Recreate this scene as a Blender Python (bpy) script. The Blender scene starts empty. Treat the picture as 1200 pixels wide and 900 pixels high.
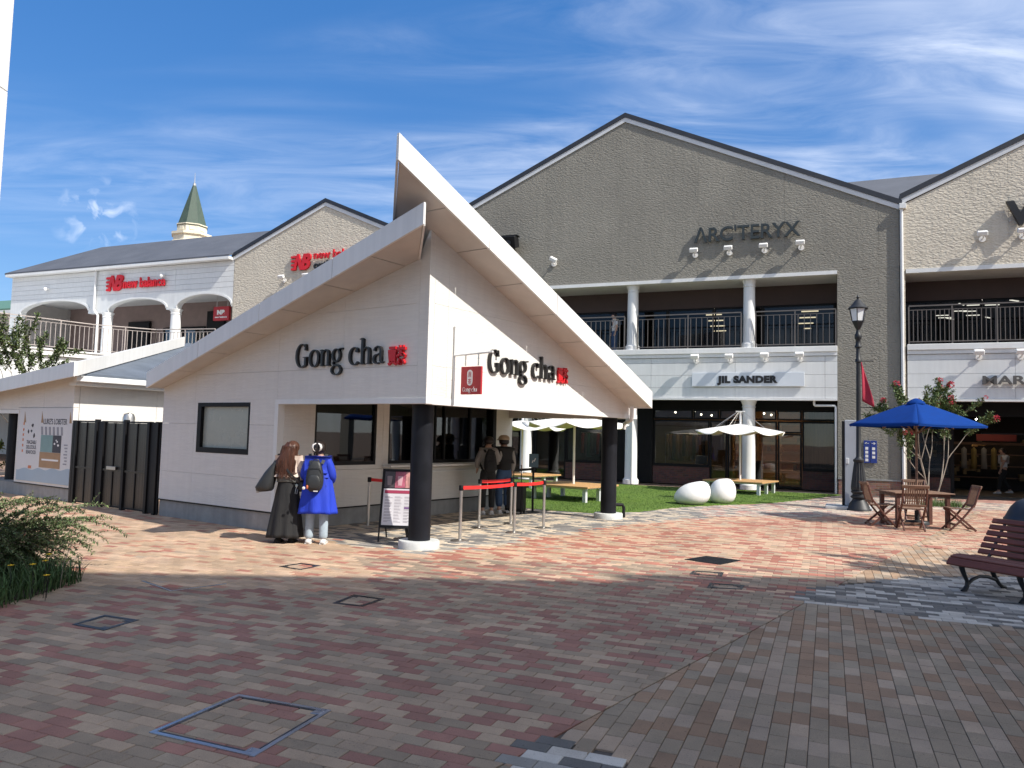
import bpy, bmesh, math, random
from mathutils import Vector, Matrix, noise
R = random.Random(11)
sc = bpy.context.scene
COL = sc.collection
rad = math.radians

# ------------------------------------------------------------------ camera
cam = bpy.data.cameras.new('camera')
cam.sensor_width = 36.0
cam.lens = 897.4 / 1200 * 36.0
cam.clip_start = 0.05
cam.clip_end = 3000
cam_o = bpy.data.objects.new('camera', cam)
COL.objects.link(cam_o)
cx = Vector((0.99968, -0.00169, 0.02522)); cy = Vector((-0.02528, -0.067, 0.99743)); cf = Vector((0, 0.99775, 0.06702))
mw = Matrix((( cx.x, cy.x, -cf.x, 0), (cx.y, cy.y, -cf.y, 0), (cx.z, cy.z, -cf.z, 1.70), (0, 0, 0, 1)))
cam_o.matrix_world = mw
sc.camera = cam_o

# ------------------------------------------------------------------ light
SUN_AZ = rad(125.4)      # compass direction the sun stands in, from +Y towards +X
SUN_EL = rad(45.0)
sl = bpy.data.lights.new('sun', 'SUN')
sl.energy = 4.1
sl.angle = rad(0.53)
sl.color = (1.0, 0.95, 0.87)
so = bpy.data.objects.new('sun', sl)
COL.objects.link(so)
sd = Vector((math.sin(SUN_AZ) * math.cos(SUN_EL), math.cos(SUN_AZ) * math.cos(SUN_EL), math.sin(SUN_EL)))
so.rotation_euler = sd.to_track_quat('Z', 'Y').to_euler()
so.location = sd * 60

world = bpy.data.worlds.new('World')
sc.world = world
world.use_nodes = True
wn = world.node_tree
wn.nodes.clear()
def N(nt, typ, **kw):
    n = nt.nodes.new(typ)
    for k, v in kw.items():
        if k.startswith('i_'):
            n.inputs[k[2:].replace('_', ' ')].default_value = v
        else:
            setattr(n, k, v)
    return n
sky = N(wn, 'ShaderNodeTexSky', sky_type='NISHITA')
sky.sun_disc = False
sky.sun_elevation = SUN_EL
sky.sun_rotation = SUN_AZ
sky.altitude = 0
sky.air_density = 0.85
sky.dust_density = 0.0
sky.ozone_density = 3.5
SKYK, SKYG, SKYS, SKYV, SKYH = 0.15, 0.5, 1.9, 4.5, .514
CR1, CR2, CLX, CLY = -28, 60, 3.5, 0.6
tc = N(wn, 'ShaderNodeTexCoord')
# thin cirrus: a plane of cloud overhead, sampled by view direction
sep = N(wn, 'ShaderNodeSeparateXYZ')
wn.links.new(tc.outputs['Generated'], sep.inputs[0])
zc = N(wn, 'ShaderNodeMath', operation='MAXIMUM'); zc.inputs[1].default_value = 0.05
wn.links.new(sep.outputs['Z'], zc.inputs[0])
za = N(wn, 'ShaderNodeMath', operation='ADD'); za.inputs[1].default_value = 0.10
wn.links.new(zc.outputs[0], za.inputs[0])
dx = N(wn, 'ShaderNodeMath', operation='DIVIDE'); dy = N(wn, 'ShaderNodeMath', operation='DIVIDE')
wn.links.new(sep.outputs['X'], dx.inputs[0]); wn.links.new(za.outputs[0], dx.inputs[1])
wn.links.new(sep.outputs['Y'], dy.inputs[0]); wn.links.new(za.outputs[0], dy.inputs[1])
com = N(wn, 'ShaderNodeCombineXYZ')
wn.links.new(dx.outputs[0], com.inputs[0]); wn.links.new(dy.outputs[0], com.inputs[1])
def cloud_layer(rot, scale, nscale, detail, lo, hi, dist, loc=(0, 0, 0)):
    mp = N(wn, 'ShaderNodeMapping')
    mp.inputs['Rotation'].default_value = (0, 0, rot)
    mp.inputs['Scale'].default_value = scale
    mp.inputs['Location'].default_value = loc
    wn.links.new(com.outputs[0], mp.inputs[0])
    nz = N(wn, 'ShaderNodeTexNoise')
    nz.inputs['Scale'].default_value = nscale; nz.inputs['Detail'].default_value = detail
    nz.inputs['Roughness'].default_value = 0.62; nz.inputs['Distortion'].default_value = dist
    wn.links.new(mp.outputs[0], nz.inputs['Vector'])
    mr = N(wn, 'ShaderNodeMapRange'); mr.interpolation_type = 'SMOOTHSTEP'
    mr.inputs['From Min'].default_value = lo; mr.inputs['From Max'].default_value = hi
    wn.links.new(nz.outputs['Fac'], mr.inputs['Value'])
    return mr
big = cloud_layer(rad(CR1), (0.5, 1.1, 1), 0.75, 4, 0.40, 0.66, 0.4, (CLX, CLY, 0))
fine = cloud_layer(rad(CR2), (0.6, 2.0, 1), 2.6, 10, 0.22, 0.88, 1.0, (1.3, 2.0, 0))
mul = N(wn, 'ShaderNodeMath', operation='MULTIPLY')
wn.links.new(big.outputs[0], mul.inputs[0]); wn.links.new(fine.outputs[0], mul.inputs[1])
# the veil thickens rightwards; its unseen sunward part is added to whiten the fill
dt = N(wn, 'ShaderNodeVectorMath', operation='DOT_PRODUCT'); dt.inputs[1].default_value = (.9, -.6, .6)
wn.links.new(tc.outputs['Generated'], dt.inputs[0])
xs = N(wn, 'ShaderNodeMapRange'); xs.clamp = False
xs.inputs['From Min'].default_value = -0.8; xs.inputs['From Max'].default_value = 0.1
xs.inputs['To Min'].default_value = 0.30; xs.inputs['To Max'].default_value = 1.0
wn.links.new(dt.outputs['Value'], xs.inputs['Value'])
mul2a = N(wn, 'ShaderNodeMath', operation='MULTIPLY')
wn.links.new(mul.outputs[0], mul2a.inputs[0]); wn.links.new(xs.outputs[0], mul2a.inputs[1])
vl = N(wn, 'ShaderNodeMapRange'); vl.inputs['From Min'].default_value = 0.1; vl.inputs['From Max'].default_value = 0.9  # even veil outside the view, added to whiten and brighten the shade
vl.inputs['To Min'].default_value = 0.0; vl.inputs['To Max'].default_value = 0.75
wn.links.new(dt.outputs['Value'], vl.inputs['Value'])
mul2 = N(wn, 'ShaderNodeMath', operation='ADD')
wn.links.new(mul2a.outputs[0], mul2.inputs[0]); wn.links.new(vl.outputs[0], mul2.inputs[1])
mul3 = N(wn, 'ShaderNodeMath', operation='MULTIPLY'); mul3.use_clamp = True; mul3.inputs[1].default_value = 0.68
wn.links.new(mul2.outputs[0], mul3.inputs[0])
# one small torn puff low over the left roofs
nrmv = N(wn, 'ShaderNodeVectorMath', operation='NORMALIZE'); wn.links.new(tc.outputs['Generated'], nrmv.inputs[0])
dst = N(wn, 'ShaderNodeVectorMath', operation='DISTANCE'); dst.inputs[1].default_value = (-.472, .850, .233); wn.links.new(nrmv.outputs[0], dst.inputs[0])
pm = N(wn, 'ShaderNodeMapRange'); pm.inputs['To Max'].default_value = .6; pm.inputs['From Min'].default_value = .052; pm.inputs['From Max'].default_value = .01; wn.links.new(dst.outputs['Value'], pm.inputs['Value'])
pn_ = N(wn, 'ShaderNodeTexNoise'); pn_.inputs['Scale'].default_value = 42; pn_.inputs['Detail'].default_value = 6; pn_.inputs['Distortion'].default_value = .6; wn.links.new(nrmv.outputs[0], pn_.inputs['Vector'])
pr = N(wn, 'ShaderNodeMapRange'); pr.inputs['From Min'].default_value = .48; pr.inputs['From Max'].default_value = .72; wn.links.new(pn_.outputs['Fac'], pr.inputs['Value'])
pq = N(wn, 'ShaderNodeMath', operation='MULTIPLY'); wn.links.new(pm.outputs[0], pq.inputs[0]); wn.links.new(pr.outputs[0], pq.inputs[1])
pmax = N(wn, 'ShaderNodeMath', operation='MAXIMUM'); wn.links.new(mul3.outputs[0], pmax.inputs[0]); wn.links.new(pq.outputs[0], pmax.inputs[1])
mixc = N(wn, 'ShaderNodeMixRGB'); mixc.inputs['Color2'].default_value = (7.6, 7.8, 8.1, 1)
SKYC = wn.nodes.new('ShaderNodeHueSaturation'); SKYC.inputs['Hue'].default_value = SKYH; SKYC.inputs['Saturation'].default_value = SKYS; SKYC.inputs['Value'].default_value = SKYV
# compress the range between zenith and horizon the way the photograph's exposure does
skm = N(wn, 'ShaderNodeVectorMath', operation='SCALE'); skm.inputs['Scale'].default_value = SKYK
skg = N(wn, 'ShaderNodeGamma'); skg.inputs['Gamma'].default_value = SKYG
wn.links.new(sky.outputs[0], skm.inputs[0]); wn.links.new(skm.outputs[0], skg.inputs['Color'])
wn.links.new(skg.outputs[0], SKYC.inputs['Color'])
wn.links.new(SKYC.outputs[0], mixc.inputs['Color1'])
wn.links.new(pmax.outputs[0], mixc.inputs['Fac'])
bg = N(wn, 'ShaderNodeBackground'); bg.inputs['Strength'].default_value = 0.135
wo = N(wn, 'ShaderNodeOutputWorld')
wn.links.new(mixc.outputs[0], bg.inputs[0]); wn.links.new(bg.outputs[0], wo.inputs[0])

sc.view_settings.view_transform = 'Standard'
sc.view_settings.look = 'None'
sc.view_settings.exposure = 0.58
sc.view_settings.gamma = 1.0
sc.render.engine = 'CYCLES'
sc.cycles.max_bounces = 6
sc.cycles.transparent_max_bounces = 12
sc.cycles.caustics_reflective = False
sc.cycles.caustics_refractive = False

# ------------------------------------------------------------------ helpers
def frame(o, x, y):
    x = Vector(x).normalized(); y = Vector(y).normalized(); z = x.cross(y)
    return Matrix(((x.x, y.x, z.x, o[0]), (x.y, y.y, z.y, o[1]), (x.z, y.z, z.z, o[2]), (0, 0, 0, 1)))
KF = frame((-1.326, 11.532, 0), (0.57687, 0.81684, 0), (-0.81684, 0.57687, 0))     # kiosk axes
AF = frame((11.1749, 26.21166, 0), (0.9239, -0.38263, 0), (0.38263, 0.9239, 0))    # long building axes
def at(x, y, z=0, az=0):
    """frame whose local +y points to compass azimuth az (degrees)"""
    return Matrix.Translation((x, y, z)) @ Matrix.Rotation(-rad(az), 4, 'Z')
def kw(u, v, z=0): return KF @ Vector((u, v, z))
def aw(a, b, z=0): return AF @ Vector((a, b, z))
ID = Matrix.Identity(4)

class MB:
    def __init__(s): s.v = []; s.f = []; s.c = []
    def add(s, v, f, col=None):
        n = len(s.v); s.v += [tuple(p) for p in v]; s.f += [tuple(i + n for i in q) for q in f]
        if col is not None: s.c += [col] * len(v)
        return s
    def box(s, x0, y0, z0, x1, y1, z1, bev=0.0, col=None):
        if x0 > x1: x0, x1 = x1, x0
        if y0 > y1: y0, y1 = y1, y0
        if z0 > z1: z0, z1 = z1, z0
        if bev <= 0:
            v = [(x0, y0, z0), (x1, y0, z0), (x1, y1, z0), (x0, y1, z0), (x0, y0, z1), (x1, y0, z1), (x1, y1, z1), (x0, y1, z1)]
            f = [(0, 3, 2, 1), (4, 5, 6, 7), (0, 1, 5, 4), (1, 2, 6, 5), (2, 3, 7, 6), (3, 0, 4, 7)]
            return s.add(v, f, col)
        b = min(bev, (x1 - x0) * .45, (y1 - y0) * .45, (z1 - z0) * .45)
        X = (x0, x1); Y = (y0, y1); Z = (z0, z1); v = []; idx = {}
        for i in (0, 1):
            for j in (0, 1):
                for k in (0, 1):
                    sx, sy, sz = (b if i == 0 else -b), (b if j == 0 else -b), (b if k == 0 else -b)
                    idx[i, j, k, 'x'] = len(v); v.append((X[i], Y[j] + sy, Z[k] + sz))
                    idx[i, j, k, 'y'] = len(v); v.append((X[i] + sx, Y[j], Z[k] + sz))
                    idx[i, j, k, 'z'] = len(v); v.append((X[i] + sx, Y[j] + sy, Z[k]))
        f = []
        g = lambda i, j, k, a: idx[i, j, k, a]
        for i in (0, 1):
            q = (g(i, 0, 0, 'x'), g(i, 1, 0, 'x'), g(i, 1, 1, 'x'), g(i, 0, 1, 'x')); f.append(q if i else q[::-1])
            q = (g(0, i, 0, 'y'), g(0, i, 1, 'y'), g(1, i, 1, 'y'), g(1, i, 0, 'y')); f.append(q if i else q[::-1])
            q = (g(0, 0, i, 'z'), g(1, 0, i, 'z'), g(1, 1, i, 'z'), g(0, 1, i, 'z')); f.append(q if i else q[::-1])
        for i in (0, 1):
            for j in (0, 1):
                q = (g(i, j, 0, 'x'), g(i, j, 1, 'x'), g(i, j, 1, 'y'), g(i, j, 0, 'y')); f.append(q if i != j else q[::-1])
                q = (g(i, 0, j, 'x'), g(i, 1, j, 'x'), g(i, 1, j, 'z'), g(i, 0, j, 'z')); f.append(q if i == j else q[::-1])
                q = (g(0, i, j, 'y'), g(1, i, j, 'y'), g(1, i, j, 'z'), g(0, i, j, 'z')); f.append(q if i != j else q[::-1])
        for i in (0, 1):
            for j in (0, 1):
                for k in (0, 1):
                    q = (g(i, j, k, 'x'), g(i, j, k, 'y'), g(i, j, k, 'z')); f.append(q if (i + j + k) % 2 else q[::-1])
        return s.add(v, f, col)
    def obox(s, c, ax, ay, az, hx, hy, hz, bev=0):
        t = MB().box(-hx, -hy, -hz, hx, hy, hz, bev)
        c = Vector(c); ax = Vector(ax).normalized(); ay = Vector(ay).normalized(); az = Vector(az).normalized()
        return s.add([c + ax * p[0] + ay * p[1] + az * p[2] for p in t.v], t.f)
    def bar(s, p, q, w, h, up=(0, 0, 1), bev=0):
        p = Vector(p); q = Vector(q); d = q - p; L = d.length; d.normalize(); up = Vector(up)
        sd_ = d.cross(up)
        if sd_.length < 1e-4: sd_ = d.cross(Vector((1, 0, 0)))
        sd_.normalize(); u2 = sd_.cross(d)
        return s.obox((p + q) / 2, d, sd_, u2, L / 2, w / 2, h / 2, bev)
    def prism(s, poly, h):
        n = len(poly); h = Vector(h); a = [Vector(p) for p in poly]
        nrm = Vector()
        for i in range(n):
            nrm += a[i].cross(a[(i + 1) % n])
        flip = nrm.dot(h) < 0
        if flip: a = a[::-1]
        v = a + [p + h for p in a]
        f = [tuple(range(n))[::-1], tuple(range(n, 2 * n))] + [(i, (i + 1) % n, n + (i + 1) % n, n + i) for i in range(n)]
        return s.add(v, f)
    def tube(s, pts, r, n=8, cap=True, flat=1.0):
        pts = [Vector(p) for p in pts]; m = len(pts)
        rr = r if isinstance(r, (list, tuple)) else [r] * m
        v = []; f = []; ref = None
        for i in range(m):
            d = (pts[min(i + 1, m - 1)] - pts[max(i - 1, 0)])
            if d.length < 1e-9: d = Vector((0, 0, 1))
            d.normalize()
            if ref is None:
                ref = Vector((0, 0, 1)) if abs(d.z) < .9 else Vector((1, 0, 0))
            a = d.cross(ref)
            if a.length < 1e-6: a = d.orthogonal()
            a.normalize(); b = d.cross(a); ref = -b if ref.dot(b) < 0 else b
            b = ref - d * ref.dot(d); b.normalize(); a = b.cross(d)
            for k in range(n):
                t = 2 * math.pi * k / n
                v.append(pts[i] + a * math.cos(t) * rr[i] + b * math.sin(t) * rr[i] * flat)
        for i in range(m - 1):
            for k in range(n):
                k2 = (k + 1) % n
                f.append((i * n + k, (i + 1) * n + k, (i + 1) * n + k2, i * n + k2))
        if cap:
            f.append(tuple(range(n))); f.append(tuple(range((m - 1) * n, m * n))[::-1])
        return s.add(v, f)
    def lathe(s, prof, n=24, c=(0, 0, 0), sx=1, sy=1):
        v = []; f = []; m = len(prof)
        for r, z in prof:
            for k in range(n):
                t = 2 * math.pi * k / n
                v.append((c[0] + r * sx * math.cos(t), c[1] + r * sy * math.sin(t), c[2] + z))
        for i in range(m - 1):
            for k in range(n):
                k2 = (k + 1) % n
                f.append((i * n + k, i * n + k2, (i + 1) * n + k2, (i + 1) * n + k))
        if prof[0][0] > 1e-5: f.append(tuple(range(n))[::-1])
        if prof[-1][0] > 1e-5: f.append(tuple(range((m - 1) * n, m * n)))
        return s.add(v, f)
    def loft(s, rings, cap=True):
        n = len(rings[0]); m = len(rings); v = [p for r in rings for p in r]; f = []
        for i in range(m - 1):
            for k in range(n):
                k2 = (k + 1) % n
                f.append((i * n + k, i * n + k2, (i + 1) * n + k2, (i + 1) * n + k))
        if cap:
            f.append(tuple(range(n))[::-1]); f.append(tuple(range((m - 1) * n, m * n)))
        return s.add(v, f)
    def ball(s, c, rx, ry=None, rz=None, n=12, m=8):
        ry = ry or rx; rz = rz or rx
        prof = [(math.sin(math.pi * i / m), -math.cos(math.pi * i / m)) for i in range(m + 1)]
        prof[0] = (1e-6, -1); prof[-1] = (1e-6, 1)
        t = MB().lathe(prof, n)
        return s.add([(c[0] + p[0] * rx, c[1] + p[1] * ry, c[2] + p[2] * rz) for p in t.v], t.f)
    def xform(s, M):
        s.v = [tuple(M @ Vector(p)) for p in s.v]; return s
    def mesh(s, name, mat, smooth=None):
        me = bpy.data.meshes.new(name)
        me.from_pydata(s.v, [], s.f)
        if mat: me.materials.append(mat)
        if s.c:
            ca = me.color_attributes.new('tone', 'FLOAT_COLOR', 'POINT')
            ca.data.foreach_set('color', [x for c in s.c for x in (c[0], c[1], c[2], 1.0)])
        if smooth is not None:
            me.polygons.foreach_set('use_smooth', [True] * len(me.polygons))
            if smooth < 180: me.set_sharp_from_angle(angle=rad(smooth))
        me.update()
        return me
    def build(s, name, mat, parent=None, fr=None, smooth=None):
        return link(name, s.mesh(name, mat, smooth), parent, fr)

def link(name, me, parent=None, fr=None):
    o = bpy.data.objects.new(name, me); COL.objects.link(o)
    if parent is not None: o.parent = parent
    if fr is not None:
        if parent is None: o.matrix_world = fr
        else: o.matrix_local = fr
    return o
def tag(o, label=None, cat=None, group=None, kind=None):
    if label: o['label'] = label
    if cat: o['category'] = cat
    if group: o['group'] = group
    if kind: o['kind'] = kind
    return o
def thing(name, label, cat, fr=ID, group=None):
    o = bpy.data.objects.new(name, None); o.empty_display_size = .2
    COL.objects.link(o); o.matrix_world = fr
    return tag(o, label, cat, group)
def kids(o): return [c for c in list(COL.objects) if c.parent == o]
CH = {}
def dup(root, fr, label, group=None, _par=None):
    c = root.copy(); COL.objects.link(c)
    if _par is None:
        c.matrix_world = fr; c['label'] = label
        if group: c['group'] = group
    else:
        c.parent = _par
    for ch in root.children: dup(ch, None, None, None, c)
    return c

# ------------------------------------------------------------------ materials
def mat(name, col, rough=.6, metal=0, nscale=2.5, namt=.1, stretch=(1, 1, 1), bscale=0, bstr=.3, bdist=.01, bstretch=None, btype='noise', spec=.5, fine=0.0, attr=None, sheen=0, alpha=None, coat=0, streak=0.0, trans=0, stain=False):
    m = bpy.data.materials.new(name); m.use_nodes = True
    nt = m.node_tree; b = nt.nodes['Principled BSDF']
    b.inputs['Roughness'].default_value = rough; b.inputs['Metallic'].default_value = metal
    b.inputs['Specular IOR Level'].default_value = spec
    if coat: b.inputs['Coat Weight'].default_value = coat
    if sheen: b.inputs['Sheen Weight'].default_value = sheen
    L = nt.links.new
    tcn = N(nt, 'ShaderNodeTexCoord'); oi = N(nt, 'ShaderNodeObjectInfo')
    add = N(nt, 'ShaderNodeVectorMath', operation='MULTIPLY_ADD')
    add.inputs[1].default_value = (1, 1, 1)
    L(tcn.outputs['Object'], add.inputs[0])
    rv = N(nt, 'ShaderNodeVectorMath', operation='SCALE'); rv.inputs[0].default_value = (7.3, 3.1, 5.7)
    L(oi.outputs['Random'], rv.inputs['Scale']); L(rv.outputs[0], add.inputs[2])
    mp = N(nt, 'ShaderNodeMapping'); mp.inputs['Scale'].default_value = stretch
    L(add.outputs[0], mp.inputs[0])
    nz = N(nt, 'ShaderNodeTexNoise'); nz.inputs['Scale'].default_value = nscale; nz.inputs['Detail'].default_value = 5; nz.inputs['Roughness'].default_value = .6
    L(mp.outputs[0], nz.inputs['Vector'])
    mr = N(nt, 'ShaderNodeMapRange'); mr.inputs['From Min'].default_value = .3; mr.inputs['From Max'].default_value = .7
    mr.inputs['To Min'].default_value = 1 - namt; mr.inputs['To Max'].default_value = 1 + namt
    L(nz.outputs['Fac'], mr.inputs['Value'])
    fac = mr.outputs[0]
    if fine:
        n2 = N(nt, 'ShaderNodeTexNoise'); n2.inputs['Scale'].default_value = 220; n2.inputs['Detail'].default_value = 2
        L(add.outputs[0], n2.inputs['Vector'])
        m2 = N(nt, 'ShaderNodeMapRange'); m2.inputs['From Min'].default_value = .3; m2.inputs['From Max'].default_value = .7
        m2.inputs['To Min'].default_value = 1 - fine; m2.inputs['To Max'].default_value = 1 + fine
        L(n2.outputs['Fac'], m2.inputs['Value'])
        mm = N(nt, 'ShaderNodeMath', operation='MULTIPLY'); L(fac, mm.inputs[0]); L(m2.outputs[0], mm.inputs[1]); fac = mm.outputs[0]
    if streak:
        mp3 = N(nt, 'ShaderNodeMapping'); mp3.inputs['Scale'].default_value = (9, 9, .35); L(add.outputs[0], mp3.inputs[0])
        n3 = N(nt, 'ShaderNodeTexNoise'); n3.inputs['Scale'].default_value = 1; n3.inputs['Detail'].default_value = 4
        L(mp3.outputs[0], n3.inputs['Vector'])
        m3 = N(nt, 'ShaderNodeMapRange'); m3.inputs['From Min'].default_value = .35; m3.inputs['From Max'].default_value = .75
        m3.inputs['To Min'].default_value = 1; m3.inputs['To Max'].default_value = 1 - streak
        L(n3.outputs['Fac'], m3.inputs['Value'])
        mm = N(nt, 'ShaderNodeMath', operation='MULTIPLY'); L(fac, mm.inputs[0]); L(m3.outputs[0], mm.inputs[1]); fac = mm.outputs[0]
    if stain:   # walked-on dirt: broad blotches, worn paths and small dark spots, laid in world space so they run across pavers
        ge = N(nt, 'ShaderNodeNewGeometry')
        for ns, lo, hi, t0, t1, det in ((.55, .30, .70, .80, 1.10, 6), (2.6, .35, .75, 1.06, .86, 5), (38.0, .70, .74, 1.0, .62, 1)):
            n5 = N(nt, 'ShaderNodeTexNoise'); n5.inputs['Scale'].default_value = ns; n5.inputs['Detail'].default_value = det
            L(ge.outputs['Position'], n5.inputs['Vector'])
            m5 = N(nt, 'ShaderNodeMapRange'); m5.inputs['From Min'].default_value = lo; m5.inputs['From Max'].default_value = hi
            m5.inputs['To Min'].default_value = t0; m5.inputs['To Max'].default_value = t1
            L(n5.outputs['Fac'], m5.inputs['Value'])
            mm = N(nt, 'ShaderNodeMath', operation='MULTIPLY'); L(fac, mm.inputs[0]); L(m5.outputs[0], mm.inputs[1]); fac = mm.outputs[0]
    sc_ = N(nt, 'ShaderNodeVectorMath', operation='SCALE')
    if attr:
        at_ = N(nt, 'ShaderNodeVertexColor'); at_.layer_name = attr; L(at_.outputs[0], sc_.inputs[0])
    else:
        sc_.inputs[0].default_value = col[:3]
    L(fac, sc_.inputs['Scale']); L(sc_.outputs[0], b.inputs['Base Color'])
    # roughness breakup
    m4 = N(nt, 'ShaderNodeMapRange'); m4.inputs['To Min'].default_value = max(.02, rough - .1); m4.inputs['To Max'].default_value = min(1, rough + .12)
    L(nz.outputs['Fac'], m4.inputs['Value']); L(m4.outputs[0], b.inputs['Roughness'])
    if bscale:
        mb = N(nt, 'ShaderNodeMapping'); mb.inputs['Scale'].default_value = bstretch or (1, 1, 1)
        L(add.outputs[0] if btype != 'split' else tcn.outputs['Object'], mb.inputs[0])
        if btype == 'split':
            vo = N(nt, 'ShaderNodeTexVoronoi'); vo.inputs['Scale'].default_value = bscale; vo.feature = 'F1'
            nd = N(nt, 'ShaderNodeTexNoise'); nd.inputs['Scale'].default_value = bscale * .8; nd.inputs['Detail'].default_value = 3
            L(mb.outputs[0], nd.inputs['Vector'])
            ml = N(nt, 'ShaderNodeVectorMath', operation='MULTIPLY_ADD'); ml.inputs[1].default_value = (.25, .25, .25)
            L(nd.outputs['Color'], ml.inputs[0]); L(mb.outputs[0], ml.inputs[2]); L(ml.outputs[0], vo.inputs['Vector'])
            sb = N(nt, 'ShaderNodeMath', operation='SUBTRACT'); L(nd.outputs['Fac'], sb.inputs[0]); L(vo.outputs['Distance'], sb.inputs[1])
            src = sb.outputs[0]
        else:
            nb = N(nt, 'ShaderNodeTexNoise'); nb.inputs['Scale'].default_value = bscale; nb.inputs['Detail'].default_value = 5
            L(mb.outputs[0], nb.inputs['Vector']); src = nb.outputs['Fac']
        bp = N(nt, 'ShaderNodeBump'); bp.inputs['Strength'].default_value = bstr; bp.inputs['Distance'].default_value = bdist
        L(src, bp.inputs['Height']); L(bp.outputs[0], b.inputs['Normal'])
    return m

def mat_brick(name, c1, c2, mortar, w=.21, h=.07, rough=.85, bump=.6, axes=None, squash=None):
    m = bpy.data.materials.new(name); m.use_nodes = True; nt = m.node_tree; b = nt.nodes['Principled BSDF']; L = nt.links.new
    b.inputs['Roughness'].default_value = rough
    t = N(nt, 'ShaderNodeTexCoord'); mp = N(nt, 'ShaderNodeMapping')
    if axes == 'xz': mp.inputs['Rotation'].default_value = (rad(-90), 0, 0)
    L(t.outputs['Object'], mp.inputs[0])
    br = N(nt, 'ShaderNodeTexBrick')
    br.inputs['Scale'].default_value = 1; br.inputs['Brick Width'].default_value = w; br.inputs['Row Height'].default_value = h
    br.inputs['Mortar Size'].default_value = .006; br.inputs['Color1'].default_value = (*c1, 1); br.inputs['Color2'].default_value = (*c2, 1); br.inputs['Mortar'].default_value = (*mortar, 1)
    L(mp.outputs[0], br.inputs['Vector'])
    nz = N(nt, 'ShaderNodeTexNoise'); nz.inputs['Scale'].default_value = 9; L(t.outputs['Object'], nz.inputs['Vector'])
    mx = N(nt, 'ShaderNodeMixRGB', blend_type='MULTIPLY'); mx.inputs['Fac'].default_value = .5
    L(br.outputs['Color'], mx.inputs['Color1']); L(nz.outputs['Color'], mx.inputs['Color2'])
    L(mx.outputs[0], b.inputs['Base Color'])
    bp = N(nt, 'ShaderNodeBump'); bp.inputs['Strength'].default_value = bump; bp.inputs['Distance'].default_value = .006; bp.invert = True
    L(br.outputs['Fac'], bp.inputs['Height']); L(bp.outputs[0], b.inputs['Normal'])
    return m

def mat_glass(name, tint=(.7, .74, .74), refl=1.0, base=.04):
    m = bpy.data.materials.new(name); m.use_nodes = True; nt = m.node_tree; nt.nodes.clear(); L = nt.links.new
    out = N(nt, 'ShaderNodeOutputMaterial'); tr = N(nt, 'ShaderNodeBsdfTransparent'); gl = N(nt, 'ShaderNodeBsdfGlossy')
    tr.inputs[0].default_value = (*tint, 1); gl.inputs['Roughness'].default_value = .015; gl.inputs[0].default_value = (.95, .97, 1, 1)
    t = N(nt, 'ShaderNodeTexCoord'); nz = N(nt, 'ShaderNodeTexNoise'); nz.inputs['Scale'].default_value = .9; nz.inputs['Detail'].default_value = 1
    L(t.outputs['Object'], nz.inputs['Vector'])
    bp = N(nt, 'ShaderNodeBump'); bp.inputs['Strength'].default_value = .06; bp.inputs['Distance'].default_value = .02
    L(nz.outputs['Fac'], bp.inputs['Height']); L(bp.outputs[0], gl.inputs['Normal'])
    fr = N(nt, 'ShaderNodeFresnel'); fr.inputs['IOR'].default_value = 1.5
    ma = N(nt, 'ShaderNodeMath', operation='MULTIPLY_ADD'); ma.inputs[1].default_value = refl; ma.inputs[2].default_value = base; ma.use_clamp = True
    L(fr.outputs[0], ma.inputs[0])
    mx = N(nt, 'ShaderNodeMixShader'); L(ma.outputs[0], mx.inputs[0]); L(tr.outputs[0], mx.inputs[1]); L(gl.outputs[0], mx.inputs[2])
    L(mx.outputs[0], out.inputs[0])
    return m
def mat_emit(name, col, s):
    m = bpy.data.materials.new(name); m.use_nodes = True; nt = m.node_tree; nt.nodes.clear()
    e = N(nt, 'ShaderNodeEmission'); e.inputs[0].default_value = (*col, 1); e.inputs[1].default_value = s
    o = N(nt, 'ShaderNodeOutputMaterial'); nt.links.new(e.outputs[0], o.inputs[0]); return m

mSIDING = mat('kiosk siding', (.70, .68, .64), .75, nscale=2.2, namt=.045, stretch=(1.2, 1.2, 16), bscale=7, bstr=.5, bdist=.012, bstretch=(1.6, 1.6, 13), streak=.045)
mTRIM = mat('white trim', (.74, .74, .72), .45, namt=.04, streak=.05)
mFASCIA = mat('fascia metal', (.77, .76, .735), .42, nscale=.8, namt=.05, streak=.10)
mSOFFIT = mat('soffit board', (.60, .56, .515), .7, namt=.07)
mCONC = mat('foundation concrete', (.30, .30, .29), .9, nscale=3, namt=.16, bscale=30, bstr=.25, streak=.15)
mCONCL = mat('column base concrete', (.55, .56, .54), .9, nscale=5, namt=.14, bscale=40, bstr=.3)
mBLACK = mat('black paint', (.008, .008, .009), .5, namt=.3, spec=.25)
mBLACKCOL = mat('black column paint', (.007, .008, .012), .5, namt=.35, nscale=4, streak=.2, spec=.25)
mFRAME = mat('black window frame', (.006, .006, .007), .5, namt=.2, spec=.22)
mGLASSD = mat_glass('kiosk window glass', (.20, .21, .21), .9, .02)
mGLASSU = mat_glass('upper shop glass', (.42, .43, .43), .4, .01)
mGLASSF = mat('frosted glass', (.34, .36, .32), .25, namt=.05)
mGLASS = mat_glass('shop glass', (.62, .63, .62), .9, .01)
mTAUPE = mat('split face taupe', (.25, .235, .20), .9, nscale=.35, namt=.12, streak=.10, bscale=10.5, bstr=.7, bdist=.028, bstretch=(1, 1, 2.3), btype='split')
mBEIGE = mat('split face beige', (.60, .54, .44), .9, nscale=.35, namt=.10, streak=.10, bscale=8.5, bstr=.65, bdist=.028, bstretch=(1, 1, 2.1), btype='split')
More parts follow.
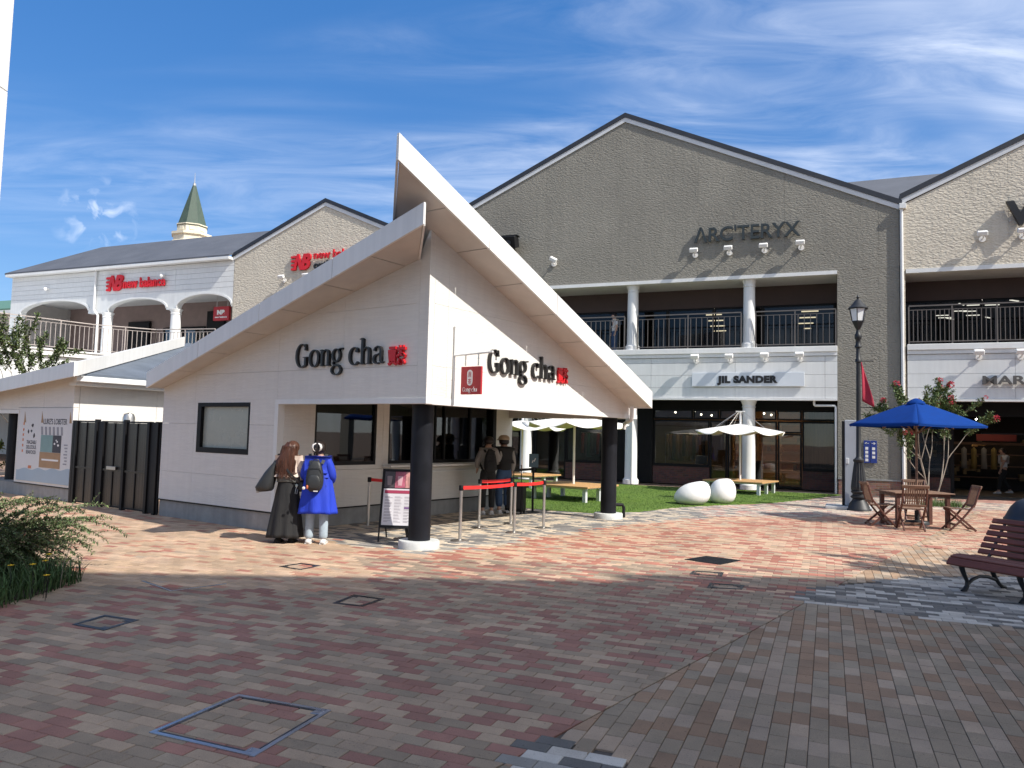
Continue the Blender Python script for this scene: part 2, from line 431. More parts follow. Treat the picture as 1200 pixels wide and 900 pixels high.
mWSIDE = mat('white lap siding', (.70, .71, .70), .6, nscale=.6, namt=.05, streak=.08, bscale=40, bstr=.1)
mWCOL = mat('white column paint', (.74, .74, .72), .5, namt=.05, streak=.08)
mROOF = mat('slate roof', (.085, .092, .11), .8, nscale=.8, namt=.15, bscale=3, bstr=.7, bdist=.04, bstretch=(.4, 6, 6))
mROOFB = mat('shingle roof', (.10, .12, .15), .92, nscale=1.5, namt=.2, bscale=4, bstr=.8, bdist=.03, bstretch=(1.2, 4, 4))
mEDGE = mat('dark roof edge', (.022, .025, .034), .5, namt=.2)
mGTRIM = mat('grey trim', (.62, .63, .64), .5, namt=.05)
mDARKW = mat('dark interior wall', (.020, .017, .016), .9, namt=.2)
mBULK = mat('brown bulkhead', (.075, .052, .047), .8, namt=.1)
mRAIL = mat('bronze railing', (.16, .14, .125), .45, metal=.4, namt=.1)
mRAILW = mat('pale railing', (.42, .37, .34), .5, namt=.08)
mDADO = mat_brick('dado brick', (.17, .07, .055), (.10, .05, .045), (.10, .09, .085), axes='xz')
mPBRICK = mat_brick('pillar brick', (.42, .22, .15), (.28, .14, .10), (.30, .27, .24), axes='xz')
mSTEEL = mat('brushed steel', (.55, .53, .50), .32, metal=.9, namt=.12)
mRED = mat('red belt', (.72, .022, .02), .5, namt=.08)
mREDSIGN = mat('red sign paint', (.42, .018, .025), .45, namt=.06)
mREDBRIGHT = mat('red lettering', (.62, .012, .02), .45, namt=.06)
mLETTERK = mat('black lettering', (.012, .011, .011), .4, namt=.15)
mLETTERG = mat('grey lettering', (.026, .034, .035), .45, namt=.1)
mLETTERM = mat('pewter lettering', (.10, .095, .09), .45, namt=.1)
mSIGNW = mat('pale sign panel', (.62, .66, .70), .35, namt=.03)
mWHITE = mat('white plastic', (.80, .79, .77), .5, namt=.03)
mBEAN = mat('white beanbag shell', (.78, .77, .74), .55, nscale=3, namt=.05, bscale=14, bstr=.1)
mWOODT = mat('light timber', (.52, .30, .13), .6, nscale=4, namt=.18, stretch=(1, 12, 12))
mTEAK = mat('weathered teak', (.20, .115, .075), .6, nscale=5, namt=.3, stretch=(1, 1, 5), bscale=20, bstr=.2)
mTEAKD = mat('dark stained wood', (.105, .040, .028), .5, nscale=5, namt=.25, stretch=(1, 1, 5))
mBENCH = mat('brown painted slat', (.135, .036, .024), .62, nscale=6, namt=.22, stretch=(1, 10, 10), bscale=30, bstr=.12, bstretch=(1, 8, 8), fine=.06)
mIRON = mat('cast iron', (.012, .013, .015), .5, namt=.3, bscale=60, bstr=.15)
mBLUE = mat('blue canvas', (.004, .038, .20), .95, spec=.12, nscale=6, namt=.07, bscale=200, bstr=.08)
mSHADE = mat('white canvas', (.76, .74, .68), .8, namt=.04)
mGREEN = mat('green copper roof', (.055, .085, .062), .6, namt=.15, streak=.2)
mCREAM = mat('cream stone', (.70, .64, .50), .8, namt=.08)
mLEAF = mat('leaf', (.06, .09, .03), .55, attr='tone', namt=.15)
mBARK = mat('bark', (.30, .25, .20), .85, nscale=8, namt=.3, bscale=20, bstr=.4, stretch=(1, 1, .3))
mBARKD = mat('dark bark', (.10, .075, .055), .85, nscale=8, namt=.3, bscale=20, bstr=.4)
mPINK = mat('pink blossom', (.50, .03, .06), .7, namt=.25, nscale=20)
mYEL = mat('yellow flower', (.75, .50, .02), .7, namt=.1)
mPAVE = mat('paver', (.3, .2, .15), .86, attr='tone', nscale=6, namt=.10, fine=.20, bscale=90, bstr=.32, bdist=.004, stain=True)
mSAND = mat('joint sand', (.075, .062, .052), .95, namt=.2, nscale=20)
mTURF = mat('artificial turf', (.085, .15, .012), .9, nscale=.7, namt=.22, fine=.35, bscale=120, bstr=.6, bdist=.02)
mGRASS = mat('grass blade', (.07, .15, .02), .7, attr='tone', namt=.1)
mLED = mat_emit('warm strip light', (1.0, .83, .55), 3.2)
mLEDW = mat_emit('white strip light', (1.0, .93, .80), 3.5)
mSPOT = mat_emit('spot light', (1.0, .9, .7), 14)
mGLOBE = mat('lamp glass', (.78, .80, .80), .2, namt=.03)
# ------------------------------------------------------------------ text
def text_mesh(body, size, depth, off=0.0, xs=1.0):
    c = bpy.data.curves.new('t', 'FONT'); c.body = body; c.size = size; c.extrude = depth / 2; c.offset = off; c.space_character = 1.0 + max(0, off - .03) * 2.2
    c.resolution_u = 6
    o = bpy.data.objects.new('t', c); COL.objects.link(o)
    bpy.context.view_layer.update()
    dg = bpy.context.evaluated_depsgraph_get()
    me = bpy.data.meshes.new_from_object(o.evaluated_get(dg))
    bpy.data.objects.remove(o); bpy.data.curves.remove(c)
    vs = [(v.co.x * xs, v.co.y, v.co.z) for v in me.vertices]; fs = [tuple(p.vertices) for p in me.polygons]
    bpy.data.meshes.remove(me)
    return vs, fs
def letters(body, size, depth, off=0.0, xs=1.0):
    """list of MB, one for each letter, left to right"""
    vs, fs = text_mesh(body, size, depth, off, xs)
    par = list(range(len(vs)))
    def fd(i):
        while par[i] != i: par[i] = par[par[i]]; i = par[i]
        return i
    for f in fs:
        a = fd(f[0])
        for k in f[1:]: par[fd(k)] = a
    g = {}
    for i in range(len(vs)): g.setdefault(fd(i), []).append(i)
    isl = sorted([[min(vs[i][0] for i in L), max(vs[i][0] for i in L), set(L)] for L in g.values()], key=lambda t: t[0])
    out = []
    for a, b, L in isl:
        if out and a < out[-1][1] - .25 * min(b - a, out[-1][1] - out[-1][0]):
            out[-1][1] = max(out[-1][1], b); out[-1][2] |= L
        else: out.append([a, b, set(L)])
    res = []
    for a, b, L in out:
        mp = {}; m = MB()
        for i in sorted(L): mp[i] = len(m.v); m.v.append(vs[i])
        m.f = [tuple(mp[i] for i in f) for f in fs if f[0] in mp]
        res.append(m)
    return res
def sign_letters(parent, fr, body, width, height, depth, m, off=0.0, name='letter', join=False):
    """letters scaled to a given overall width and height, baseline at the frame origin; local x right, y up"""
    ls = letters(body, 1.0, 1.0, off)
    x0 = min(p[0] for l in ls for p in l.v); x1 = max(p[0] for l in ls for p in l.v)
    y0 = 0.0; y1 = max(p[1] for l in ls for p in l.v)
    sx = width / (x1 - x0); sy = height / (y1 - y0)
    S = fr @ Matrix.Diagonal((sx, sy, depth, 1)) @ Matrix.Translation((-x0, 0, .5))
    if join:
        t = MB()
        for l in ls: t.add(l.v, l.f)
        return t.xform(S).build(name, m, parent)
    for l in ls: l.xform(S).build(name, m, parent)
def xz_frame(o, xdir, zdir=(0, 0, 1)):
    """text frame: local x along xdir, local y up, local z out of the wall"""
    x = Vector(xdir).normalized(); y = Vector(zdir); z = x.cross(y)
    return Matrix(((x.x, y.x, z.x, o[0]), (x.y, y.y, z.y, o[1]), (x.z, y.z, z.z, o[2]), (0, 0, 0, 1)))

# ---- hand-drawn condensed roman letters for the tea shop sign
def stroke(m, pts, ws, d, z0=0.0):
    """ribbon through 2-D points with widths, extruded by d"""
    n = len(pts); L = []; Rr = []
    for i in range(n):
        a = Vector(pts[max(i - 1, 0)]); b = Vector(pts[min(i + 1, n - 1)]); t = (b - a).normalized(); nn = Vector((-t.y, t.x))
        p = Vector(pts[i]); L.append(p + nn * ws[i] / 2); Rr.append(p - nn * ws[i] / 2)
    v = []; f = []
    for i in range(n):
        v += [(L[i].x, L[i].y, z0), (Rr[i].x, Rr[i].y, z0), (L[i].x, L[i].y, z0 + d), (Rr[i].x, Rr[i].y, z0 + d)]
    for i in range(n - 1):
        a = i * 4; b = a + 4
        f += [(a + 2, a + 3, b + 3, b + 2), (a, b, b + 1, a + 1), (a, a + 2, b + 2, b), (a + 1, b + 1, b + 3, a + 3)]
    f += [(0, 1, 3, 2), (4 * n - 4, 4 * n - 2, 4 * n - 1, 4 * n - 3)]
    m.add(v, f)
def arc(m, cx_, cy_, rx, ry, a0, a1, wt, wk, d, z0=0.0, n=20):
    pts = []; ws = []
    for i in range(n + 1):
        a = rad(a0 + (a1 - a0) * i / n)
        pts.append((cx_ + rx * math.cos(a), cy_ + ry * math.sin(a))); ws.append(wt + (wk - wt) * abs(math.cos(a)) ** 1.3)
    stroke(m, pts, ws, d, z0)
def tea_letters(d):
    K, T = .145, .045; out = []
    def seg(m, x0, y0, x1, y1, w, dz): stroke(m, [(x0, y0), (x1, y1)], [w, w], d + dz)
    def G():
        m = MB(); arc(m, .48, .70, .40, .72, 52, 300, T, K, d); seg(m, .80, .60, .80, .10, K, .002)
        seg(m, .62, .60, .97, .60, T, .004); stroke(m, [(.66, .0), (.76, .06), (.80, .16)], [T, T * 1.4, T], d + .005)
        stroke(m, [(.78, 1.42), (.78, 1.02)], [.05, .13], d + .003); return m, 1.04
    def o():
        m = MB(); arc(m, .42, .5, .33, .51, 0, 360, T, K, d, n=32); return m, .86
    def n_():
        m = MB(); seg(m, .17, .04, .17, .96, K, 0); stroke(m, [(.02, .95), (.17, .99)], [T, T], d + .002)
        seg(m, .02, .03, .33, .03, T, .003); seg(m, .50, .03, .80, .03, T, .003)
        stroke(m, [(.22, .76), (.34, .95), (.48, .98), (.60, .90), (.65, .72), (.65, .04)], [T, T * 1.2, T * 1.7, K * .9, K, K], d + .004); return m, .86
    def g_():
        m = MB(); arc(m, .36, .62, .26, .38, 0, 360, T, K * .9, d, n=28); arc(m, .38, -.26, .33, .28, 0, 360, T, K * .72, d + .001, n=28)
        stroke(m, [(.22, .26), (.14, .16), (.22, .05), (.48, .02), (.62, -.04)], [T, T * 1.3, T * 1.4, K * .8, K * .6], d + .003)
        stroke(m, [(.52, .90), (.66, 1.02), (.80, 1.0)], [T, T, T * 2.2], d + .004); return m, .92
    def c_():
        m = MB(); arc(m, .42, .5, .34, .51, 48, 318, T, K, d); arc(m, .60, .80, .05, .05, 0, 360, .10, .10, d + .002, n=12); return m, .80
    def h_():
        m = MB(); seg(m, .17, .04, .17, 1.5, K, 0); stroke(m, [(.0, 1.46), (.17, 1.52)], [T, T], d + .002)
        seg(m, .02, .03, .33, .03, T, .003); seg(m, .50, .03, .80, .03, T, .003)
        stroke(m, [(.22, .76), (.34, .95), (.48, .98), (.60, .90), (.65, .72), (.65, .04)], [T, T * 1.2, T * 1.7, K * .9, K, K], d + .004); return m, .86
    def a_():
        m = MB(); stroke(m, [(.13, .74), (.18, .92), (.36, 1.0), (.52, .93), (.57, .74), (.57, .16), (.64, .05), (.76, .10)], [.13, T * 1.6, T * 1.4, K * .8, K, K, T * 1.8, T], d)
        arc(m, .33, .27, .22, .26, 75, 300, T, K * .9, d + .002); stroke(m, [(.36, .53), (.55, .60)], [T, T], d + .003); return m, .80
    x = 0
    for fn in (G, o, n_, g_, None, c_, h_, a_):
        if fn is None: x += .34; continue
        m, w = fn(); out.append(m.xform(Matrix.Translation((x, 0, 0)))); x += w
    return out, x
def tea_sign(name, label, fr, width, xh, d=.05):
    t = thing(name, label, 'sign', fr, 'tea shop wall signs')
    ls, W = tea_letters(d)
    S = Matrix.Diagonal((width / W, xh, 1, 1))
    for m in ls: m.xform(S).build('letter', mLETTERK, t)
    return t

# ------------------------------------------------------------------ tiled walls
def clip_poly(poly, n, c):
    """keep the part of a 2-D polygon where n.p <= c"""
    out = []
    for i in range(len(poly)):
        p = poly[i]; q = poly[(i + 1) % len(poly)]
        dp = n[0] * p[0] + n[1] * p[1] - c; dq = n[0] * q[0] + n[1] * q[1] - c
        if dp <= 0: out.append(p)
        if (dp < 0 < dq) or (dq < 0 < dp):
            t = dp / (dp - dq); out.append((p[0] + (q[0] - p[0]) * t, p[1] + (q[1] - p[1]) * t))
    return out
def area(p): return abs(sum(p[i][0] * p[(i + 1) % len(p)][1] - p[(i + 1) % len(p)][0] * p[i][1] for i in range(len(p)))) / 2
def wall_panels(parent, name, poly, xs, zs, holes, to3, thick, m, gap=.008):
    """split a convex wall polygon into panels on a grid, leaving holes open; to3 maps (x,z) to the outer face, thick is a vector into the wall"""
    for i in range(len(xs) - 1):
        for j in range(len(zs) - 1):
            x0, x1, z0, z1 = xs[i] + gap / 2, xs[i + 1] - gap / 2, zs[j] + gap / 2, zs[j + 1] - gap / 2
            rects = [(x0, z0, x1, z1)]
            for h in holes:
                nr = []
                for a, b, c, d in rects:
                    if h[0] >= c or h[2] <= a or h[1] >= d or h[3] <= b: nr.append((a, b, c, d)); continue
                    if h[0] > a: nr.append((a, b, h[0], d))
                    if h[2] < c: nr.append((h[2], b, c, d))
                    mx0, mx1 = max(a, h[0]), min(c, h[2])
                    if h[1] > b: nr.append((mx0, b, mx1, h[1]))
                    if h[3] < d: nr.append((mx0, h[3], mx1, d))
                rects = nr
            mb = MB()
            for a, b, c, d in rects:
                p = clip_poly(clip_poly(clip_poly(clip_poly(poly, (-1, 0), -a), (1, 0), c), (0, -1), -b), (0, 1), d)
                if len(p) >= 3 and area(p) > 1e-4: mb.prism([to3(*q) for q in p], thick)
            if mb.f: mb.build(name, m, parent)
def slab3(m, a, b, c, t):
    m.prism([a, b, c], (0, 0, t))

# ================================================================== TEA KIOSK
kio = thing('tea_kiosk', 'white tea kiosk with a folded wing roof and corner porch on black columns', 'kiosk', KF)
Lw = lambda v, z: (-.42, v, z)
# gable wall facing the plaza
wall_panels(kio, 'wall_panel', [(6.33, 2.205), (6.33, 2.60), (-.237, 4.37), (-.237, 2.205)], [-.3, 1.33, 2.9, 5.27, 6.34], [1.0, 2.68, 3.59, 4.6], [], Lw, (.12, 0, 0), mSIDING, .0035)
MB().prism([Lw(-.42, 2.205), Lw(-.24, 2.205), Lw(-.24, 4.34), Lw(-.42, 4.70)], (.12, 0, 0)).build('wall_panel', mSIDING, kio)
WINL = (3.617, 1.25, 5.172, 2.157)
wall_panels(kio, 'wall_panel', [(2.94, .32), (6.33, .32), (6.33, 2.204), (2.94, 2.204)], [2.9, 5.27, 6.34], [.3, .86, 1.77, 2.3], [WINL], Lw, (.12, 0, 0), mSIDING, .0035)
# gable wall facing the terrace
Rw = lambda u, z: (u, -.42, z)
Rwin = [(-.297, 2.205), (6.38, 2.205), (6.38, 2.36), (-.297, 4.66)]
wall_panels(kio, 'wall_panel', Rwin, [-.3, .02, 3.18, 6.4], [1.0, 2.68, 3.59, 4.8], [], Rw, (0, .12, 0), mSIDING, .003)
# lintel bands round the porch
MB().box(-.428, -.428, 2.125, -.29, 2.94, 2.204).build('lintel_band', mTRIM, kio)
MB().box(-.289, -.428, 2.118, 6.39, -.29, 2.204).build('lintel_band', mTRIM, kio)
MB().box(-.428, 2.85, .33, -.30, 2.94, 2.124).build('corner_trim', mTRIM, kio)
MB().box(6.25, -.289, 2.115, 6.39, 2.85, 2.5).build('lintel_beam', mSOFFIT, kio)
MB().box(-.29, -.29, 2.50, 6.25, 2.84, 2.54).build('porch_ceiling', mSOFFIT, kio)
# window wall inside the porch
OPN = [(.37, 1.08, 1.88, 2.42), (2.21, 1.085, 5.60, 2.42)]
Pw = lambda u, z: (u, 2.85, z)
wall_panels(kio, 'wall_panel', [(-.30, .32), (6.39, .32), (6.39, 2.5), (-.30, 2.5)], [-.3, 2.05, 5.66, 6.4], [.3, 1.0, 2.6], OPN, Pw, (0, .1, 0), mSIDING, .005)
MB().box(5.56, 2.80, 1.08, 5.68, 2.849, 2.5).build('black_post', mBLACK, kio)
MB().box(2.05, 2.60, 1.03, 5.5, 2.849, 1.07, .006).build('serving_counter', mTRIM, kio)
MB().box(2.05, 2.82, .90, 5.5, 2.849, .93, .004).build('counter_rail', mTRIM, kio)
def window(parent, u0, z0, u1, z1, v, mull, glass, fr=.05, dep=.08, mullw=.05):
    f = MB()
    f.box(u0, v, z0, u0 + fr, v + dep, z1).box(u1 - fr, v, z0, u1, v + dep, z1).box(u0 + fr, v, z0, u1 - fr, v + dep, z0 + fr * 1.3).box(u0 + fr, v, z1 - fr, u1 - fr, v + dep, z1)
    w = f.build('window', mFRAME, parent)
    xs = [u0 + fr] + [x for m_ in mull for x in (m_ - mullw / 2, m_ + mullw / 2)] + [u1 - fr]
    for m_ in mull: MB().box(m_ - mullw / 2, v + .004, z0 + fr * 1.3, m_ + mullw / 2, v + dep - .004, z1 - fr).build('mullion', mFRAME, w)
    for i in range(0, len(xs), 2): MB().box(xs[i], v + dep * .5, z0 + fr * 1.3, xs[i + 1], v + dep * .5 + .01, z1 - fr).build('pane', glass, w)
    return w
window(kio, *OPN[0], 2.86, [], mGLASSD)
window(kio, *OPN[1], 2.86, [3.62, 3.92, 4.80], mGLASSD)
# side window in the gable wall (deep black reveal, frosted pane)
f = MB()
f.box(-.425, 3.617, 1.25, -.30, 3.66, 2.157).box(-.425, 5.06, 1.25, -.30, 5.172, 2.157).box(-.425, 3.66, 2.085, -.30, 5.06, 2.157).box(-.425, 3.66, 1.25, -.30, 5.06, 1.345)
w = f.build('window', mFRAME, kio)
MB().box(-.36, 3.66, 1.345, -.35, 5.06, 2.085).build('pane', mGLASSF, w)
# foundation
MB().box(-.40, 2.87, -.05, 6.37, 6.31, .30).build('foundation', mCONC, kio)
MB().box(-.425, 2.845, .30, -.385, 6.335, .325).box(-.385, 2.845, .30, 6.39, 2.875, .325).build('drip_edge', mBLACK, kio)
# remaining walls and inside
MB().box(6.27, 2.96, .32, 6.39, 6.2, 2.45).box(-.29, 6.21, .32, 6.39, 6.33, 2.45).build('rear_wall', mSIDING, kio)
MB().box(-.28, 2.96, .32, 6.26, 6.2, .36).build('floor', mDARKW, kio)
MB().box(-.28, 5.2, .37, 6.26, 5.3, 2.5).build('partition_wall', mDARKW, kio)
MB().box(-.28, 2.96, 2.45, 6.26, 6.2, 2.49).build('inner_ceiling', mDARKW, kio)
c = MB()
for i in range(9):
    c.box(.5 + i * .55, 4.2, .37, .98 + i * .55, 4.75, 1.15 + .12 * (i % 3))
c.build('back_counter', mDARKW, kio)
t_ = MB()
for i in range(16): t_.box(2.4 + i * .2, 3.3, 1.05, 2.5 + i * .2, 3.38, 1.15 + .1 * R.random())
t_.build('cup_row', mat('paper cups', (.45, .32, .25), .6), kio)
MB().box(2.35, 3.0, 1.10, 2.5, 3.02, 1.32).build('notice_card', mat('notice paper', (.55, .52, .48), .7), kio)
MB().box(4.15, 3.0, 1.16, 4.36, 3.01, 1.38).build('notice_card', mat('notice paper 2', (.5, .5, .48), .7), kio)
MB().box(4.52, 3.0, 1.12, 4.70, 3.01, 1.36).build('notice_card', mat('notice paper red', (.30, .05, .04), .7), kio)
# folded roof: right wing and left wing, each a tapering slab cut along the diagonal
def wing(T, E, B, th, seg_n, name_f, edge, panels):
    T, E, B = Vector(T), Vector(E), Vector(B)
    up = Vector((0, 0, th))
    ins = .05
    r_ = MB(); r_.prism([T + (E - T) * .006 + (B - T) * .006 + Vector((0, 0, .02)), E + (T - E) * .004 + (B - E) * .006 + Vector((0, 0, .02)), B + Vector((0, 0, .02))], (0, 0, th - .04))
    roof = r_.build('roof', mROOFB, kio)
    # soffit boards
    k = panels
    nrm = (E - T).cross(B - T).normalized()
    if nrm.z > 0: nrm = -nrm
    for i in range(k):
        s0, s1 = i / k + .0012, (i + 1) / k - .0012
        a, b = T + (E - T) * s0, T + (E - T) * s1
        # boards run across the slope: cut the triangle T,E,B by lines through these points parallel to the cross direction
        def cross(s):
            p = T + (E - T) * s
            # a line in plan through p along edge-normal direction to the diagonal T-B or edge E-B
            dirn = Vector((0, 1, 0)) if edge == 'R' else Vector((1, 0, 0))
            best = None
            for P0, P1 in ((T, B), (E, B)):
                e = P1 - P0
                den = dirn.x * e.y - dirn.y * e.x
                if abs(den) < 1e-6: continue
                w0 = P0 - p
                tt = (w0.x * e.y - w0.y * e.x) / den; ss = (w0.x * dirn.y - w0.y * dirn.x) / den
                if tt > 1e-4 and -1e-4 <= ss <= 1.0001 and (best is None or tt > best[0]): best = (tt, P0 + e * ss)
            return best[1] if best else p
        c0, c1 = cross(s0), cross(s1)
        poly = [a, b, c1, c0] if (c0 - a).length > .02 else [a, b, c1]
        if (c1 - b).length < .02: poly = [a, b, c0]
        MB().prism([p + Vector((0, 0, .004)) for p in poly], (0, 0, .014)).build('soffit_board', mSOFFIT, roof)
    # fascia in lengths along the front edge
    d = (E - T).normalized()
    out = Vector((d.y, -d.x, 0)) if edge == 'R' else Vector((-d.y, d.x, 0))
    out.normalize(); out *= .035
    for i in range(seg_n):
        s0, s1 = i / seg_n, (i + 1) / seg_n
        g0 = .0 if i == 0 else .006 / (E - T).length; g1 = .0 if i == seg_n - 1 else .006 / (E - T).length
        a, b = T + (E - T) * (s0 + g0), T + (E - T) * (s1 - g1)
        if i == 0: a = a - d * .04
        MB().prism([a - Vector((0, 0, .012)), b - Vector((0, 0, .012)), b + up, a + up], -out if False else out).build('fascia', mFASCIA, kio)
    # fascia along the diagonal cut
    dd = (B - T).normalized(); o2 = Vector((-dd.y, dd.x, 0)) if edge == 'R' else Vector((dd.y, -dd.x, 0)); o2.normalize(); o2 *= .03
    MB().prism([T - Vector((0, 0, .010)), B - Vector((0, 0, .010)), B + up, T + up], o2).build('fascia', mFASCIA, kio)
    # eave fascia
    e3 = (B - E).normalized(); o3 = Vector((e3.y, -e3.x, 0)) if edge == 'R' else Vector((-e3.y, e3.x, 0)); o3.normalize(); o3 *= .03
    MB().prism([E - Vector((0, 0, .010)), B - Vector((0, 0, .010)), B + up, E + up], o3).build('fascia', mFASCIA, kio)
wing((-1.785, -1.04, 5.125), (6.01, -.92, 2.345), (6.01, 6.755, 2.345), .335, 4, 'fascia', 'R', 8)
wing((-1.22, -.98, 4.449), (-.74, 6.36, 2.44), (6.1, 6.34, 2.45), .285, 4, 'fascia', 'L', 7)
# gutter pipe at the low end
MB().tube([(5.75, -.62, 2.36), (5.75, -.62, 2.13), (5.78, -.60, 2.09), (6.3, -.22, 2.04), (6.42, -.12, 2.02), (6.44, -.1, 1.9)], .04, 10).build('downpipe', mTRIM, kio, smooth=50)
for u in (0, 5.956):
    cb = MB().lathe([(.145, .1), (.166, .1), (.166, 2.125)], 28, (u, 0, 0)).build('column', mBLACKCOL, kio, smooth=40)
    MB().lathe([(.306, -.02), (.306, .10), (.296, .115), (0.001, .117)], 36, (u, 0, 0)).build('column_base', mCONCL, cb, smooth=40)
MB().tube([(6.36, -.16, 0), (6.36, -.16, .22), (6.33, -.14, .27), (6.2, -.07, .28), (6.1, -.03, .28)], .035, 10).build('vent_pipe', mBLACK, kio, smooth=60)

# signs on the kiosk
fr = KF @ xz_frame((-.425, 2.42, 2.725), (0, -1, 0))
tea_sign('shop_sign', 'black raised Gong cha lettering on the shaded gable above the two women', fr, 2.02, .265)
fr = KF @ xz_frame((1.0, -.425, 2.70), (1, 0, 0))
tea_sign('shop_sign', 'black raised Gong cha lettering on the sunlit gable beside the hanging red sign', fr, 2.0, .255)
def seal(label, fr):
    t = thing('seal_emblem', label, 'emblem', fr, 'red seal emblems')
    m = MB(); W, H = .36, .26
    sign_letters(t, Matrix.Translation((0, .0, 0)), '貢茶', W, H, .04, mREDBRIGHT, .034, 'character')
    return t
seal('red seal of two characters ending the shaded Gong cha sign', KF @ xz_frame((-.425, .33, 2.725), (0, -1, 0)))
seal('red seal of two characters ending the sunlit Gong cha sign', KF @ xz_frame((3.08, -.425, 2.70), (1, 0, 0)))
# hanging blade sign
hs = thing('hanging_sign', 'square red shop sign hanging on chains from a white bracket arm', 'sign', KF)
b = MB().tube([(.16, -.445, 2.13), (.16, -.445, 3.30)], .014, 8).tube([(.16, -.445, 2.87), (.16, -1.16, 2.90)], .016, 8).tube([(.16, -.445, 3.3), (.16, -.445, 3.31)], .02, 8)
b.build('bracket', mTRIM, hs, smooth=50)
for v in (-.66, -.90):
    ch = MB()
    for i in range(4): ch.obox((.16, v, 2.865 - i * .045), (1, 0, 0) if i % 2 else (0, 1, 0), (0, 1, 0) if i % 2 else (1, 0, 0), (0, 0, 1), .004, .012, .022)
    ch.build('chain', mSTEEL, hs)
pn = MB().box(.14, -.97, 2.285, .18, -.595, 2.695, .004).build('sign_panel', mREDSIGN, hs)
def cap(mb, cx_, z0, z1, w, x):   # rounded plate on the panel face
    pts = []
    for i in range(13):
        a = math.pi * i / 12; pts.append((x, cx_ + w * math.cos(a), z1 - w + w * math.sin(a)))
    for i in range(13):
        a = math.pi + math.pi * i / 12; pts.append((x, cx_ + w * math.cos(a), z0 + w + w * math.sin(a)))
    mb.prism(pts, (-.003, 0, 0))
m = MB(); cap(m, -.765, 2.415, 2.645, .048, .139); m.build('emblem_plate', mWHITE, pn)
sign_letters(pn, xz_frame((.135, -.735, 2.545), (0, -1, 0)), '貢', .06, .07, .002, mREDSIGN, .0, 'character')
sign_letters(pn, xz_frame((.135, -.735, 2.445), (0, -1, 0)), '茶', .06, .07, .002, mREDSIGN, .0, 'character')
fr = xz_frame((.139, -.635, 2.325), (0, -1, 0)); ls, W = tea_letters(.004)
t_ = MB()
for l in ls: t_.add(l.v, l.f)
t_.xform(fr @ Matrix.Diagonal((.27 / W, .045, 1, 1))).build('lettering', mWHITE, pn)

# ================================================================== LOBSTER KIOSK (left neighbour)
luk = thing('food_kiosk', 'white lobster kiosk with a low sloping roof and printed wall panel', 'kiosk', KF)
lw = lambda v, z: (-.42, v, z)
wall_panels(luk, 'wall_panel', [(9.90, .30), (12.6, .30), (12.6, 2.62), (9.90, 3.0)], [9.89, 11.3, 12.61], [.2, 2.07, 3.4], [], lw, (.12, 0, 0), mSIDING, .006)
wall_panels(luk, 'wall_panel', [(12.6, 2.02), (16.4, 2.02), (16.4, 2.4), (12.6, 2.62)], [12.6, 14.5, 16.4], [1.9, 3.4], [], lw, (.12, 0, 0), mSIDING, .006)
MB().box(-.43, 12.55, 1.93, -.29, 16.4, 2.015).build('lintel_band', mTRIM, luk)
MB().box(-.40, 9.93, -.05, 5.4, 15, .28).build('foundation', mCONC, luk)
MB().box(-.425, 9.89, .28, -.385, 12.6, .305).build('drip_edge', mBLACK, luk)
wall_panels(luk, 'wall_panel', [(-.29, .0), (3.2, .0), (3.2, 2.66), (-.29, 2.66)], [-.3, 1.5, 3.2], [-.1, 1.2, 2.7], [], lambda u, z: (u, 9.90, z), (0, .12, 0), mSIDING, .006)
MB().box(-.30, 12.6, .0, 5.4, 12.7, 2.6).box(3.1, 10.03, 0, 3.2, 12.6, 2.6).build('inner_wall', mSIDING, luk)
gt = MB().box(-.62, 9.42, 2.63, 5.8, 9.56, 2.745, .01).build('gutter', mTRIM, luk)
MB().box(-.55, 9.56, 2.55, 5.8, 9.9, 2.63).build('eave_board', mTRIM, luk)
MB().prism([(-.6, 9.5, 2.76), (6.2, 9.5, 2.76), (6.2, 16.3, 4.53)], (0, 0, .05)).build('roof', mROOFB, luk)
T = Vector((-.82, 9.06, 2.72)); B = Vector((5.35, 15.23, 4.32)); F = Vector((-.82, 16.4, 2.14)); up = Vector((0, 0, .30))
MB().prism([T + Vector((.02, .05, .02)), B, F + Vector((.02, 0, .02))], (0, 0, .26)).build('roof', mROOF, luk)
MB().prism([T + Vector((.01, .03, 0)), B, F + Vector((.01, 0, 0))], (0, 0, .016)).build('soffit_board', mSOFFIT, luk)
MB().prism([T, B, B + up, T + up], (.03, -.03, 0)).build('fascia', mFASCIA, luk)
MB().prism([T - Vector((0, 0, .01)), F - Vector((0, 0, .01)), F + up, T + up], (-.03, 0, 0)).build('fascia', mFASCIA, luk)
MB().lathe([(.16, 0), (.16, 2.0)], 24, (0, 13.75, 0)).build('column', mBLACKCOL, luk, smooth=40)
MB().box(.2, 13.1, .0, .26, 13.16, 2.0).build('door_frame', mBLACK, luk)
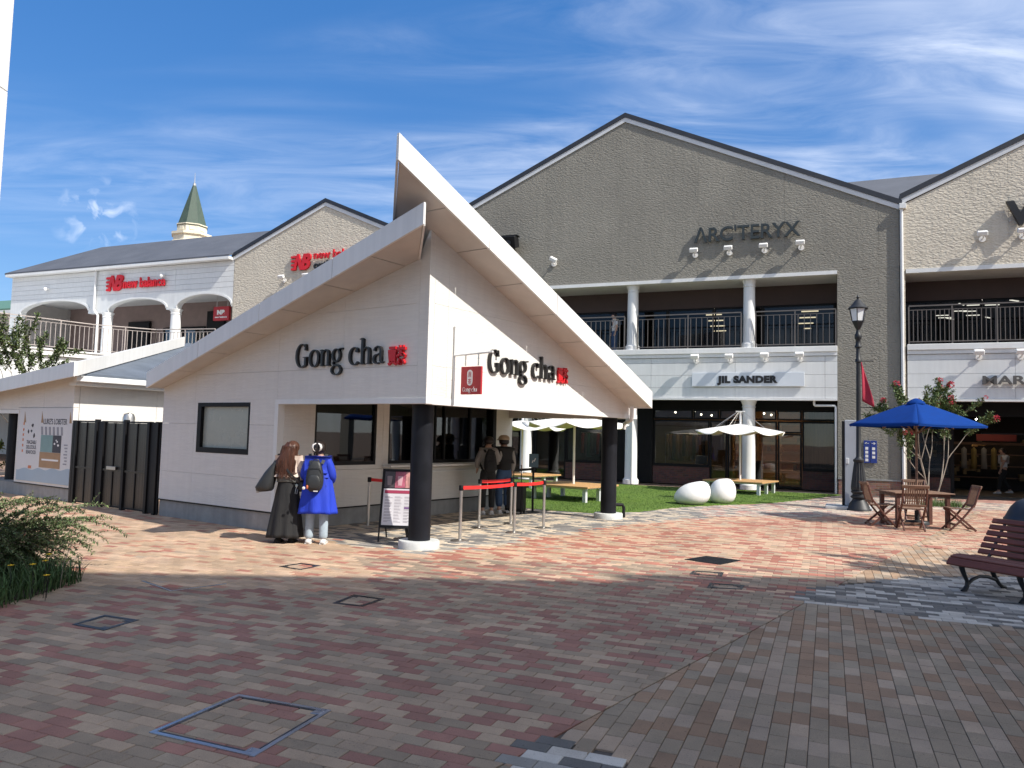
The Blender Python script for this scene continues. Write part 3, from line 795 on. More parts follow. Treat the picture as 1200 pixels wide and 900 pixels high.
# printed wall panel
po = thing('wall_poster', 'white printed seafood poster with a painted shop front on the left kiosk wall', 'poster', KF)
MB().box(-.436, 9.86, .36, -.424, 12.46, 2.055).build('poster_sheet', mat('poster white', (.66, .65, .64), .6, namt=.03), po)
mSEA = mat('poster sea blue', (.36, .45, .52), .6, namt=.03); mINK = mat('poster ink', (.06, .06, .07), .7); mGREYI = mat('poster grey', (.30, .30, .32), .7)
mTAN = mat('poster tan', (.38, .24, .13), .7, namt=.1); mTEAL = mat('poster teal', (.22, .34, .33), .7, namt=.1); mORNG = mat('poster orange', (.62, .22, .10), .7)
pts = [(-.438, 9.86, .36), (-.438, 12.46, .36)]
for i in range(27):
    v = 12.46 - i * .1; pts.append((-.438, v, .62 + .025 * math.sin(v * 9) + (12.46 - v) * .03))
MB().prism(pts, (-.002, 0, 0)).build('sea_print', mSEA, po)
q = MB()
q.box(-.441, 10.32, .70, -.4385, 11.32, 1.05).build('counter_print', mTAN, po)
MB().box(-.441, 10.72, 1.055, -.4385, 11.30, 1.44).build('window_print', mTEAL, po)
MB().box(-.441, 10.32, 1.055, -.4385, 10.71, 1.44).build('board_print', mINK, po)
aw_ = MB()
for i in range(11):
    a0 = 11.30 - i * .095
    if i % 2 == 0: aw_.prism([(-.4385, a0, 1.445), (-.4385, a0 - .093, 1.445), (-.4385, a0 - .093 + .03, 1.63), (-.4385, a0 + .03, 1.63)], (-.0025, 0, 0))
aw_.build('awning_print', mGREYI, po)
t_ = MB()
for (y, z, s) in ((10.62, 1.25, .04), (10.5, 1.30, .035), (10.45, 1.22, .045), (10.55, 1.33, .03)): t_.prism([(-.4415, y + s * math.cos(k), z + s * .6 * math.sin(k)) for k in [2 * math.pi * i / 8 for i in range(8)]], (-.001, 0, 0))
t_.box(-.443, 10.4, .86, -.4415, 11.2, .90).build('white_print', mWHITE, po)
sign_letters(po, xz_frame((-.437, 11.22, 1.69), (0, -1, 0)), "LUKE'S LOBSTER", 1.12, .13, .002, mINK, .012, 'lettering', join=True)
for i, s in enumerate(('TRACEABLE', 'DELICIOUS', 'SEAFOOD')):
    sign_letters(po, xz_frame((-.437, 12.02, 1.22 - i * .115), (0, -1, 0)), s, .5, .085, .002, mINK, .01, 'lettering', join=True)
for (y, z, s) in ((11.75, 1.62, .07), (11.98, 1.50, .06), (11.62, 1.40, .075), (11.8, 1.5, .05)):
    sp = MB()
    for k in range(4):
        a = k * .5 + y * 7; sp.bar((-.440, y, z), (-.440, y + s * math.cos(a), z + s * math.sin(a)), .03, .003, (1, 0, 0))
    sp.build('claw_print', mINK, po)
for z in (1.66, 1.52, 1.40, 1.28, 1.15, 1.02): MB().box(-.4405, 12.18, z, -.438, 12.24, z + .06).build('orange_print', mORNG, po)
MB().box(-.4425, 11.7, .655, -.4412, 11.86, .72).build('orange_print', mORNG, po)
sp = MB()
for y in (11.32, 12.2, 9.98): sp.prism([(-.4385, y, 1.98), (-.4385, y - .09, 1.72), (-.4385, y + .02, 1.72)], (-.002, 0, 0))
sp.build('buoy_print', mTAN, po)
sp = MB()
for i in range(7): sp.box(-.4405, 10.02, 1.22 - i * .07, -.438, 10.18 - .03 * (i % 3), 1.25 - i * .07)
sp.build('grey_print', mGREYI, po)

# ------------------------------------------------------------------ black screen fence between the two kiosks
fe = thing('screen_fence', 'tall black screen fence with ribbed panels joining the two white kiosks', 'fence', KF)
mPOLY = mat('dark ribbed polycarbonate', (.020, .017, .015), .3, nscale=1.2, namt=.4, stretch=(1, 3, .4), bscale=9, bstr=.35, bdist=.02, bstretch=(1, 5, .05))
vs_ = [9.74, 8.77, 8.46, 7.62, 6.66, 6.42]
for v in (9.76, 9.66, 8.80, 8.50, 7.64, 6.76, 6.45): MB().box(-.46, v - .045, .0, -.37, v + .045, 1.79 + .03 * (v in (8.80, 7.64)), .006).build('post', mBLACK, fe)
for a, b in ((9.61, 8.85), (8.45, 7.69), (7.59, 6.81)):
    mid = (a + b) / 2
    for p, q_ in ((a - .02, mid + .02), (mid - .02, b + .02)):
        pm = MB(); n = 10
        for i in range(n):
            y0 = p + (q_ - p) * i / n; y1 = p + (q_ - p) * (i + 1) / n
            pm.prism([(-.42, y0, .06), (-.42, y1, .06), (-.42, y1, 1.75), (-.42, y0, 1.75)], (.014 + .012 * (i % 2), 0, 0))
        pm.build('screen_panel', mPOLY, fe)
    MB().box(-.435, b, 1.755, -.385, a, 1.788).build('rail', mBLACK, fe)
    MB().box(-.435, b, .03, -.385, a, .058).build('rail', mBLACK, fe)
    MB().box(-.440, b, .76, -.38, a, .80).build('rail', mat('worn rail', (.05, .048, .045), .3, metal=.6), fe)
    MB().box(-.435, mid - .015, .062, -.39, mid + .015, 1.752).build('stile', mBLACK, fe)
for a, b in ((8.755, 8.545), (6.715, 6.495), (6.405, 6.345), (9.86, 9.805), (9.705, 9.705)):
    if a - b > .01: MB().box(-.43, b, .02, -.40, a, 1.78).build('filler_panel', mBLACK, fe)
for a, b in ((8.46, 8.44), (8.86, 8.84), (7.70, 7.68), (7.60, 7.58), (6.83, 6.80), (9.62, 9.60)): MB().box(-.432, b, .06, -.408, a, 1.75).build('filler_strip', mBLACK, fe)
MB().box(-.47, 7.9, .79, -.44, 8.25, .86, .005).build('latch', mSTEEL, fe)

# far pale glazed wall seen between the kiosks
bk = thing('glass_shelter', 'pale greenish glass wall panel seen between the two kiosks', 'shelter', KF)
MB().box(4.6, 8.2, 0, 4.64, 11.2, 2.55).build('glass_panel', mat('pale green glass', (.50, .62, .60), .2), bk)
MB().box(4.5, 9.25, 0, 4.59, 9.45, 2.6).build('post', mGTRIM, bk)
va = thing('vent_drum', 'shiny round steel vent cowl rising behind the black screen fence', 'vent', KF)
MB().lathe([(.0, 1.2), (.13, 1.2), (.13, 1.88), (.10, 1.96), (.001, 1.99)], 20, (.35, 9.0, 0)).build('cowl', mSTEEL, va, smooth=40)
MB().tube([(.35, 9.0, 0), (.35, 9.0, 1.21)], .05, 8).build('vent_pipe', mSTEEL, va, smooth=40)
# ================================================================== LONG SHOPPING BUILDING (three fronts in one line)
def rail_run(parent, pts, z0, z1, m, step, rposts, bal=True):
    """railing along a polyline (a,b); posts, balusters and rails are sub-parts"""
    r_ = MB()
    for p, q in zip(pts, pts[1:]): r_.bar((*p, z1), (*q, z1), .05, .04).bar((*p, z0 + .09), (*q, z0 + .09), .03, .03)
    rail = r_.build('railing', m, parent)
    bm_ = MB().box(-.011, -.011, z0 + .07, .011, .011, z1 - .14).mesh('baluster', m); pm_ = MB().box(-.02, -.02, z0, .02, .02, z1 - .02).mesh('post', m)
    for p, q in zip(pts, pts[1:]):
        p = Vector(p); q = Vector(q); L = (q - p).length; n = max(1, round(L / rposts))
        for i in range(n + 1): c = p + (q - p) * i / n; link('post', pm_, rail, Matrix.Translation((c.x, c.y, 0)))
        k = int(L / step)
        for i in range(1, k): c = p + (q - p) * i / k; link('baluster', bm_, rail, Matrix.Translation((c.x, c.y, 0)))
        MB().bar((*p, z1 - .14), (*q, z1 - .14), .025, .02).build('mid_rail', m, rail)
    return rail
def tuscan(parent, a, b, z0, z1, r, name='column'):
    h = z1 - z0
    prof = [(r * 1.28, 0), (r * 1.28, .16), (r * 1.1, .20), (r, .26), (r * .97, h * .6), (r * .93, h - .26), (r * 1.05, h - .24), (r * .95, h - .20), (r * 1.0, h - .13), (r * 1.22, h - .02), (r * 1.22, h)]
    return MB().lathe(prof, 24, (a, b, z0)).build(name, mWCOL, parent, smooth=35)
def gable_front(parent, a0, a1, pk, zp, ze0, ze1, hole, m, zb, x_step=3.03):
    poly = [(a0, zb), (a1, zb), (a1, ze1), (pk, zp), (a0, ze0)]
    xs = [a0]; 
    while xs[-1] + x_step < a1 - .4: xs.append(xs[-1] + x_step)
    xs.append(a1)
    wall_panels(parent, 'wall_panel', poly, xs, [zb - .01, 7.69, 15], [hole], lambda a, z: (a, 0, z), (0, .35, 0), m, .005)
def gable_roof(parent, a0, a1, pk, zp, ze0, ze1, depth):
    for s, (ae, ze) in (('l', (a0, ze0)), ('r', (a1, ze1))):
        P = Vector((pk, -.005, zp)); E_ = Vector((ae, -.005, ze)); back = Vector((0, depth, 0))
        MB().prism([P, E_, E_ + back, P + back], (0, 0, .10)).build('roof', mROOF, parent)
        MB().prism([P + Vector((0, -.02, .12)), E_ + Vector((0, -.02, .12)), E_ + Vector((0, -.02, -.06)), P + Vector((0, -.02, -.06))], (0, -.045, 0)).build('barge_board', mEDGE, parent)
        MB().prism([P + Vector((0, -.035, -.062)), E_ + Vector((0, -.035, -.062)), E_ + Vector((0, -.035, -.24)), P + Vector((0, -.035, -.24))], (0, .06, 0)).build('barge_trim', mGTRIM, parent)
def fascia_band(parent, a0, a1, xs):
    wall_panels(parent, 'fascia_panel', [(a0, 3.24), (a1, 3.24), (a1, 4.72), (a0, 4.72)], xs, [3.24, 3.62, 4.075, 4.53, 4.72], [], lambda a, z: (a, 0, z), (0, .25, 0), mWSIDE, .008)
    c_ = MB().box(a0, -.05, 3.17, a1, .30, 3.236).build('drip_band', mTRIM, parent)
    MB().box(a0, -.08, 4.86, a1, .30, 5.06, .012).build('cornice', mTRIM, parent)
    MB().box(a0, -.04, 4.73, a1, .25, 4.855).build('cornice', mTRIM, parent)
def shopfront(parent, bays, b, gm=None):
    """bays: (a0,a1,z0,z1,kind) - framed panes"""
    for a0, a1, z0, z1 in bays:
        f = MB(); t = .06
        f.box(a0, b - .05, z0, a0 + t, b + .05, z1).box(a1 - t, b - .05, z0, a1, b + .05, z1).box(a0 + t, b - .05, z0, a1 - t, b + .05, z0 + t).box(a0 + t, b - .05, z1 - t, a1 - t, b + .05, z1)
        w = f.build('window', mFRAME, parent)
        MB().box(a0 + t, b - .006, z0 + t, a1 - t, b + .006, z1 - t).build('pane', gm or mGLASS, w)

# ------------------------------------------------ grey gabled front
g1 = thing('gabled_building', 'grey stone-clad building with a wide gable and white balcony front', 'building', AF)
gable_front(g1, -16.88, 1.93, -7.59, 14.02, 9.9, 9.76, (-15.5, 0, 0, 7.69), mTAUPE, .55)
gable_roof(g1, -16.88, 2.02, -7.59, 14.24, 10.08, 9.86, 16)
MB().box(.0, .36, .55, .12, 2.2, 7.69).build('jamb', mTAUPE, g1)
MB().box(.02, -.012, -.02, 1.93, .34, .50).build('brick_base', mPBRICK, g1)
MB().box(.0, -.03, .50, 1.95, .34, .548).build('base_ledge', mCONC, g1)
MB().box(-15.5, -.05, 7.56, -.002, .36, 7.688).build('soffit_lip', mTRIM, g1)
MB().box(-15.5, .36, 7.58, -.002, 1.7, 7.64).build('soffit', mWSIDE, g1)
MB().box(-15.5, 1.7, 6.85, -.002, 1.9, 7.64).build('bulkhead', mBULK, g1)
fascia_band(g1, -15.5, -.005, [-15.5, -12.6, -9.5, -6.45, -3.4, -.4, 0])
MB().box(-15.5, .30, 4.7, -.004, 9, 5.0).build('floor_slab', mDARKW, g1)
for a in (-11.55, -7.25, -2.95): tuscan(g1, a, .30, 5.06, 7.565, .215)
for a in (-11.55, -7.25, -2.95): tuscan(g1, a, .32, -.02, 3.175, .235)
rail_run(g1, [(-15.4, .02), (-11.8, .02)], 5.06, 6.35, mRAIL, .19, 1.9); rail_run(g1, [(-11.3, .02), (-7.5, .02)], 5.06, 6.35, mRAIL, .19, 1.9); rail_run(g1, [(-7.0, .02), (-3.2, .02)], 5.06, 6.35, mRAIL, .19, 1.9); rail_run(g1, [(-2.7, .02), (-.05, .02)], 5.06, 6.35, mRAIL, .19, 1.4)
# upper shop front and room
shopfront(g1, [(-15.4, -13.0, 5.06, 6.84), (-12.98, -10.2, 5.06, 6.84), (-10.18, -7.9, 5.06, 6.84), (-7.88, -6.2, 5.06, 6.84), (-6.18, -4.4, 5.06, 6.84), (-4.38, -2.6, 5.06, 6.84), (-2.58, -.05, 5.06, 6.84)], 1.78, mGLASSU)
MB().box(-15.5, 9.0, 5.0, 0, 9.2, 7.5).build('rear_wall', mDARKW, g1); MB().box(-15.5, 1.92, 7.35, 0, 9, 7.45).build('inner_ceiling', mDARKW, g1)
MB().box(-6.05, 5, 5.02, -5.3, 5.1, 6.5).box(-2.2, 4, 5.02, -1.2, 4.1, 6.3).box(-10, 6, 5.02, -8.4, 6.1, 6.5).build('display_wall', mat('display wall', (.16, .165, .16), .7), g1)
MB().box(-5.95, 4.7, 5.02, -5.4, 4.9, 6.3).box(-5.9, 4.69, 5.6, -5.45, 4.7, 5.7).build('display_rack', mat('grey rack', (.22, .25, .24), .6), g1)
led = MB().box(-.32, -.03, -.02, .32, .03, .02).mesh('strip_light', mLED)
for a in (-4.6, -.85):
    for i in range(5): link('strip_light', led, g1, Matrix.Translation((a - .12 * i, 2.6 + 1.5 * i, 6.98 - .02 * i)))
# lower shop front
B2 = 2.0
MB().box(-15.5, 1.9, 2.9, 0, 2.1, 3.25).build('bulkhead', mFRAME, g1)
MB().box(-8.3, 1.9, -.02, -6.76, 2.1, 2.9).build('dark_panel', mFRAME, g1)
for a0, a1 in ((-6.75, -4.56), (-1.19, -.01), (-10.4, -8.32)): MB().box(a0, 1.92, -.02, a1, 2.08, .66).build('dado', mDADO, g1); MB().box(a0, 1.89, .66, a1, 2.1, .70).build('sill', mFRAME, g1)
shopfront(g1, [(-6.75, -4.56, .70, 2.48), (-1.19, -.01, .70, 2.48), (-10.4, -8.32, .70, 2.48), (-4.54, -3.9, .0, 2.48), (-3.88, -3.0, .0, 2.48), (-2.98, -2.08, .0, 2.48), (-2.06, -1.21, .0, 2.02), (-2.06, -1.21, 2.04, 2.48), (-12.9, -11.8, 0, 2.48), (-11.78, -10.42, 0, 2.48), (-15.4, -12.92, .3, 2.48)], B2)
shopfront(g1, [(-6.75, -5.2, 2.52, 2.9), (-5.18, -4.2, 2.52, 2.9), (-4.18, -2.1, 2.52, 2.9), (-2.08, -1.21, 2.52, 2.9), (-1.19, -.01, 2.52, 2.9), (-10.4, -8.32, 2.52, 2.9), (-15.4, -10.42, 2.52, 2.9)], B2)
MB().box(-15.5, 2.1, -.02, 0, 8.8, .02).build('shop_floor', mat('shop floor', (.20, .16, .12), .35), g1)
mWARM = mat('warm shop wall', (.34, .21, .11), .8, namt=.15)
MB().box(-8, 7.0, .0, 0, 7.1, 3.2).build('rear_wall', mWARM, g1); MB().box(-15.5, 7.0, .0, -8.02, 7.1, 3.2).build('rear_wall', mDARKW, g1)
MB().box(-15.5, 2.12, 3.1, 0, 7, 3.16).build('inner_ceiling', mDARKW, g1)
MB().box(-1.0, 3.0, .02, -.1, 3.1, 2.9).build('timber_wall', mat('timber lining', (.24, .14, .06), .6, stretch=(8, 8, .5), nscale=3, namt=.3), g1)
sh = MB()
for z in (.45, .85, 1.25, 1.65, 2.05): sh.box(-4.2, 6.3, z, -1.3, 6.95, z + .05)
for a in (-4.2, -3.2, -2.25, -1.35): sh.box(a, 6.3, 0, a + .06, 6.95, 2.6)
for z in (.45, .85, 1.25, 1.65, 2.05): sh.box(-4.2, 6.26, z - .05, -1.3, 6.298, z + .05)
sh.box(-4.2, 6.26, 2.42, -1.3, 6.298, 2.6)
sh.build('display_shelf', mat('shelf timber', (.55, .36, .19), .5, namt=.12), g1)
sl_ = MB().box(-1.3, -.012, -.008, 1.3, .012, .008).mesh('shelf_fill', mat_emit('shelf glow', (1.0, .66, .34), 9))  # strips hidden behind the lips, added to give the shelves a warm glow
for z in (.42, .82, 1.22, 1.62, 2.02, 2.5): link('shelf_fill', sl_, g1, Matrix.Translation((-2.75, 6.33, z + .008)))
for i in range(14):
    a = -4.1 + R.random() * 2.6; z = R.choice((.5, .9, 1.3, 1.7)); w_ = .08 + R.random() * .12
    MB().box(a, 6.4, z, a + w_, 6.7, z + .12 + R.random() * .14, .01).build('shelf_goods', mat('goods', R.choice(((.3, .18, .1), (.1, .06, .04), (.45, .4, .3), (.04, .04, .045))), .6), g1)
MB().box(-5.25, 3.0, .7, -4.8, 3.4, 1.08, .005).build('display_cube', mat('grey cube', (.42, .43, .44), .6), g1)
MB().box(-3.3, 2.6, .0, -2.75, 3.2, .95).build('display_plinth', mat('oxblood plinth', (.10, .028, .02), .6), g1)
MB().tube([(-6.6, 3.7, 1.95), (-4.8, 3.7, 1.95)], .015, 6).tube([(-6.6, 3.7, .0), (-6.6, 3.7, 1.95)], .015, 6).tube([(-4.8, 3.7, .0), (-4.8, 3.7, 1.95)], .015, 6).build('clothes_rail', mSTEEL, g1)
def garment(parent, a, b, z, c, m, L=.95):
    w_ = .19; rings = []
    for t, rx, ry in ((0, .03, .03), (.05, .10, .04), (.10, .20, .06), (.35, .19, .07), (.7, .21, .07), (1, .23, .08)):
        rings.append([(a + rx * .45 * math.cos(q), b + ry * 2.2 * math.sin(q) * (1 + .15 * math.cos(3 * q + a * 9)), z - L * t) for q in [2 * math.pi * k / 14 for k in range(14)]])
    MB().loft(rings).build('hanging_garment', m, parent, smooth=180)
GC = [mat('cloth %d' % i, c, .85, namt=.15) for i, c in enumerate(((.30, .19, .10), (.32, .24, .15), (.07, .075, .08), (.12, .13, .10), (.28, .22, .13), (.22, .10, .05), (.10, .06, .04), (.16, .17, .15)))]
for i in range(13): garment(g1, -6.5 + i * .135, 3.7, 1.93, i, GC[(i * 5 + i // 3) % 8], .9 + .2 * R.random())
MB().tube([(-10.2, 3.4, 1.9), (-8.5, 3.4, 1.9)], .015, 6).build('clothes_rail', mSTEEL, g1)
GR = [mat('cloth r%d' % i, c, .85, namt=.15) for i, c in enumerate(((.32, .04, .035), (.09, .09, .09), (.05, .13, .09), (.10, .10, .11)))]
for i in range(12): garment(g1, -10.1 + i * .135, 3.4, 1.88, i, GR[(i * 3 + i // 4) % 4], .85 + .2 * R.random())
sp = MB().ball((0, 0, 0), .035, n=8, m=6).mesh('spot_lamp', mSPOT)
for a, b, z in ((-6.0, 2.6, 2.80), (-5.3, 3.0, 2.85), (-5.1, 3.4, 2.75), (-4.6, 2.8, 2.7), (-3.4, 3.0, 2.78), (-2.6, 2.7, 2.80), (-2.35, 2.9, 2.75), (-9.4, 3.2, 2.7), (-8.8, 2.6, 2.6)): link('spot_lamp', sp, g1, Matrix.Translation((a, b, z)))
mPANEL = mat_emit('warm fill light', (1.0, .82, .60), 5.0)  # unseen panels added behind the bulkhead to brighten the shop goods
for a, b in ((-5.7, 3.1), (-9.3, 2.9), (-2.7, 4.6), (-13.5, 3.2)): MB().box(a - .5, b - .15, 3.07, a + .5, b + .15, 3.098).build('fill_light', mPANEL, g1)
MB().tube([(-.75, .15, 3.17), (-.75, .15, 3.03), (-.72, .13, 3.0), (-.09, .06, 3.0), (-.06, .05, 2.95), (-.06, .05, .0)], .04, 8).build('downpipe', mTRIM, g1, smooth=50)
MB().tube([(-7.15, .05, 3.1), (-7.15, .05, .0)], .04, 8).build('downpipe', mTRIM, g1, smooth=50)
MB().tube([(2.0, -.05, 9.75), (2.0, -.05, 0)], .055, 10).build('downpipe', mTRIM, g1, smooth=50)
MB().box(1.93, -.16, 9.66, 2.14, .02, 9.84, .01).build('gutter_end', mTRIM, g1)
MB().prism([(-4, 1.5, 10.0), (7, 1.5, 10.0), (7, 7.2, 13.0), (-4, 7.2, 13.0)], (0, .1, .1)).build('roof', mROOF, g1)
MB().box(-15.6, 9.3, 0, 1.8, 9.6, 9.8).box(-16.8, .4, 0, -16.6, 9.3, 9.8).build('rear_wall', mDARKW, g1)
MB().box(-16.6, .2, -.02, -15.52, .36, 7.6).build('side_pier', mTAUPE, g1)

# ------------------------------------------------ beige gabled front on the right
g2 = thing('gabled_building', 'beige stone-clad gabled building at the right edge, balcony over a dark shop', 'building', AF)
gable_front(g2, 2.06, 21, 11.6, 14.26, 9.83, 9.83, (2.10, 0, 20, 7.60), mBEIGE, .0)
gable_roof(g2, 1.95, 21.1, 11.6, 14.46, 10.06, 10.06, 16)
MB().box(2.12, -.05, 7.46, 20, .36, 7.596).build('soffit_lip', mTRIM, g2)
MB().box(2.12, .36, 7.48, 20, 1.7, 7.54).build('soffit', mWSIDE, g2); MB().box(2.12, 1.7, 6.8, 20, 1.9, 7.54).build('bulkhead', mBULK, g2)
fascia_band(g2, 2.14, 20, [2.14, 5.2, 8.2, 11.2, 14.2, 17.2, 20])
MB().box(2.12, .30, 4.7, 20, 9, 5.0).build('floor_slab', mDARKW, g2)
rail_run(g2, [(2.2, .02), (9.8, .02)], 5.06, 6.35, mRAIL, .13, 1.3)
for a in (9.95, 15.3): tuscan(g2, a, .30, 5.06, 7.46, .215); tuscan(g2, a, .32, -.02, 3.175, .235)
shopfront(g2, [(2.2, 4.6, 5.06, 6.8), (4.62, 7.0, 5.06, 6.8), (7.02, 9.6, 5.06, 6.8), (9.62, 14, 5.06, 6.8)], 1.78, mGLASSU)
MB().box(2.1, 9.0, 5.0, 20, 9.2, 7.5).box(2.1, 2, 5, 2.2, 9, 7.5).build('rear_wall', mDARKW, g2); MB().box(2.12, 1.92, 7.4, 20, 9, 7.45).build('inner_ceiling', mDARKW, g2)
ledw = MB().box(-.4, -.02, -.015, .4, .02, .015).mesh('strip_light', mLEDW)
for i, (a, b, z, rz) in enumerate(((4.6, 3.2, 7.0, 0), (5.5, 3.3, 7.05, 0), (4.3, 4.0, 7.0, 1.1), (5.9, 3.6, 7.0, .8), (4.8, 4.6, 7.05, 0), (5.4, 4.7, 7.05, 0), (4.5, 5.6, 7.0, 0), (4.9, 6.4, 7.1, 0), (5.2, 7.5, 7.1, 0), (4.4, 7.6, 7.0, .9), (6.8, 3.4, 7.05, .9), (7.4, 4, 7.0, 0), (4.0, 6.6, 7.0, 0), (4.2, 7.6, 7.05, 0), (5.8, 8.2, 7.1, .9))):
    link('strip_light', ledw, g2, Matrix.Translation((a, b, z)) @ Matrix.Rotation(rz, 4, 'Z') @ Matrix.Scale(.6, 4, (1, 0, 0)))
MB().box(5.6, 3.5, 5.3, 7.2, 4.3, 5.75, .04).build('tan_sofa', mat('tan leather', (.30, .15, .05), .5), g2)
for i in range(9): garment(g2, 2.6 + i * .28, 4.0, 6.4, i, GC[(i * 3 + 2) % 8], 1.0)
# ground floor
MB().box(2.12, 1.9, 2.75, 20, 2.1, 3.25).build('bulkhead', mFRAME, g2)
MB().box(2.3, 1.92, -.02, 3.6, 2.08, .62).build('dado', mDADO, g2); MB().box(2.3, 1.89, .62, 3.6, 2.1, .66).build('sill', mFRAME, g2)
shopfront(g2, [(2.3, 3.6, .66, 2.75), (6.2, 8.6, 0, 2.75), (8.62, 11, 0, 2.75)], B2)
MB().box(3.6, 1.92, 0, 3.72, 2.08, 2.75).box(6.08, 1.92, 0, 6.2, 2.08, 2.75).box(4.55, 1.92, 2.15, 6.08, 2.08, 2.2).build('door_frame', mFRAME, g2)
MB().box(2.12, 2.1, -.02, 20, 8.8, .02).build('shop_floor', mat('dark shop floor', (.05, .045, .04), .5), g2)
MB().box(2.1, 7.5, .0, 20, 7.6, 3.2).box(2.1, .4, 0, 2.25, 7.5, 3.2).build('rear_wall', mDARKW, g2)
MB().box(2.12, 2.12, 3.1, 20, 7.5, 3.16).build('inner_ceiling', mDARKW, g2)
MB().box(3.0, 4.4, 0, 3.9, 5.0, .85).build('display_table', mat('grey table', (.16, .16, .17), .6), g2)
tt = MB()
for i in range(26): a = 2.8 + R.random() * 4.5; z = .2 + R.random() * 1.7; tt.box(a, 6.6, z, a + .1 + R.random() * .2, 6.9, z + .1 + R.random() * .25)
tt.build('shelf_goods', mat('mixed goods', (.22, .15, .07), .7, namt=.5, nscale=1.3), g2)
sh = MB()
for z in (.5, .95, 1.4, 1.85): sh.box(2.6, 6.5, z, 7.6, 6.95, z + .04)
sh.build('display_shelf', mat('brown shelf', (.14, .07, .04), .6), g2)
link('shelf_fill', sl_, g2, Matrix.Translation((5.6, 6.6, 1.83))); sh.v = []; sh.f = []; sh.box(2.6, 6.44, 1.80, 7.6, 6.498, 1.90); sh.build('shelf_lip', mat('brown shelf lip', (.14, .07, .04), .6), g2)  # added glow strip, and the lip that hides it
for a, b, z in ((3.2, 3.0, 2.72), (3.5, 3.4, 2.68), (4.6, 3.2, 2.70), (5.0, 3.8, 2.65), (4.0, 4.5, 2.6)): link('spot_lamp', sp, g2, Matrix.Translation((a, b, z)))
MB().box(4.9, 5.2, 1.95, 6.2, 5.25, 2.2).build('red_header', mat('red header', (.20, .03, .02), .6), g2)
for i in range(4): garment(g2, 4.4 + i * .32, 4.6, 1.7, i, mat('mustard cloth', R.choice(((.22, .15, .04), (.06, .07, .09), (.20, .18, .15))), .85), .8)
MB().box(2.08, 9.3, 0, 20.9, 9.6, 9.7).build('rear_wall', mDARKW, g2)

for a, b in ((3.0, 3.4), (5.2, 4.4)): MB().box(a - .4, b - .12, 3.07, a + .4, b + .12, 3.098).build('fill_light', mPANEL, g2)  # more added fill panels, for the right shop
# ------------------------------------------------ arcade front on the left
g3 = thing('arcade_building', 'white building with three balcony arches and a beige gable, slate hipped roof', 'building', AF)
gable_front(g3, -26.70, -16.92, -21.54, 12.0, 9.82, 10.0, (-99, -9, -98, -8), mBEIGE, .0)
gable_roof(g3, -26.85, -16.90, -21.54, 12.2, 9.98, 10.2, 14)
MB().prism([(-26.72, .02, 0), (-26.72, .02, 9.80), (-26.72, 8, 9.80), (-26.72, 8, 0)], (.06, 0, 0)).build('side_wall', mBEIGE, g3)
ARCH = [(-39.05, 2.62, 7.72, 8.34), (-32.95, 2.0, 7.62, 8.19), (-28.52, 1.72, 7.62, 8.22)]
edges = [-42.56, -35.15, -30.42, -26.73]
for (c, hw, zs_, zt), a0, a1 in zip(ARCH, edges, edges[1:]):
    # rows of siding above the arch
    wall_panels(g3, 'siding_row', [(a0, 8.5), (a1, 8.5), (a1, 9.78), (a0, 9.78)], [a0, a1], [8.5, 8.76, 9.02, 9.28, 9.54, 9.80], [], lambda a, z: (a, 0, z), (0, .3, 0), mWSIDE, .012)
    pts = [(a0, 7.55), (a0, 8.5), (a1, 8.5), (a1, 7.55), (c + hw, 7.55)]
    n = 18
    arcp = []
    for i in range(n + 1):
        t = math.pi * i / n; arcp.append((c + hw * math.cos(t), zs_ + (zt - zs_) * math.sin(t)))
    sm = MB()
    full = [(a1, 7.55)] + [(c + hw, 7.55)] + arcp + [(c - hw, 7.55), (a0, 7.55)]
    for p, q in zip(full, full[1:]):
        if abs(p[0] - q[0]) > 1e-4: sm.prism([(p[0], 0, p[1]), (q[0], 0, q[1]), (q[0], 0, 8.494), (p[0], 0, 8.494)], (0, .3, 0))
    sm.build('arch_wall', mWSIDE, g3)
    tr = MB()
    for p, q in zip(arcp, arcp[1:]):
        k = 1.045
        P2 = (c + (p[0] - c) * k, zs_ + (p[1] - zs_) * k + .06); Q2 = (c + (q[0] - c) * k, zs_ + (q[1] - zs_) * k + .06)
        tr.prism([(p[0], -.04, p[1]), (q[0], -.04, q[1]), (Q2[0], -.04, Q2[1]), (P2[0], -.04, P2[1])], (0, .036, 0))
    tr.build('arch_trim', mTRIM, g3)
for a in (-35.15, -30.42): tuscan(g3, a, .15, 5.05, 7.56, .26)
MB().box(-42.56, 0, 5.05, -41.75, .3, 7.54).build('end_pier', mWSIDE, g3)
MB().box(-42.7, -.32, 9.80, -26.80, .25, 9.93).build('gutter', mTRIM, g3)
MB().prism([(-42.8, -.3, 9.94), (-26.80, -.3, 9.94), (-26.0, 4.0, 12.3), (-40.7, 4.0, 12.3)], (0, 0, .08)).build('roof', mROOF, g3)
MB().prism([(-42.8, -.3, 9.94), (-40.7, 4.0, 12.3), (-42.8, 8.3, 9.94)], (-.0, 0, .08)).build('roof', mROOF, g3)
MB().tube([(-35.9, -.1, 9.8), (-35.9, -.1, 7.75), (-35.7, -.12, 7.55), (-35.55, -.12, 7.4), (-35.55, -.12, 5.0)], .06, 8).build('downpipe', mTRIM, g3, smooth=50)
MB().box(-42.5, 3.4, 5.0, -26.8, 3.5, 9.4).build('rear_wall', mat('mauve balcony wall', (.23, .17, .155), .8, namt=.1), g3)
MB().box(-42.5, .31, 8.55, -26.8, 3.4, 8.62).build('balcony_ceiling', mWSIDE, g3)
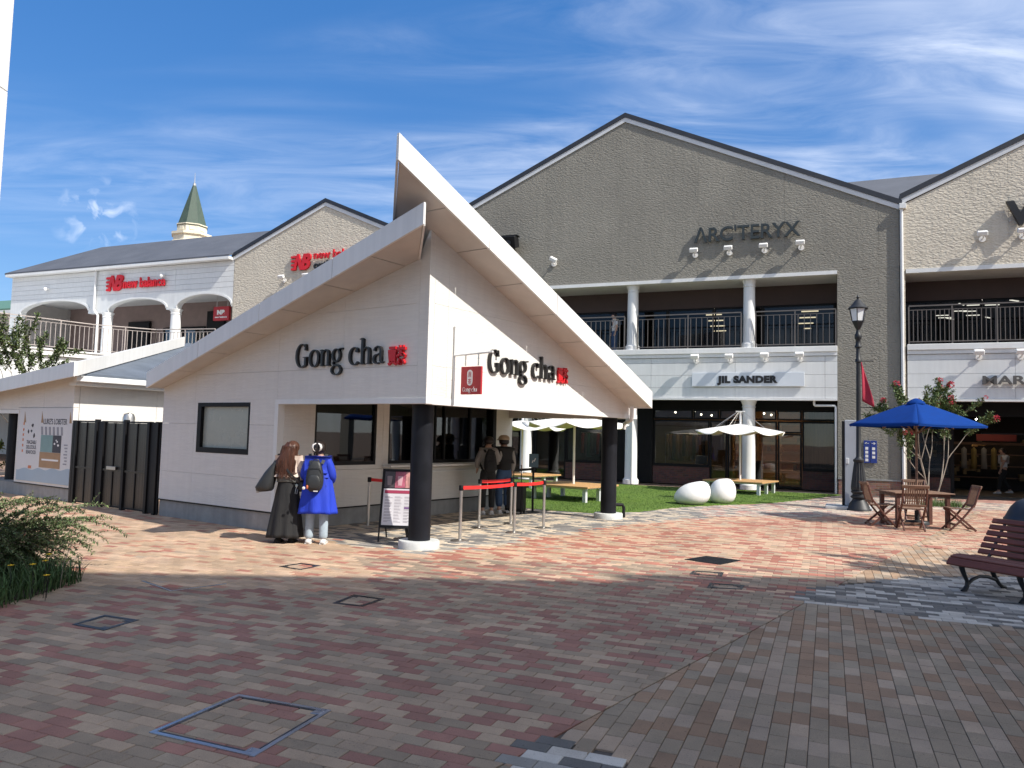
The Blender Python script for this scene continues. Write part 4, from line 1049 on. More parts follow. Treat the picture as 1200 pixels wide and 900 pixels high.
shopfront(g3, [(-34.6, -33.2, 5.1, 7.2), (-33.18, -31.6, 5.1, 7.2), (-29.8, -28.6, 5.1, 7.2), (-28.58, -27.0, 5.1, 7.2)], 3.32)
MB().box(-37.2, 3.2, 5.1, -35.6, 3.35, 7.6).build('dark_door', mFRAME, g3); MB().box(-31.4, 3.2, 5.1, -30.2, 3.35, 8.0).build('dark_door', mFRAME, g3)
MB().box(-29.4, 3.1, 5.1, -28.4, 3.18, 6.4).box(-33.9, 3.1, 5.1, -33.4, 3.18, 6.0).build('red_display', mREDSIGN, g3)
MB().box(-42.5, .31, 5.05, -42.2, 3.39, 8.5).build('end_wall', mat('grey end wall', (.40, .38, .36), .8), g3)
# balcony deck that turns in front of the arches
DK = [(-46, -9.6), (-33.1, -9.0), (-32.35, -6.21), (-31.61, -3.47), (-30.0, -1.41), (-26.74, -1.0)]
poly = [(*p, 4.72) for p in DK] + [(-26.74, 3.3, 4.72), (-46, 3.3, 4.72)]
MB().prism(poly, (0, 0, .30)).build('deck', mTRIM, g3)
poly2 = [(p[0] - .12, p[1] + .12, 3.1) for p in DK] + [(-26.8, 3.2, 3.1), (-45.9, 3.2, 3.1)]
MB().prism(poly2, (0, 0, 1.6)).build('deck_wall', mWSIDE, g3)
for p, q in zip(DK, DK[1:]): MB().bar((*p, 4.985), (*q, 4.985), .12, .07).build('cornice', mTRIM, g3)
rail_run(g3, [(p[0] - .06, p[1] + .06) for p in DK[:-1]] + [(-26.8, -.94)], 5.03, 6.33, mRAILW, .2, 1.4)
MB().box(-42.4, 3.6, 0, -26.8, 3.8, 9.6).box(-45, -.5, 0, -26.8, -.3, 3.08).build('lower_wall', mWSIDE, g3)

# ------------------------------------------------ building signs
def bsign(name, label, body, a, z, w, h, d, m, off, b=-.0):
    t = thing(name, label, 'sign', AF)
    sign_letters(t, xz_frame((a, b - .055, z), (1, 0, 0)), body, w, h, d, m, off)
    MB().box(a + .1, b - .058, z + .15 * h, a + .13, b - .001, z + .2 * h).box(a + w - .2, b - .058, z + .15 * h, a + w - .17, b - .001, z + .2 * h).build('stand_off', mSTEEL, t)
    return t
bsign('shop_sign', "dark grey ARC'TERYX capital letters standing off the grey gable wall", "ΛRC'TERYX", -4.88, 9.0, 3.68, .55, .09, mLETTERG, .012)
bsign('shop_sign', 'big black capital V on the beige gable at the right edge', 'V', 5.0, 8.86, .78, .74, .16, mLETTERK, .05)
bsign('shop_sign', 'pewter MARC capital letters on the white fascia at the right edge', 'MARC', 4.28, 3.72, 1.55, .27, .10, mLETTERM, .018)
js = thing('shop_sign', 'pale panel sign with black JIL SANDER lettering over the shop front', 'sign', AF)
MB().box(-4.92, -.085, 3.66, -1.06, -.03, 4.16, .008).build('sign_panel', mSIGNW, js)
sign_letters(js, xz_frame((-4.02, -.087, 3.80), (1, 0, 0)), 'JIL SANDER', 2.08, .245, .02, mLETTERK, .07)
def nb_logo(t, a, z, w, h, b):
    S = Matrix.Translation((a, b, z)) @ Matrix(((1, 0, .28, 0), (0, 1, 0, 0), (0, 0, 1, 0), (0, 0, 0, 1)))
    for ch, x0, ww in (('N', w * .26, w * .40), ('B', w * .60, w * .36)):
        ls = letters(ch, 1, 1, .045); l = ls[0]
        X0 = min(p[0] for p in l.v); X1 = max(p[0] for p in l.v); Y0 = min(p[1] for p in l.v); Y1 = max(p[1] for p in l.v)
        l.v = [(x0 + (p[0] - X0) / (X1 - X0) * ww, -.06 - p[2] * .10 - (.004 if ch == 'B' else 0), (p[1] - Y0) / (Y1 - Y0) * h) for p in l.v]
        l.xform(S).build('letter', mREDBRIGHT, t)
    for i in range(4): MB().box(w * (.02 + .05 * (3 - i)), -.105, h * (.02 + .25 * i), w * .38, -.012, h * (.02 + .25 * i) + h * .13).xform(S).build('speed_bar', mREDBRIGHT, t)
n1 = thing('shop_sign', 'red new balance sign with striped NB emblem above the arches', 'sign', AF)
nb_logo(n1, -35.35, 8.66, 1.35, .82, 0)
sign_letters(n1, xz_frame((-33.85, -.07, 8.76), (1, 0, 0)), 'new balance', 2.85, .5, .08, mREDBRIGHT, .02)
n2 = thing('shop_sign', 'red new balance sign with striped NB emblem on the beige gable', 'sign', AF)
nb_logo(n2, -23.5, 9.05, 1.25, .75, 0)
sign_letters(n2, xz_frame((-22.0, -.07, 9.52), (1, 0, 0)), 'new balance', 2.6, .36, .08, mREDBRIGHT, .02)
sign_letters(n2, xz_frame((-21.98, -.07, 9.06), (1, 0, 0)), 'outlet', 1.2, .34, .08, mLETTERK, .03)
hb = thing('hanging_sign', 'small red box sign hanging under the right arch of the white balcony', 'sign', AF)
MB().box(-28.75, .9, 7.05, -27.75, 1.05, 7.75, .01).build('sign_box', mREDSIGN, hb)
MB().tube([(-28.6, .97, 7.75), (-28.6, .97, 8.55)], .012, 6).tube([(-27.9, .97, 7.75), (-27.9, .97, 8.55)], .012, 6).build('hanger', mSTEEL, hb)
nb_logo(hb, -28.6, 7.36, .62, .24, .955) if False else sign_letters(hb, xz_frame((-28.5, .898, 7.36), (1, 0, 0)), 'NB', .5, .22, .006, mWHITE, .08)
sign_letters(hb, xz_frame((-28.62, .898, 7.18), (1, 0, 0)), 'new balance', .75, .09, .006, mWHITE, .03, 'lettering', join=True)

# ------------------------------------------------ wall spotlights
def spot_proto(fr, label, group):
    t = thing('wall_spotlight', label, 'spotlight', fr, group)
    MB().tube([(0, -.0, 0), (0, -.05, 0)], .10, 16).build('mount_disc', mWHITE, t, smooth=40)
    MB().tube([(0, -.05, 0), (0, -.17, 0), (0, -.22, .05)], .022, 8).build('arm', mWHITE, t, smooth=50)
    MB().obox((-.03, -.25, .14), (1, 0, 0), (0, 1, .5), (0, -.5, 1), .15, .075, .075, .02).build('lamp_head', mWHITE, t)
    return t
pos = [(-4.85, 8.55, 'first from the left of four white spotlights under the ARC\'TERYX letters'), (-3.62, 8.55, 'second from the left of four white spotlights under the ARC\'TERYX letters'), (-2.4, 8.55, 'third from the left of four white spotlights under the ARC\'TERYX letters'), (-1.17, 8.57, 'fourth from the left of four white spotlights under the ARC\'TERYX letters'),
       (-10.4, 8.56, 'lone white spotlight tilted up on the grey gable beside the black speaker'),
       (-4.78, 4.60, 'first from the left of four white spotlights above the JIL SANDER panel'), (-3.57, 4.60, 'second from the left of four white spotlights above the JIL SANDER panel'), (-2.36, 4.62, 'third from the left of four white spotlights above the JIL SANDER panel'), (-1.2, 4.62, 'fourth from the left of four white spotlights above the JIL SANDER panel'),
       (4.35, 8.46, 'left white spotlight below the big black V'), (5.46, 8.46, 'right white spotlight below the big black V'), (4.2, 4.60, 'white spotlight above the left end of the MARC letters'), (5.35, 4.60, 'white spotlight above the right part of the MARC letters'),
       (-23.66, 8.62, 'left white spotlight under the emblem on the beige gable'), (-22.3, 8.62, 'right white spotlight under the emblem on the beige gable')]
s0 = None
for a, z, lab in pos:
    M_ = AF @ Matrix.Translation((a, -.0 if abs(z - 4.6) > .1 else -.0, z))
    if a == -10.4: M_ = M_ @ Matrix.Rotation(.5, 4, 'Y')
    if s0 is None: s0 = spot_proto(M_, lab, 'white spotlights on the shop walls')
    else: dup(s0, M_, lab)
for a, z, lab in ((-39.6, 9.05, 'small white dome camera on the siding above the left arch'), (-31.2, 9.3, 'small white dome camera right of the red balcony sign')):
    t = thing('wall_camera', lab, 'camera', AF @ Matrix.Translation((a, 0, z)), 'white wall cameras')
    MB().tube([(0, 0, 0), (0, -.12, 0)], .07, 12).build('mount', mWHITE, t, smooth=40); MB().ball((0, -.16, -.06), .10, n=14, m=10).build('dome', mWHITE, t, smooth=180)
spk = thing('wall_speaker', 'black speaker box on a bracket high on the grey gable', 'speaker', AF @ Matrix.Translation((-12.2, 0, 9.5)))
MB().obox((0, -.38, 0), (1, 0, 0), (0, 1, .35), (0, -.35, 1), .32, .22, .24, .02).build('cabinet', mBLACK, spk)
MB().box(-.36, -.5, .22, .36, -.2, .26).box(-.04, -.3, -.2, .04, 0, -.1).box(-.1, -.03, -.3, .1, -.001, .0).build('bracket', mBLACK, spk)
MB().tube([(.0, -.62, -.1), (.0, -.6, -.1)], .14, 16).build('grille', mIRON, spk)
ws = thing('direction_sign', 'two narrow blue direction panels with white arrows on the grey pillar', 'sign', AF)
mNAVY = mat('navy sign', (.018, .045, .24), .4, namt=.05)
for k, a in enumerate((.80, 1.01)):
    p = MB().box(a, -.04, 1.08, a + .195, -.016, 1.83, .004).build('sign_panel', mNAVY, ws)
    sign_letters(p, xz_frame((a + .035, -.0415, 1.70), (1, 0, 0)), '←→'[k], .12, .08, .002, mWHITE, .02, 'arrow')
    ic = MB()
    for i in range(4 if k == 0 else 3):
        z = 1.57 - i * .13 if k == 0 else 1.56 - i * .14
        ic.box(a + .05, -.043, z - .045, a + .14, -.0405, z + .045)
    ic.build('pictogram', mWHITE, p)

# ------------------------------------------------ tower, far roofs
tw = thing('clock_tower', 'cream stone tower with a tall green pointed spire behind the slate roof', 'tower', Matrix.Translation((-34.2, 79.7, 0)))
MB().lathe([(1.75, 0), (1.75, 20.2), (2.05, 20.4), (2.05, 21.0), (1.9, 21.1), (1.9, 21.6), (2.1, 21.7), (2.1, 21.95), (1.55, 22.0)], 8).build('shaft', mCREAM, tw)
MB().lathe([(1.52, 22.0), (1.52, 22.75), (1.62, 22.8), (1.62, 22.9)], 8).build('drum', mCREAM, tw)
for i in range(8):
    a = 2 * math.pi * (i + .5) / 8; MB().obox((1.42 * math.cos(a), 1.42 * math.sin(a), 22.4), (math.cos(a), math.sin(a), 0), (-math.sin(a), math.cos(a), 0), (0, 0, 1), .04, .25, .2, .02).build('drum_panel', mCREAM, tw)
MB().lathe([(1.6, 22.72), (1.50, 22.9), (.18, 27.3), (.001, 27.4)], 8).build('spire', mGREEN, tw)
MB().lathe([(.2, 27.2), (.16, 27.5), (.05, 27.6), (.02, 28.6), (.001, 28.7)], 8).build('finial', mSTEEL, tw)
gr = thing('green_roof_building', 'pale building with a low green roof at the far left', 'building', AF)
MB().box(-62, 4, 0, -46.0, 12, 8.6).build('wall', mBEIGE, gr); MB().box(-62.3, 3.6, 8.6, -45.8, 4.0, 8.8).build('gutter', mTRIM, gr)
MB().prism([(-62.4, 3.6, 8.8), (-45.8, 3.6, 8.8), (-45.8, 9, 10.6), (-62.4, 9, 10.6)], (0, 0, .1)).build('roof', mat('green metal roof', (.10, .20, .13), .5, namt=.08), gr)
MB().box(-46.5, 2.5, 0, -43.2, 4.5, 7.2).build('side_wall', mBEIGE, gr)

# building behind the camera whose shade covers the near paving, and the white tower wall at the left edge
rb = thing('shade_building', 'tall beige shop block standing behind the viewer', 'building', Matrix.Translation((4.7, -.55, 0)) @ Matrix.Rotation(rad(2.5), 4, 'Z'))
MB().box(0, -14, 0, 18, 0, 16.0).build('wall', mat('beige render', (.72, .69, .63), .85, nscale=.6), rb)
for i in range(3):
    for j in range(4): MB().box(2 + i * 5.5, .004, 1.2 + j * 3.8, 4.4 + i * 5.5, .05, 3.2 + j * 3.8).build('window', mGLASSF, rb)
MB().box(10.5, -13, 16.1, 18, -.02, 17.0).build('shadow_step', mTRIM, rb)  # unseen step added to push the shadow edge farther out on the right
MB().box(-.1, -14.1, 16.0, 18.1, .05, 16.1).build('parapet', mTRIM, rb)
wt = thing('white_wall', 'edge of a tall white wall at the upper left', 'wall', Matrix.Translation((-4.80, 7.0, 0)))
wall_panels(wt, 'wall_panel', [(-3.5, 0), (0, 0), (0, 9.5), (-3.5, 9.5)], [-3.5, -1.75, 0], [-.1, 2.4, 4.8, 7.2, 9.6], [], lambda x, z: (x, 0, z), (0, -.5, 0), mFASCIA, .01)
# ================================================================== PAVING
E1 = Vector((0.9239, -0.3827)); E2 = Vector((0.3827, 0.9239))
BL, BW, GAP = .212, .108, .0035
def inside(p, poly):
    c = False; n = len(poly)
    for i in range(n):
        x1, y1 = poly[i]; x2, y2 = poly[(i + 1) % n]
        if (y1 > p[1]) != (y2 > p[1]) and p[0] < (x2 - x1) * (p[1] - y1) / (y2 - y1) + x1: c = not c
    return c
def k2(u, v): w_ = kw(u, v); return (w_.x, w_.y)
def a2(a, b): w_ = aw(a, b); return (w_.x, w_.y)
J0 = Vector((0.01, 4.10)); JD = (Vector((5.03, 10.75)) - J0).normalized(); JN = Vector((JD.y, -JD.x))   # points to the brown side
BAND = [k2(-.43, 2.9), k2(-.43, .65), (-1.30, 10.80), (-.69, 11.37), (.06, 12.41), (.96, 13.54), (2.45, 15.42), (4.9, 17.46), (6.6, 17.75), (7.95, 18.3), (10.2, 20.0), (13, 20.9), (18, 21.5), (26, 22), (26, 34), (-6, 34)]
PATCH_R = [(2.98, 8.46), (3.62, 8.12), (4.23, 7.63), (4.94, 7.43), (6.0, 7.0), (8.5, 6.6), (8.5, 10.0), (7.2, 10.35), (5.51, 10.11), (4.65, 9.71), (3.70, 9.21)]
PATCH_B = [(.01, 4.10), (-.25, 3.5), (-.1, 2.6), (1.2, 2.6), (1.0, 3.6), (.72, 4.09), (.47, 4.32), (.23, 4.51)]
LAWN = [k2(6.45, 2.85), k2(6.40, 1.83), k2(6.63, .63), k2(7.9, .16), k2(9.49, .03), k2(11.2, -.5), k2(12.94, -1.27), k2(15.8, -1.7), k2(18.7, -1.93), a2(-.1, -.55), a2(-6, -.75), a2(-13, -.9), a2(-17, -.9), k2(9.5, 9.5), k2(6.45, 8)]
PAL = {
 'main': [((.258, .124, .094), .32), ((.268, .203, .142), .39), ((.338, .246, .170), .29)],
 'main_lit': [((.36, .145, .100), .42), ((.36, .27, .195), .14), ((.49, .33, .225), .44)],  # main bricks again, with warm sunlight put into the colour
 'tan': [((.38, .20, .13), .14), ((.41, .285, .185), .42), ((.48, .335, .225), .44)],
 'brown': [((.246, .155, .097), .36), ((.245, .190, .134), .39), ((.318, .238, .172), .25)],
 'brown_lit': [((.36, .235, .145), .40), ((.32, .25, .18), .25), ((.44, .325, .225), .35)],  # brown bricks beyond the shadow edge, sunlight put into a lighter colour
 'band': [((.54, .45, .34), .46), ((.175, .165, .155), .34), ((.30, .28, .25), .20)],
 'bandp': [((.52, .42, .34), .42), ((.30, .24, .21), .28), ((.40, .20, .16), .30)],
 'patch': [((.45, .415, .37), .40), ((.115, .108, .10), .32), ((.245, .225, .20), .28)],
 'strip': [((.34, .15, .12), .5), ((.42, .26, .2), .5)],
}
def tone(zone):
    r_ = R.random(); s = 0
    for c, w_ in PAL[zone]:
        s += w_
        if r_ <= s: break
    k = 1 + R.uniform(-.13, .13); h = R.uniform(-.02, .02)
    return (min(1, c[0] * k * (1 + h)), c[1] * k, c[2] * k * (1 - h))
def zone_at(x, y):
    p = Vector((x, y))
    side = (p - J0).dot(JN)
    if inside((x, y), PATCH_B): return 'patch'
    if inside((x, y), PATCH_R): return 'patch'
    if side > 0 and y < 13.2 - .25 * (x - 6) : return 'brown' if y < 9.7 else 'brown_lit'
    jx = R.uniform(-.18, .18); jy = R.uniform(-.18, .18)
    if inside((x + jx, y + jy), BAND):
        A_ = AF.inverted() @ Vector((x, y, 0))
        if A_.y > -.9: return 'strip'
        return 'bandp' if (x > 4.5 and R.random() < .6) else 'band'
    if x < -1.6 - .28 * (y - 9) and y > 8.3: return 'tan' if R.random() < .88 else 'main_lit'
    if y > 10.5 + .0 * x: return 'main_lit' if R.random() < .8 else 'tan'
    if y > 8.8: return R.choice(('main_lit', 'main', 'main'))
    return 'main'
TAU = math.tau
def brick_verts(poly, z, tilt):
    """chamfered paver from a convex 2-D polygon: top, chamfer and sides"""
    n = len(poly); cxx = sum(p[0] for p in poly) / n; cyy = sum(p[1] for p in poly) / n
    ch = .0045; v = []
    for p in poly: v.append((p[0], p[1], z - .02))
    for p in poly: v.append((p[0], p[1], z - .003 + tilt[0] * (p[0] - cxx) + tilt[1] * (p[1] - cyy)))
    for p in poly:
        d = Vector((p[0] - cxx, p[1] - cyy)); L = d.length or 1
        q = Vector((p[0], p[1])) - d * min(.4, ch * 1.5 / L)
        v.append((q.x, q.y, z + tilt[0] * (p[0] - cxx) + tilt[1] * (p[1] - cyy)))
    f = [tuple(range(2 * n, 3 * n))]
    for i in range(n):
        j = (i + 1) % n
        f.append((i, j, n + j, n + i)); f.append((n + i, n + j, 2 * n + j, 2 * n + i))
    return v, f
ground = MB().add([(-900, -500, -.06), (900, -500, -.06), (900, 1600, -.06), (-900, 1600, -.06)], [(0, 1, 2, 3)]).build('ground', mat_brick('distant paving', (.30, .18, .13), (.38, .28, .20), (.10, .08, .07), .212, .108), fr=None)
tag(ground, kind='structure')
pave = MB().add([(-30, -6, -.013), (34, -6, -.013), (34, 27, -.013), (-30, 27, -.013)], [(0, 1, 2, 3)]).build('pavement', mSAND)
tag(pave, kind='structure')
KFI = KF.inverted()
field = MB(); cand = []
def add_brick(c, ex, ey, L_, W_, zone, clipj):
    h = [c - ex * L_ / 2 - ey * W_ / 2, c + ex * L_ / 2 - ey * W_ / 2, c + ex * L_ / 2 + ey * W_ / 2, c - ex * L_ / 2 + ey * W_ / 2]
    poly = [(p.x, p.y) for p in h]; full = True
    if clipj:
        s = JN.x * J0.x + JN.y * J0.y
        q = clip_poly(poly, (-JN.x, -JN.y), -(s + .006)) if clipj > 0 else clip_poly(poly, (JN.x, JN.y), s - .006)
        full = len(q) == 4 and abs(area(q) - area(poly)) < 1e-6; poly = q
        if len(poly) < 3 or area(poly) < 4e-4: return
    # counter-clockwise
    a_ = sum(poly[i][0] * poly[(i + 1) % len(poly)][1] - poly[(i + 1) % len(poly)][0] * poly[i][1] for i in range(len(poly)))
    if a_ < 0: poly = poly[::-1]
    z = R.uniform(-.0014, .0014) + (.0016 if zone == 'patch' else 0)
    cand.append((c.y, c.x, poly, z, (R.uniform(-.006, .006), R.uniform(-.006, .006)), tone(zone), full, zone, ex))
def lay(zoneset, ex, ey, L_, W_, ymax, clipj):
    # ex: along the brick length, ey: row stacking
    nrow = int(46 / W_); ncol = int(46 / L_)
    o = Vector((0, 12))
    for j in range(-nrow // 2, nrow // 2):
        off = (j % 2) * L_ / 2 + (R.random() < .06) * L_ * .25
        for i in range(-ncol // 2, ncol // 2):
            c = o + ex * (i * L_ + off) + ey * (j * W_)
            if c.y < 2.4 or c.y > ymax or abs(c.x) > .80 * c.y + 1.6: continue
            z_ = zone_at(c.x, c.y)
            brownish = z_ in ('brown', 'brown_lit')
            near = abs((c - J0).dot(JN)) < .16 and not z_ == 'patch' and not z_ in ('band', 'bandp', 'strip')
            if clipj > 0:   # brown field
                if not (brownish or near): continue
                if near: z_ = 'brown' if c.y < 9.7 else 'brown_lit'
            else:
                if brownish and not near: continue
                if near: z_ = 'main' if c.y < 10 else 'main_lit'
            if inside((c.x, c.y), LAWN): continue
            kq = KFI @ Vector((c.x, c.y, 0))
            if -.3 < kq.x < 6.3 and 2.95 < kq.y < 6.2: continue
            if -.3 < kq.x < 5.3 and 10 < kq.y < 15: continue
            add_brick(c, ex, ey, L_ - GAP, W_ - GAP, z_, clipj if near else 0)
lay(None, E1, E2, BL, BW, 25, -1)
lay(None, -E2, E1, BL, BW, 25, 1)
cand.sort(key=lambda t: t[0])
def in_frame(x, y):
    d = Vector((x, y, -1.7)); zz = d.dot(cf)
    if zz < .1: return False
    px_ = 600 + 897.4 * d.dot(cx) / zz; py_ = 450 - 897.4 * d.dot(cy) / zz
    return 0 < px_ < 1200 and 0 < py_ < 900
BM = {}
nb = 0; rest = []
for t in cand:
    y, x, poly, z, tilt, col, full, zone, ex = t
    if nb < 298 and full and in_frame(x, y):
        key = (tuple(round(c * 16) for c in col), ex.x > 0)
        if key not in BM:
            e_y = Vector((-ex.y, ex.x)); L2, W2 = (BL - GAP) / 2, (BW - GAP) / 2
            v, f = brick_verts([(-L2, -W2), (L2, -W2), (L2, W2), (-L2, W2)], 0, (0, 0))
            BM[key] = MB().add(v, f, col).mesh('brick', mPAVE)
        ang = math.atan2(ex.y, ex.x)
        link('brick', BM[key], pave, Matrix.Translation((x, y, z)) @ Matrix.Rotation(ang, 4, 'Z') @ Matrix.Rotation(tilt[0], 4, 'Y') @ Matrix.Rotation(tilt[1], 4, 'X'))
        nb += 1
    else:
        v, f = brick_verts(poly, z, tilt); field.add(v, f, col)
fo = field.build('brick_paving', mPAVE, pave); tag(fo, kind='stuff')
# turf
lawn = MB().prism([(x, y, -.012) for x, y in LAWN], (0, 0, .022)).build('lawn', mTURF); tag(lawn, kind='structure')
gr_ = MB(); LX = [p[0] for p in LAWN]; LY = [p[1] for p in LAWN]; n = 0
while n < 26000:
    x = R.uniform(min(LX), max(LX)); y = R.uniform(min(LY), max(LY))
    if not inside((x, y), LAWN): continue
    if R.random() > (26 / y) ** 1.5 * .5: continue
    n += 1
    a = R.random() * TAU; h = .018 + R.random() * .02; w_ = .006
    dx_, dy_ = math.cos(a) * w_, math.sin(a) * w_; lx, ly = R.uniform(-.012, .012), R.uniform(-.012, .012)
    k = .7 + R.random() * .6
    gr_.add([(x - dx_, y - dy_, .010), (x + dx_, y + dy_, .010), (x + lx, y + ly, .010 + h)], [(0, 1, 2)], (.065 * k, .135 * k, .020 * k))
tag(gr_.build('turf_grass', mGRASS), kind='stuff')
MB().prism([(p[0], p[1], -.012) for p in LAWN[1:4]] + [(LAWN[i][0] + .05, LAWN[i][1] - .04, -.012) for i in (3, 2, 1)], (0, 0, .016)) if False else None
# soil bed under the left shrub
# ------------------------------------------------ covers and grates in the paving
mMETB = mat('bright cover frame', (.42, .45, .49), .28, metal=.85, namt=.15); mMETD = mat('dark cover frame', (.045, .047, .05), .4, metal=.5, namt=.25)
def cover(label, cs, w_, m, plates=(), sides=(0, 1, 2, 3), infill=None):
    o = Vector((sum(c[0] for c in cs) / 4, sum(c[1] for c in cs) / 4, 0))
    t = thing('access_cover', label, 'manhole cover', Matrix.Translation(o), 'access covers set in the paving')
    P = [Vector((c[0], c[1], 0)) - o for c in cs]
    for i in sides:
        a, b = P[i], P[(i + 1) % 4]; d = (b - a).normalized(); nn = Vector((-d.y, d.x, 0))
        if nn.dot(-(a + b) / 2) < 0: nn = -nn
        q = [a + d * (0 if i % 2 == 0 else w_ + .001), b - d * (0 if i % 2 == 0 else w_ + .001), b - d * (0 if i % 2 == 0 else w_ + .001) + nn * w_, a + d * (0 if i % 2 == 0 else w_ + .001) + nn * w_]
        MB().prism([p + Vector((0, 0, -.01)) for p in q], (0, 0, .0145)).build('frame_bar', m, t)
        q2 = [p + nn * (w_ * 1.25) + Vector((0, 0, -.01)) for p in (a + d * w_ * 1.5, b - d * w_ * 1.5)]
        MB().prism([q2[0], q2[1], q2[1] + nn * w_ * .35, q2[0] + nn * w_ * .35], (0, 0, .0125)).build('inner_bar', mMETD, t)
    for i in plates:
        c = P[i]; d = -c.normalized(); e_ = Vector((-d.y, d.x, 0))
        MB().obox(c + d * w_ * 3.0 + Vector((0, 0, -.003)), (P[(i + 1) % 4] - c), (P[(i - 1) % 4] - c), (0, 0, 1), w_ * 1.1, w_ * 1.1, .0075, .002).build('lifting_plate', m, t)
    return t
cover('large bright steel cover frame in the shaded foreground paving', [(-1.97, 4.38), (-1.70, 5.03), (-1.05, 4.79), (-1.29, 4.10)], .028, mMETB, (2, 3))
cover('dark cover frame beside the left flower bed', [(-3.69, 6.64), (-3.6, 7.0), (-3.22, 6.85), (-3.33, 6.48)], .03, mMETD, (2, 3))
cover('wide worn cover frame with a bright front edge along the shadow line', [(-4.02, 8.55), (-3.48, 8.06), (-3.05, 8.53), (-3.53, 8.98)], .022, mMETB, (), (0, 1))
cover('small dark cover frame in the sunlit paving before the two women', [(-2.84, 9.66), (-2.52, 9.46), (-2.35, 9.79), (-2.65, 9.94)], .025, mMETD, (0, 2))
cover('dark cover frame alone in the middle of the shaded paving', [(-1.72, 7.70), (-1.59, 8.12), (-1.24, 7.96), (-1.40, 7.59)], .028, mMETD, (1,))
cover('narrow dark cover frame in the sun beside the black grate', [(2.31, 9.85), (2.42, 10.11), (2.80, 10.04), (2.69, 9.73)], .035, mMETD, (0, 2))
cover('narrow dark cover frame in the shade nearest the diagonal joint', [(2.31, 8.98), (2.43, 9.30), (2.81, 9.19), (2.70, 8.93)], .035, mMETD, (0, 2))
gt_ = thing('drain_grate', 'black iron drain grate set in the sunlit red paving', 'drain', Matrix.Translation((2.92, 11.03, 0)))
cs = [(-.41, -.01), (.0, .36), (.41, .04), (.0, -.38)]
MB().prism([(*c, -.01) for c in cs], (0, 0, .012)).build('grate_pan', mIRON, gt_)
ex = Vector((.41, -.35)).normalized(); ey = Vector((.41, .37)).normalized()
for i in range(13):
    p = Vector(cs[0]) + (Vector(cs[1]) - Vector(cs[0])) * (i + .5) / 13; q = Vector(cs[3]) + (Vector(cs[2]) - Vector(cs[3])) * (i + .5) / 13
    MB().bar((*p, .006), (*q, .006), .022, .008).build('grate_bar', mIRON, gt_)

# ================================================================== STREET FURNITURE
# ---- lamp post
lp = thing('street_lamp', 'black cast iron lamp post with a glazed lantern and fluted base', 'street lamp', Matrix.Translation((9.01, 19.87, 0)))
n = 20
MB().lathe([(.30, 0), (.30, .03), (.27, .07), (.22, .18), (.165, .26), (.15, .30), (.20, .33), (.20, .36), (.155, .39), (.15, .43), (.185, .46), (.19, .49), (.165, .52)], 24).build('base', mIRON, lp, smooth=40)
rings = []
for z, r_ in ((.52, .185), (.6, .19), (.95, .15), (1.2, .115), (1.24, .11)):
    rings.append([((r_ - (.014 if k % 2 else 0)) * math.cos(TAU * k / 32), (r_ - (.014 if k % 2 else 0)) * math.sin(TAU * k / 32), z) for k in range(32)])
MB().loft(rings).build('fluted_base', mIRON, lp)
MB().lathe([(.12, 1.24), (.135, 1.26), (.135, 1.30), (.085, 1.34), (.062, 1.38), (.055, 2.6), (.05, 3.82), (.075, 3.84), (.075, 3.9), (.052, 3.93), (.05, 4.2), (.085, 4.22), (.085, 4.26), (.06, 4.3), (.06, 4.42), (.085, 4.45), (.085, 4.55), (.05, 4.6), (.045, 4.68)], 18).build('pole', mIRON, lp, smooth=40)
MB().lathe([(.04, 4.68), (.07, 4.72), (.15, 4.88), (.155, 4.91)], 6).build('lantern_cup', mIRON, lp)
for k in range(6):
    a0 = TAU * k / 6; a1 = TAU * (k + 1) / 6
    P = lambda a, r_, z: (r_ * math.cos(a), r_ * math.sin(a), z)
    MB().prism([P(a0 + .06, .148, 4.915), P(a1 - .06, .148, 4.915), P(a1 - .045, .205, 5.225), P(a0 + .045, .205, 5.225)], (-.004 * math.cos((a0 + a1) / 2), -.004 * math.sin((a0 + a1) / 2), 0)).build('lantern_pane', mGLOBE, lp)
    MB().bar(P(a0, .15, 4.90), P(a0, .215, 5.235), .022, .022).build('lantern_bar', mIRON, lp)
MB().lathe([(.25, 5.235), (.25, 5.255), (.17, 5.33), (.075, 5.46), (.03, 5.49), (.03, 5.52), (.045, 5.54), (.012, 5.6), (.001, 5.65)], 12).build('lantern_roof', mIRON, lp, smooth=30)
MB().tube([(-.02, 0, 3.86), (.34, -.12, 3.86)], .012, 8).tube([(-.02, 0, 2.66), (.34, -.12, 2.66)], .012, 8).build('banner_arm', mIRON, lp, smooth=50)
bn = MB(); v = []
for j in range(13):
    t = j / 12
    for i in range(7):
        s = i / 6; w_ = .04 + .22 * min(1, t * 1.15)
        v.append((.05 + s * w_ + .03 * t, -.03 - .10 * s * t - .03 * math.sin(s * 5 + t * 3), 3.83 - t * (1.0 + .17 * s)))
f = [(j * 7 + i, j * 7 + i + 1, (j + 1) * 7 + i + 1, (j + 1) * 7 + i) for j in range(12) for i in range(6)]
bo = bn.add(v, f).build('banner', mat('crimson banner', (.36, .018, .045), .75, namt=.08), None, Matrix.Translation((9.01, 19.87, 0)), smooth=180)
md = bo.modifiers.new('s', 'SOLIDIFY'); md.thickness = .004
tag(bo, 'crimson cloth banner hanging from the lamp post bracket', 'banner')
tr = MB()
for i in range(6):
    s0, s1 = i / 6, (i + 1) / 6
tm = thing('totem_sign', 'tall pale grey totem slab on a flat base behind the lamp post', 'sign', at(8.98, 20.25, 0, 24))
MB().box(-.15, -.1, .09, .17, .14, 2.33, .012).build('slab', mat('totem grey', (.42, .45, .49), .4, namt=.04), tm)
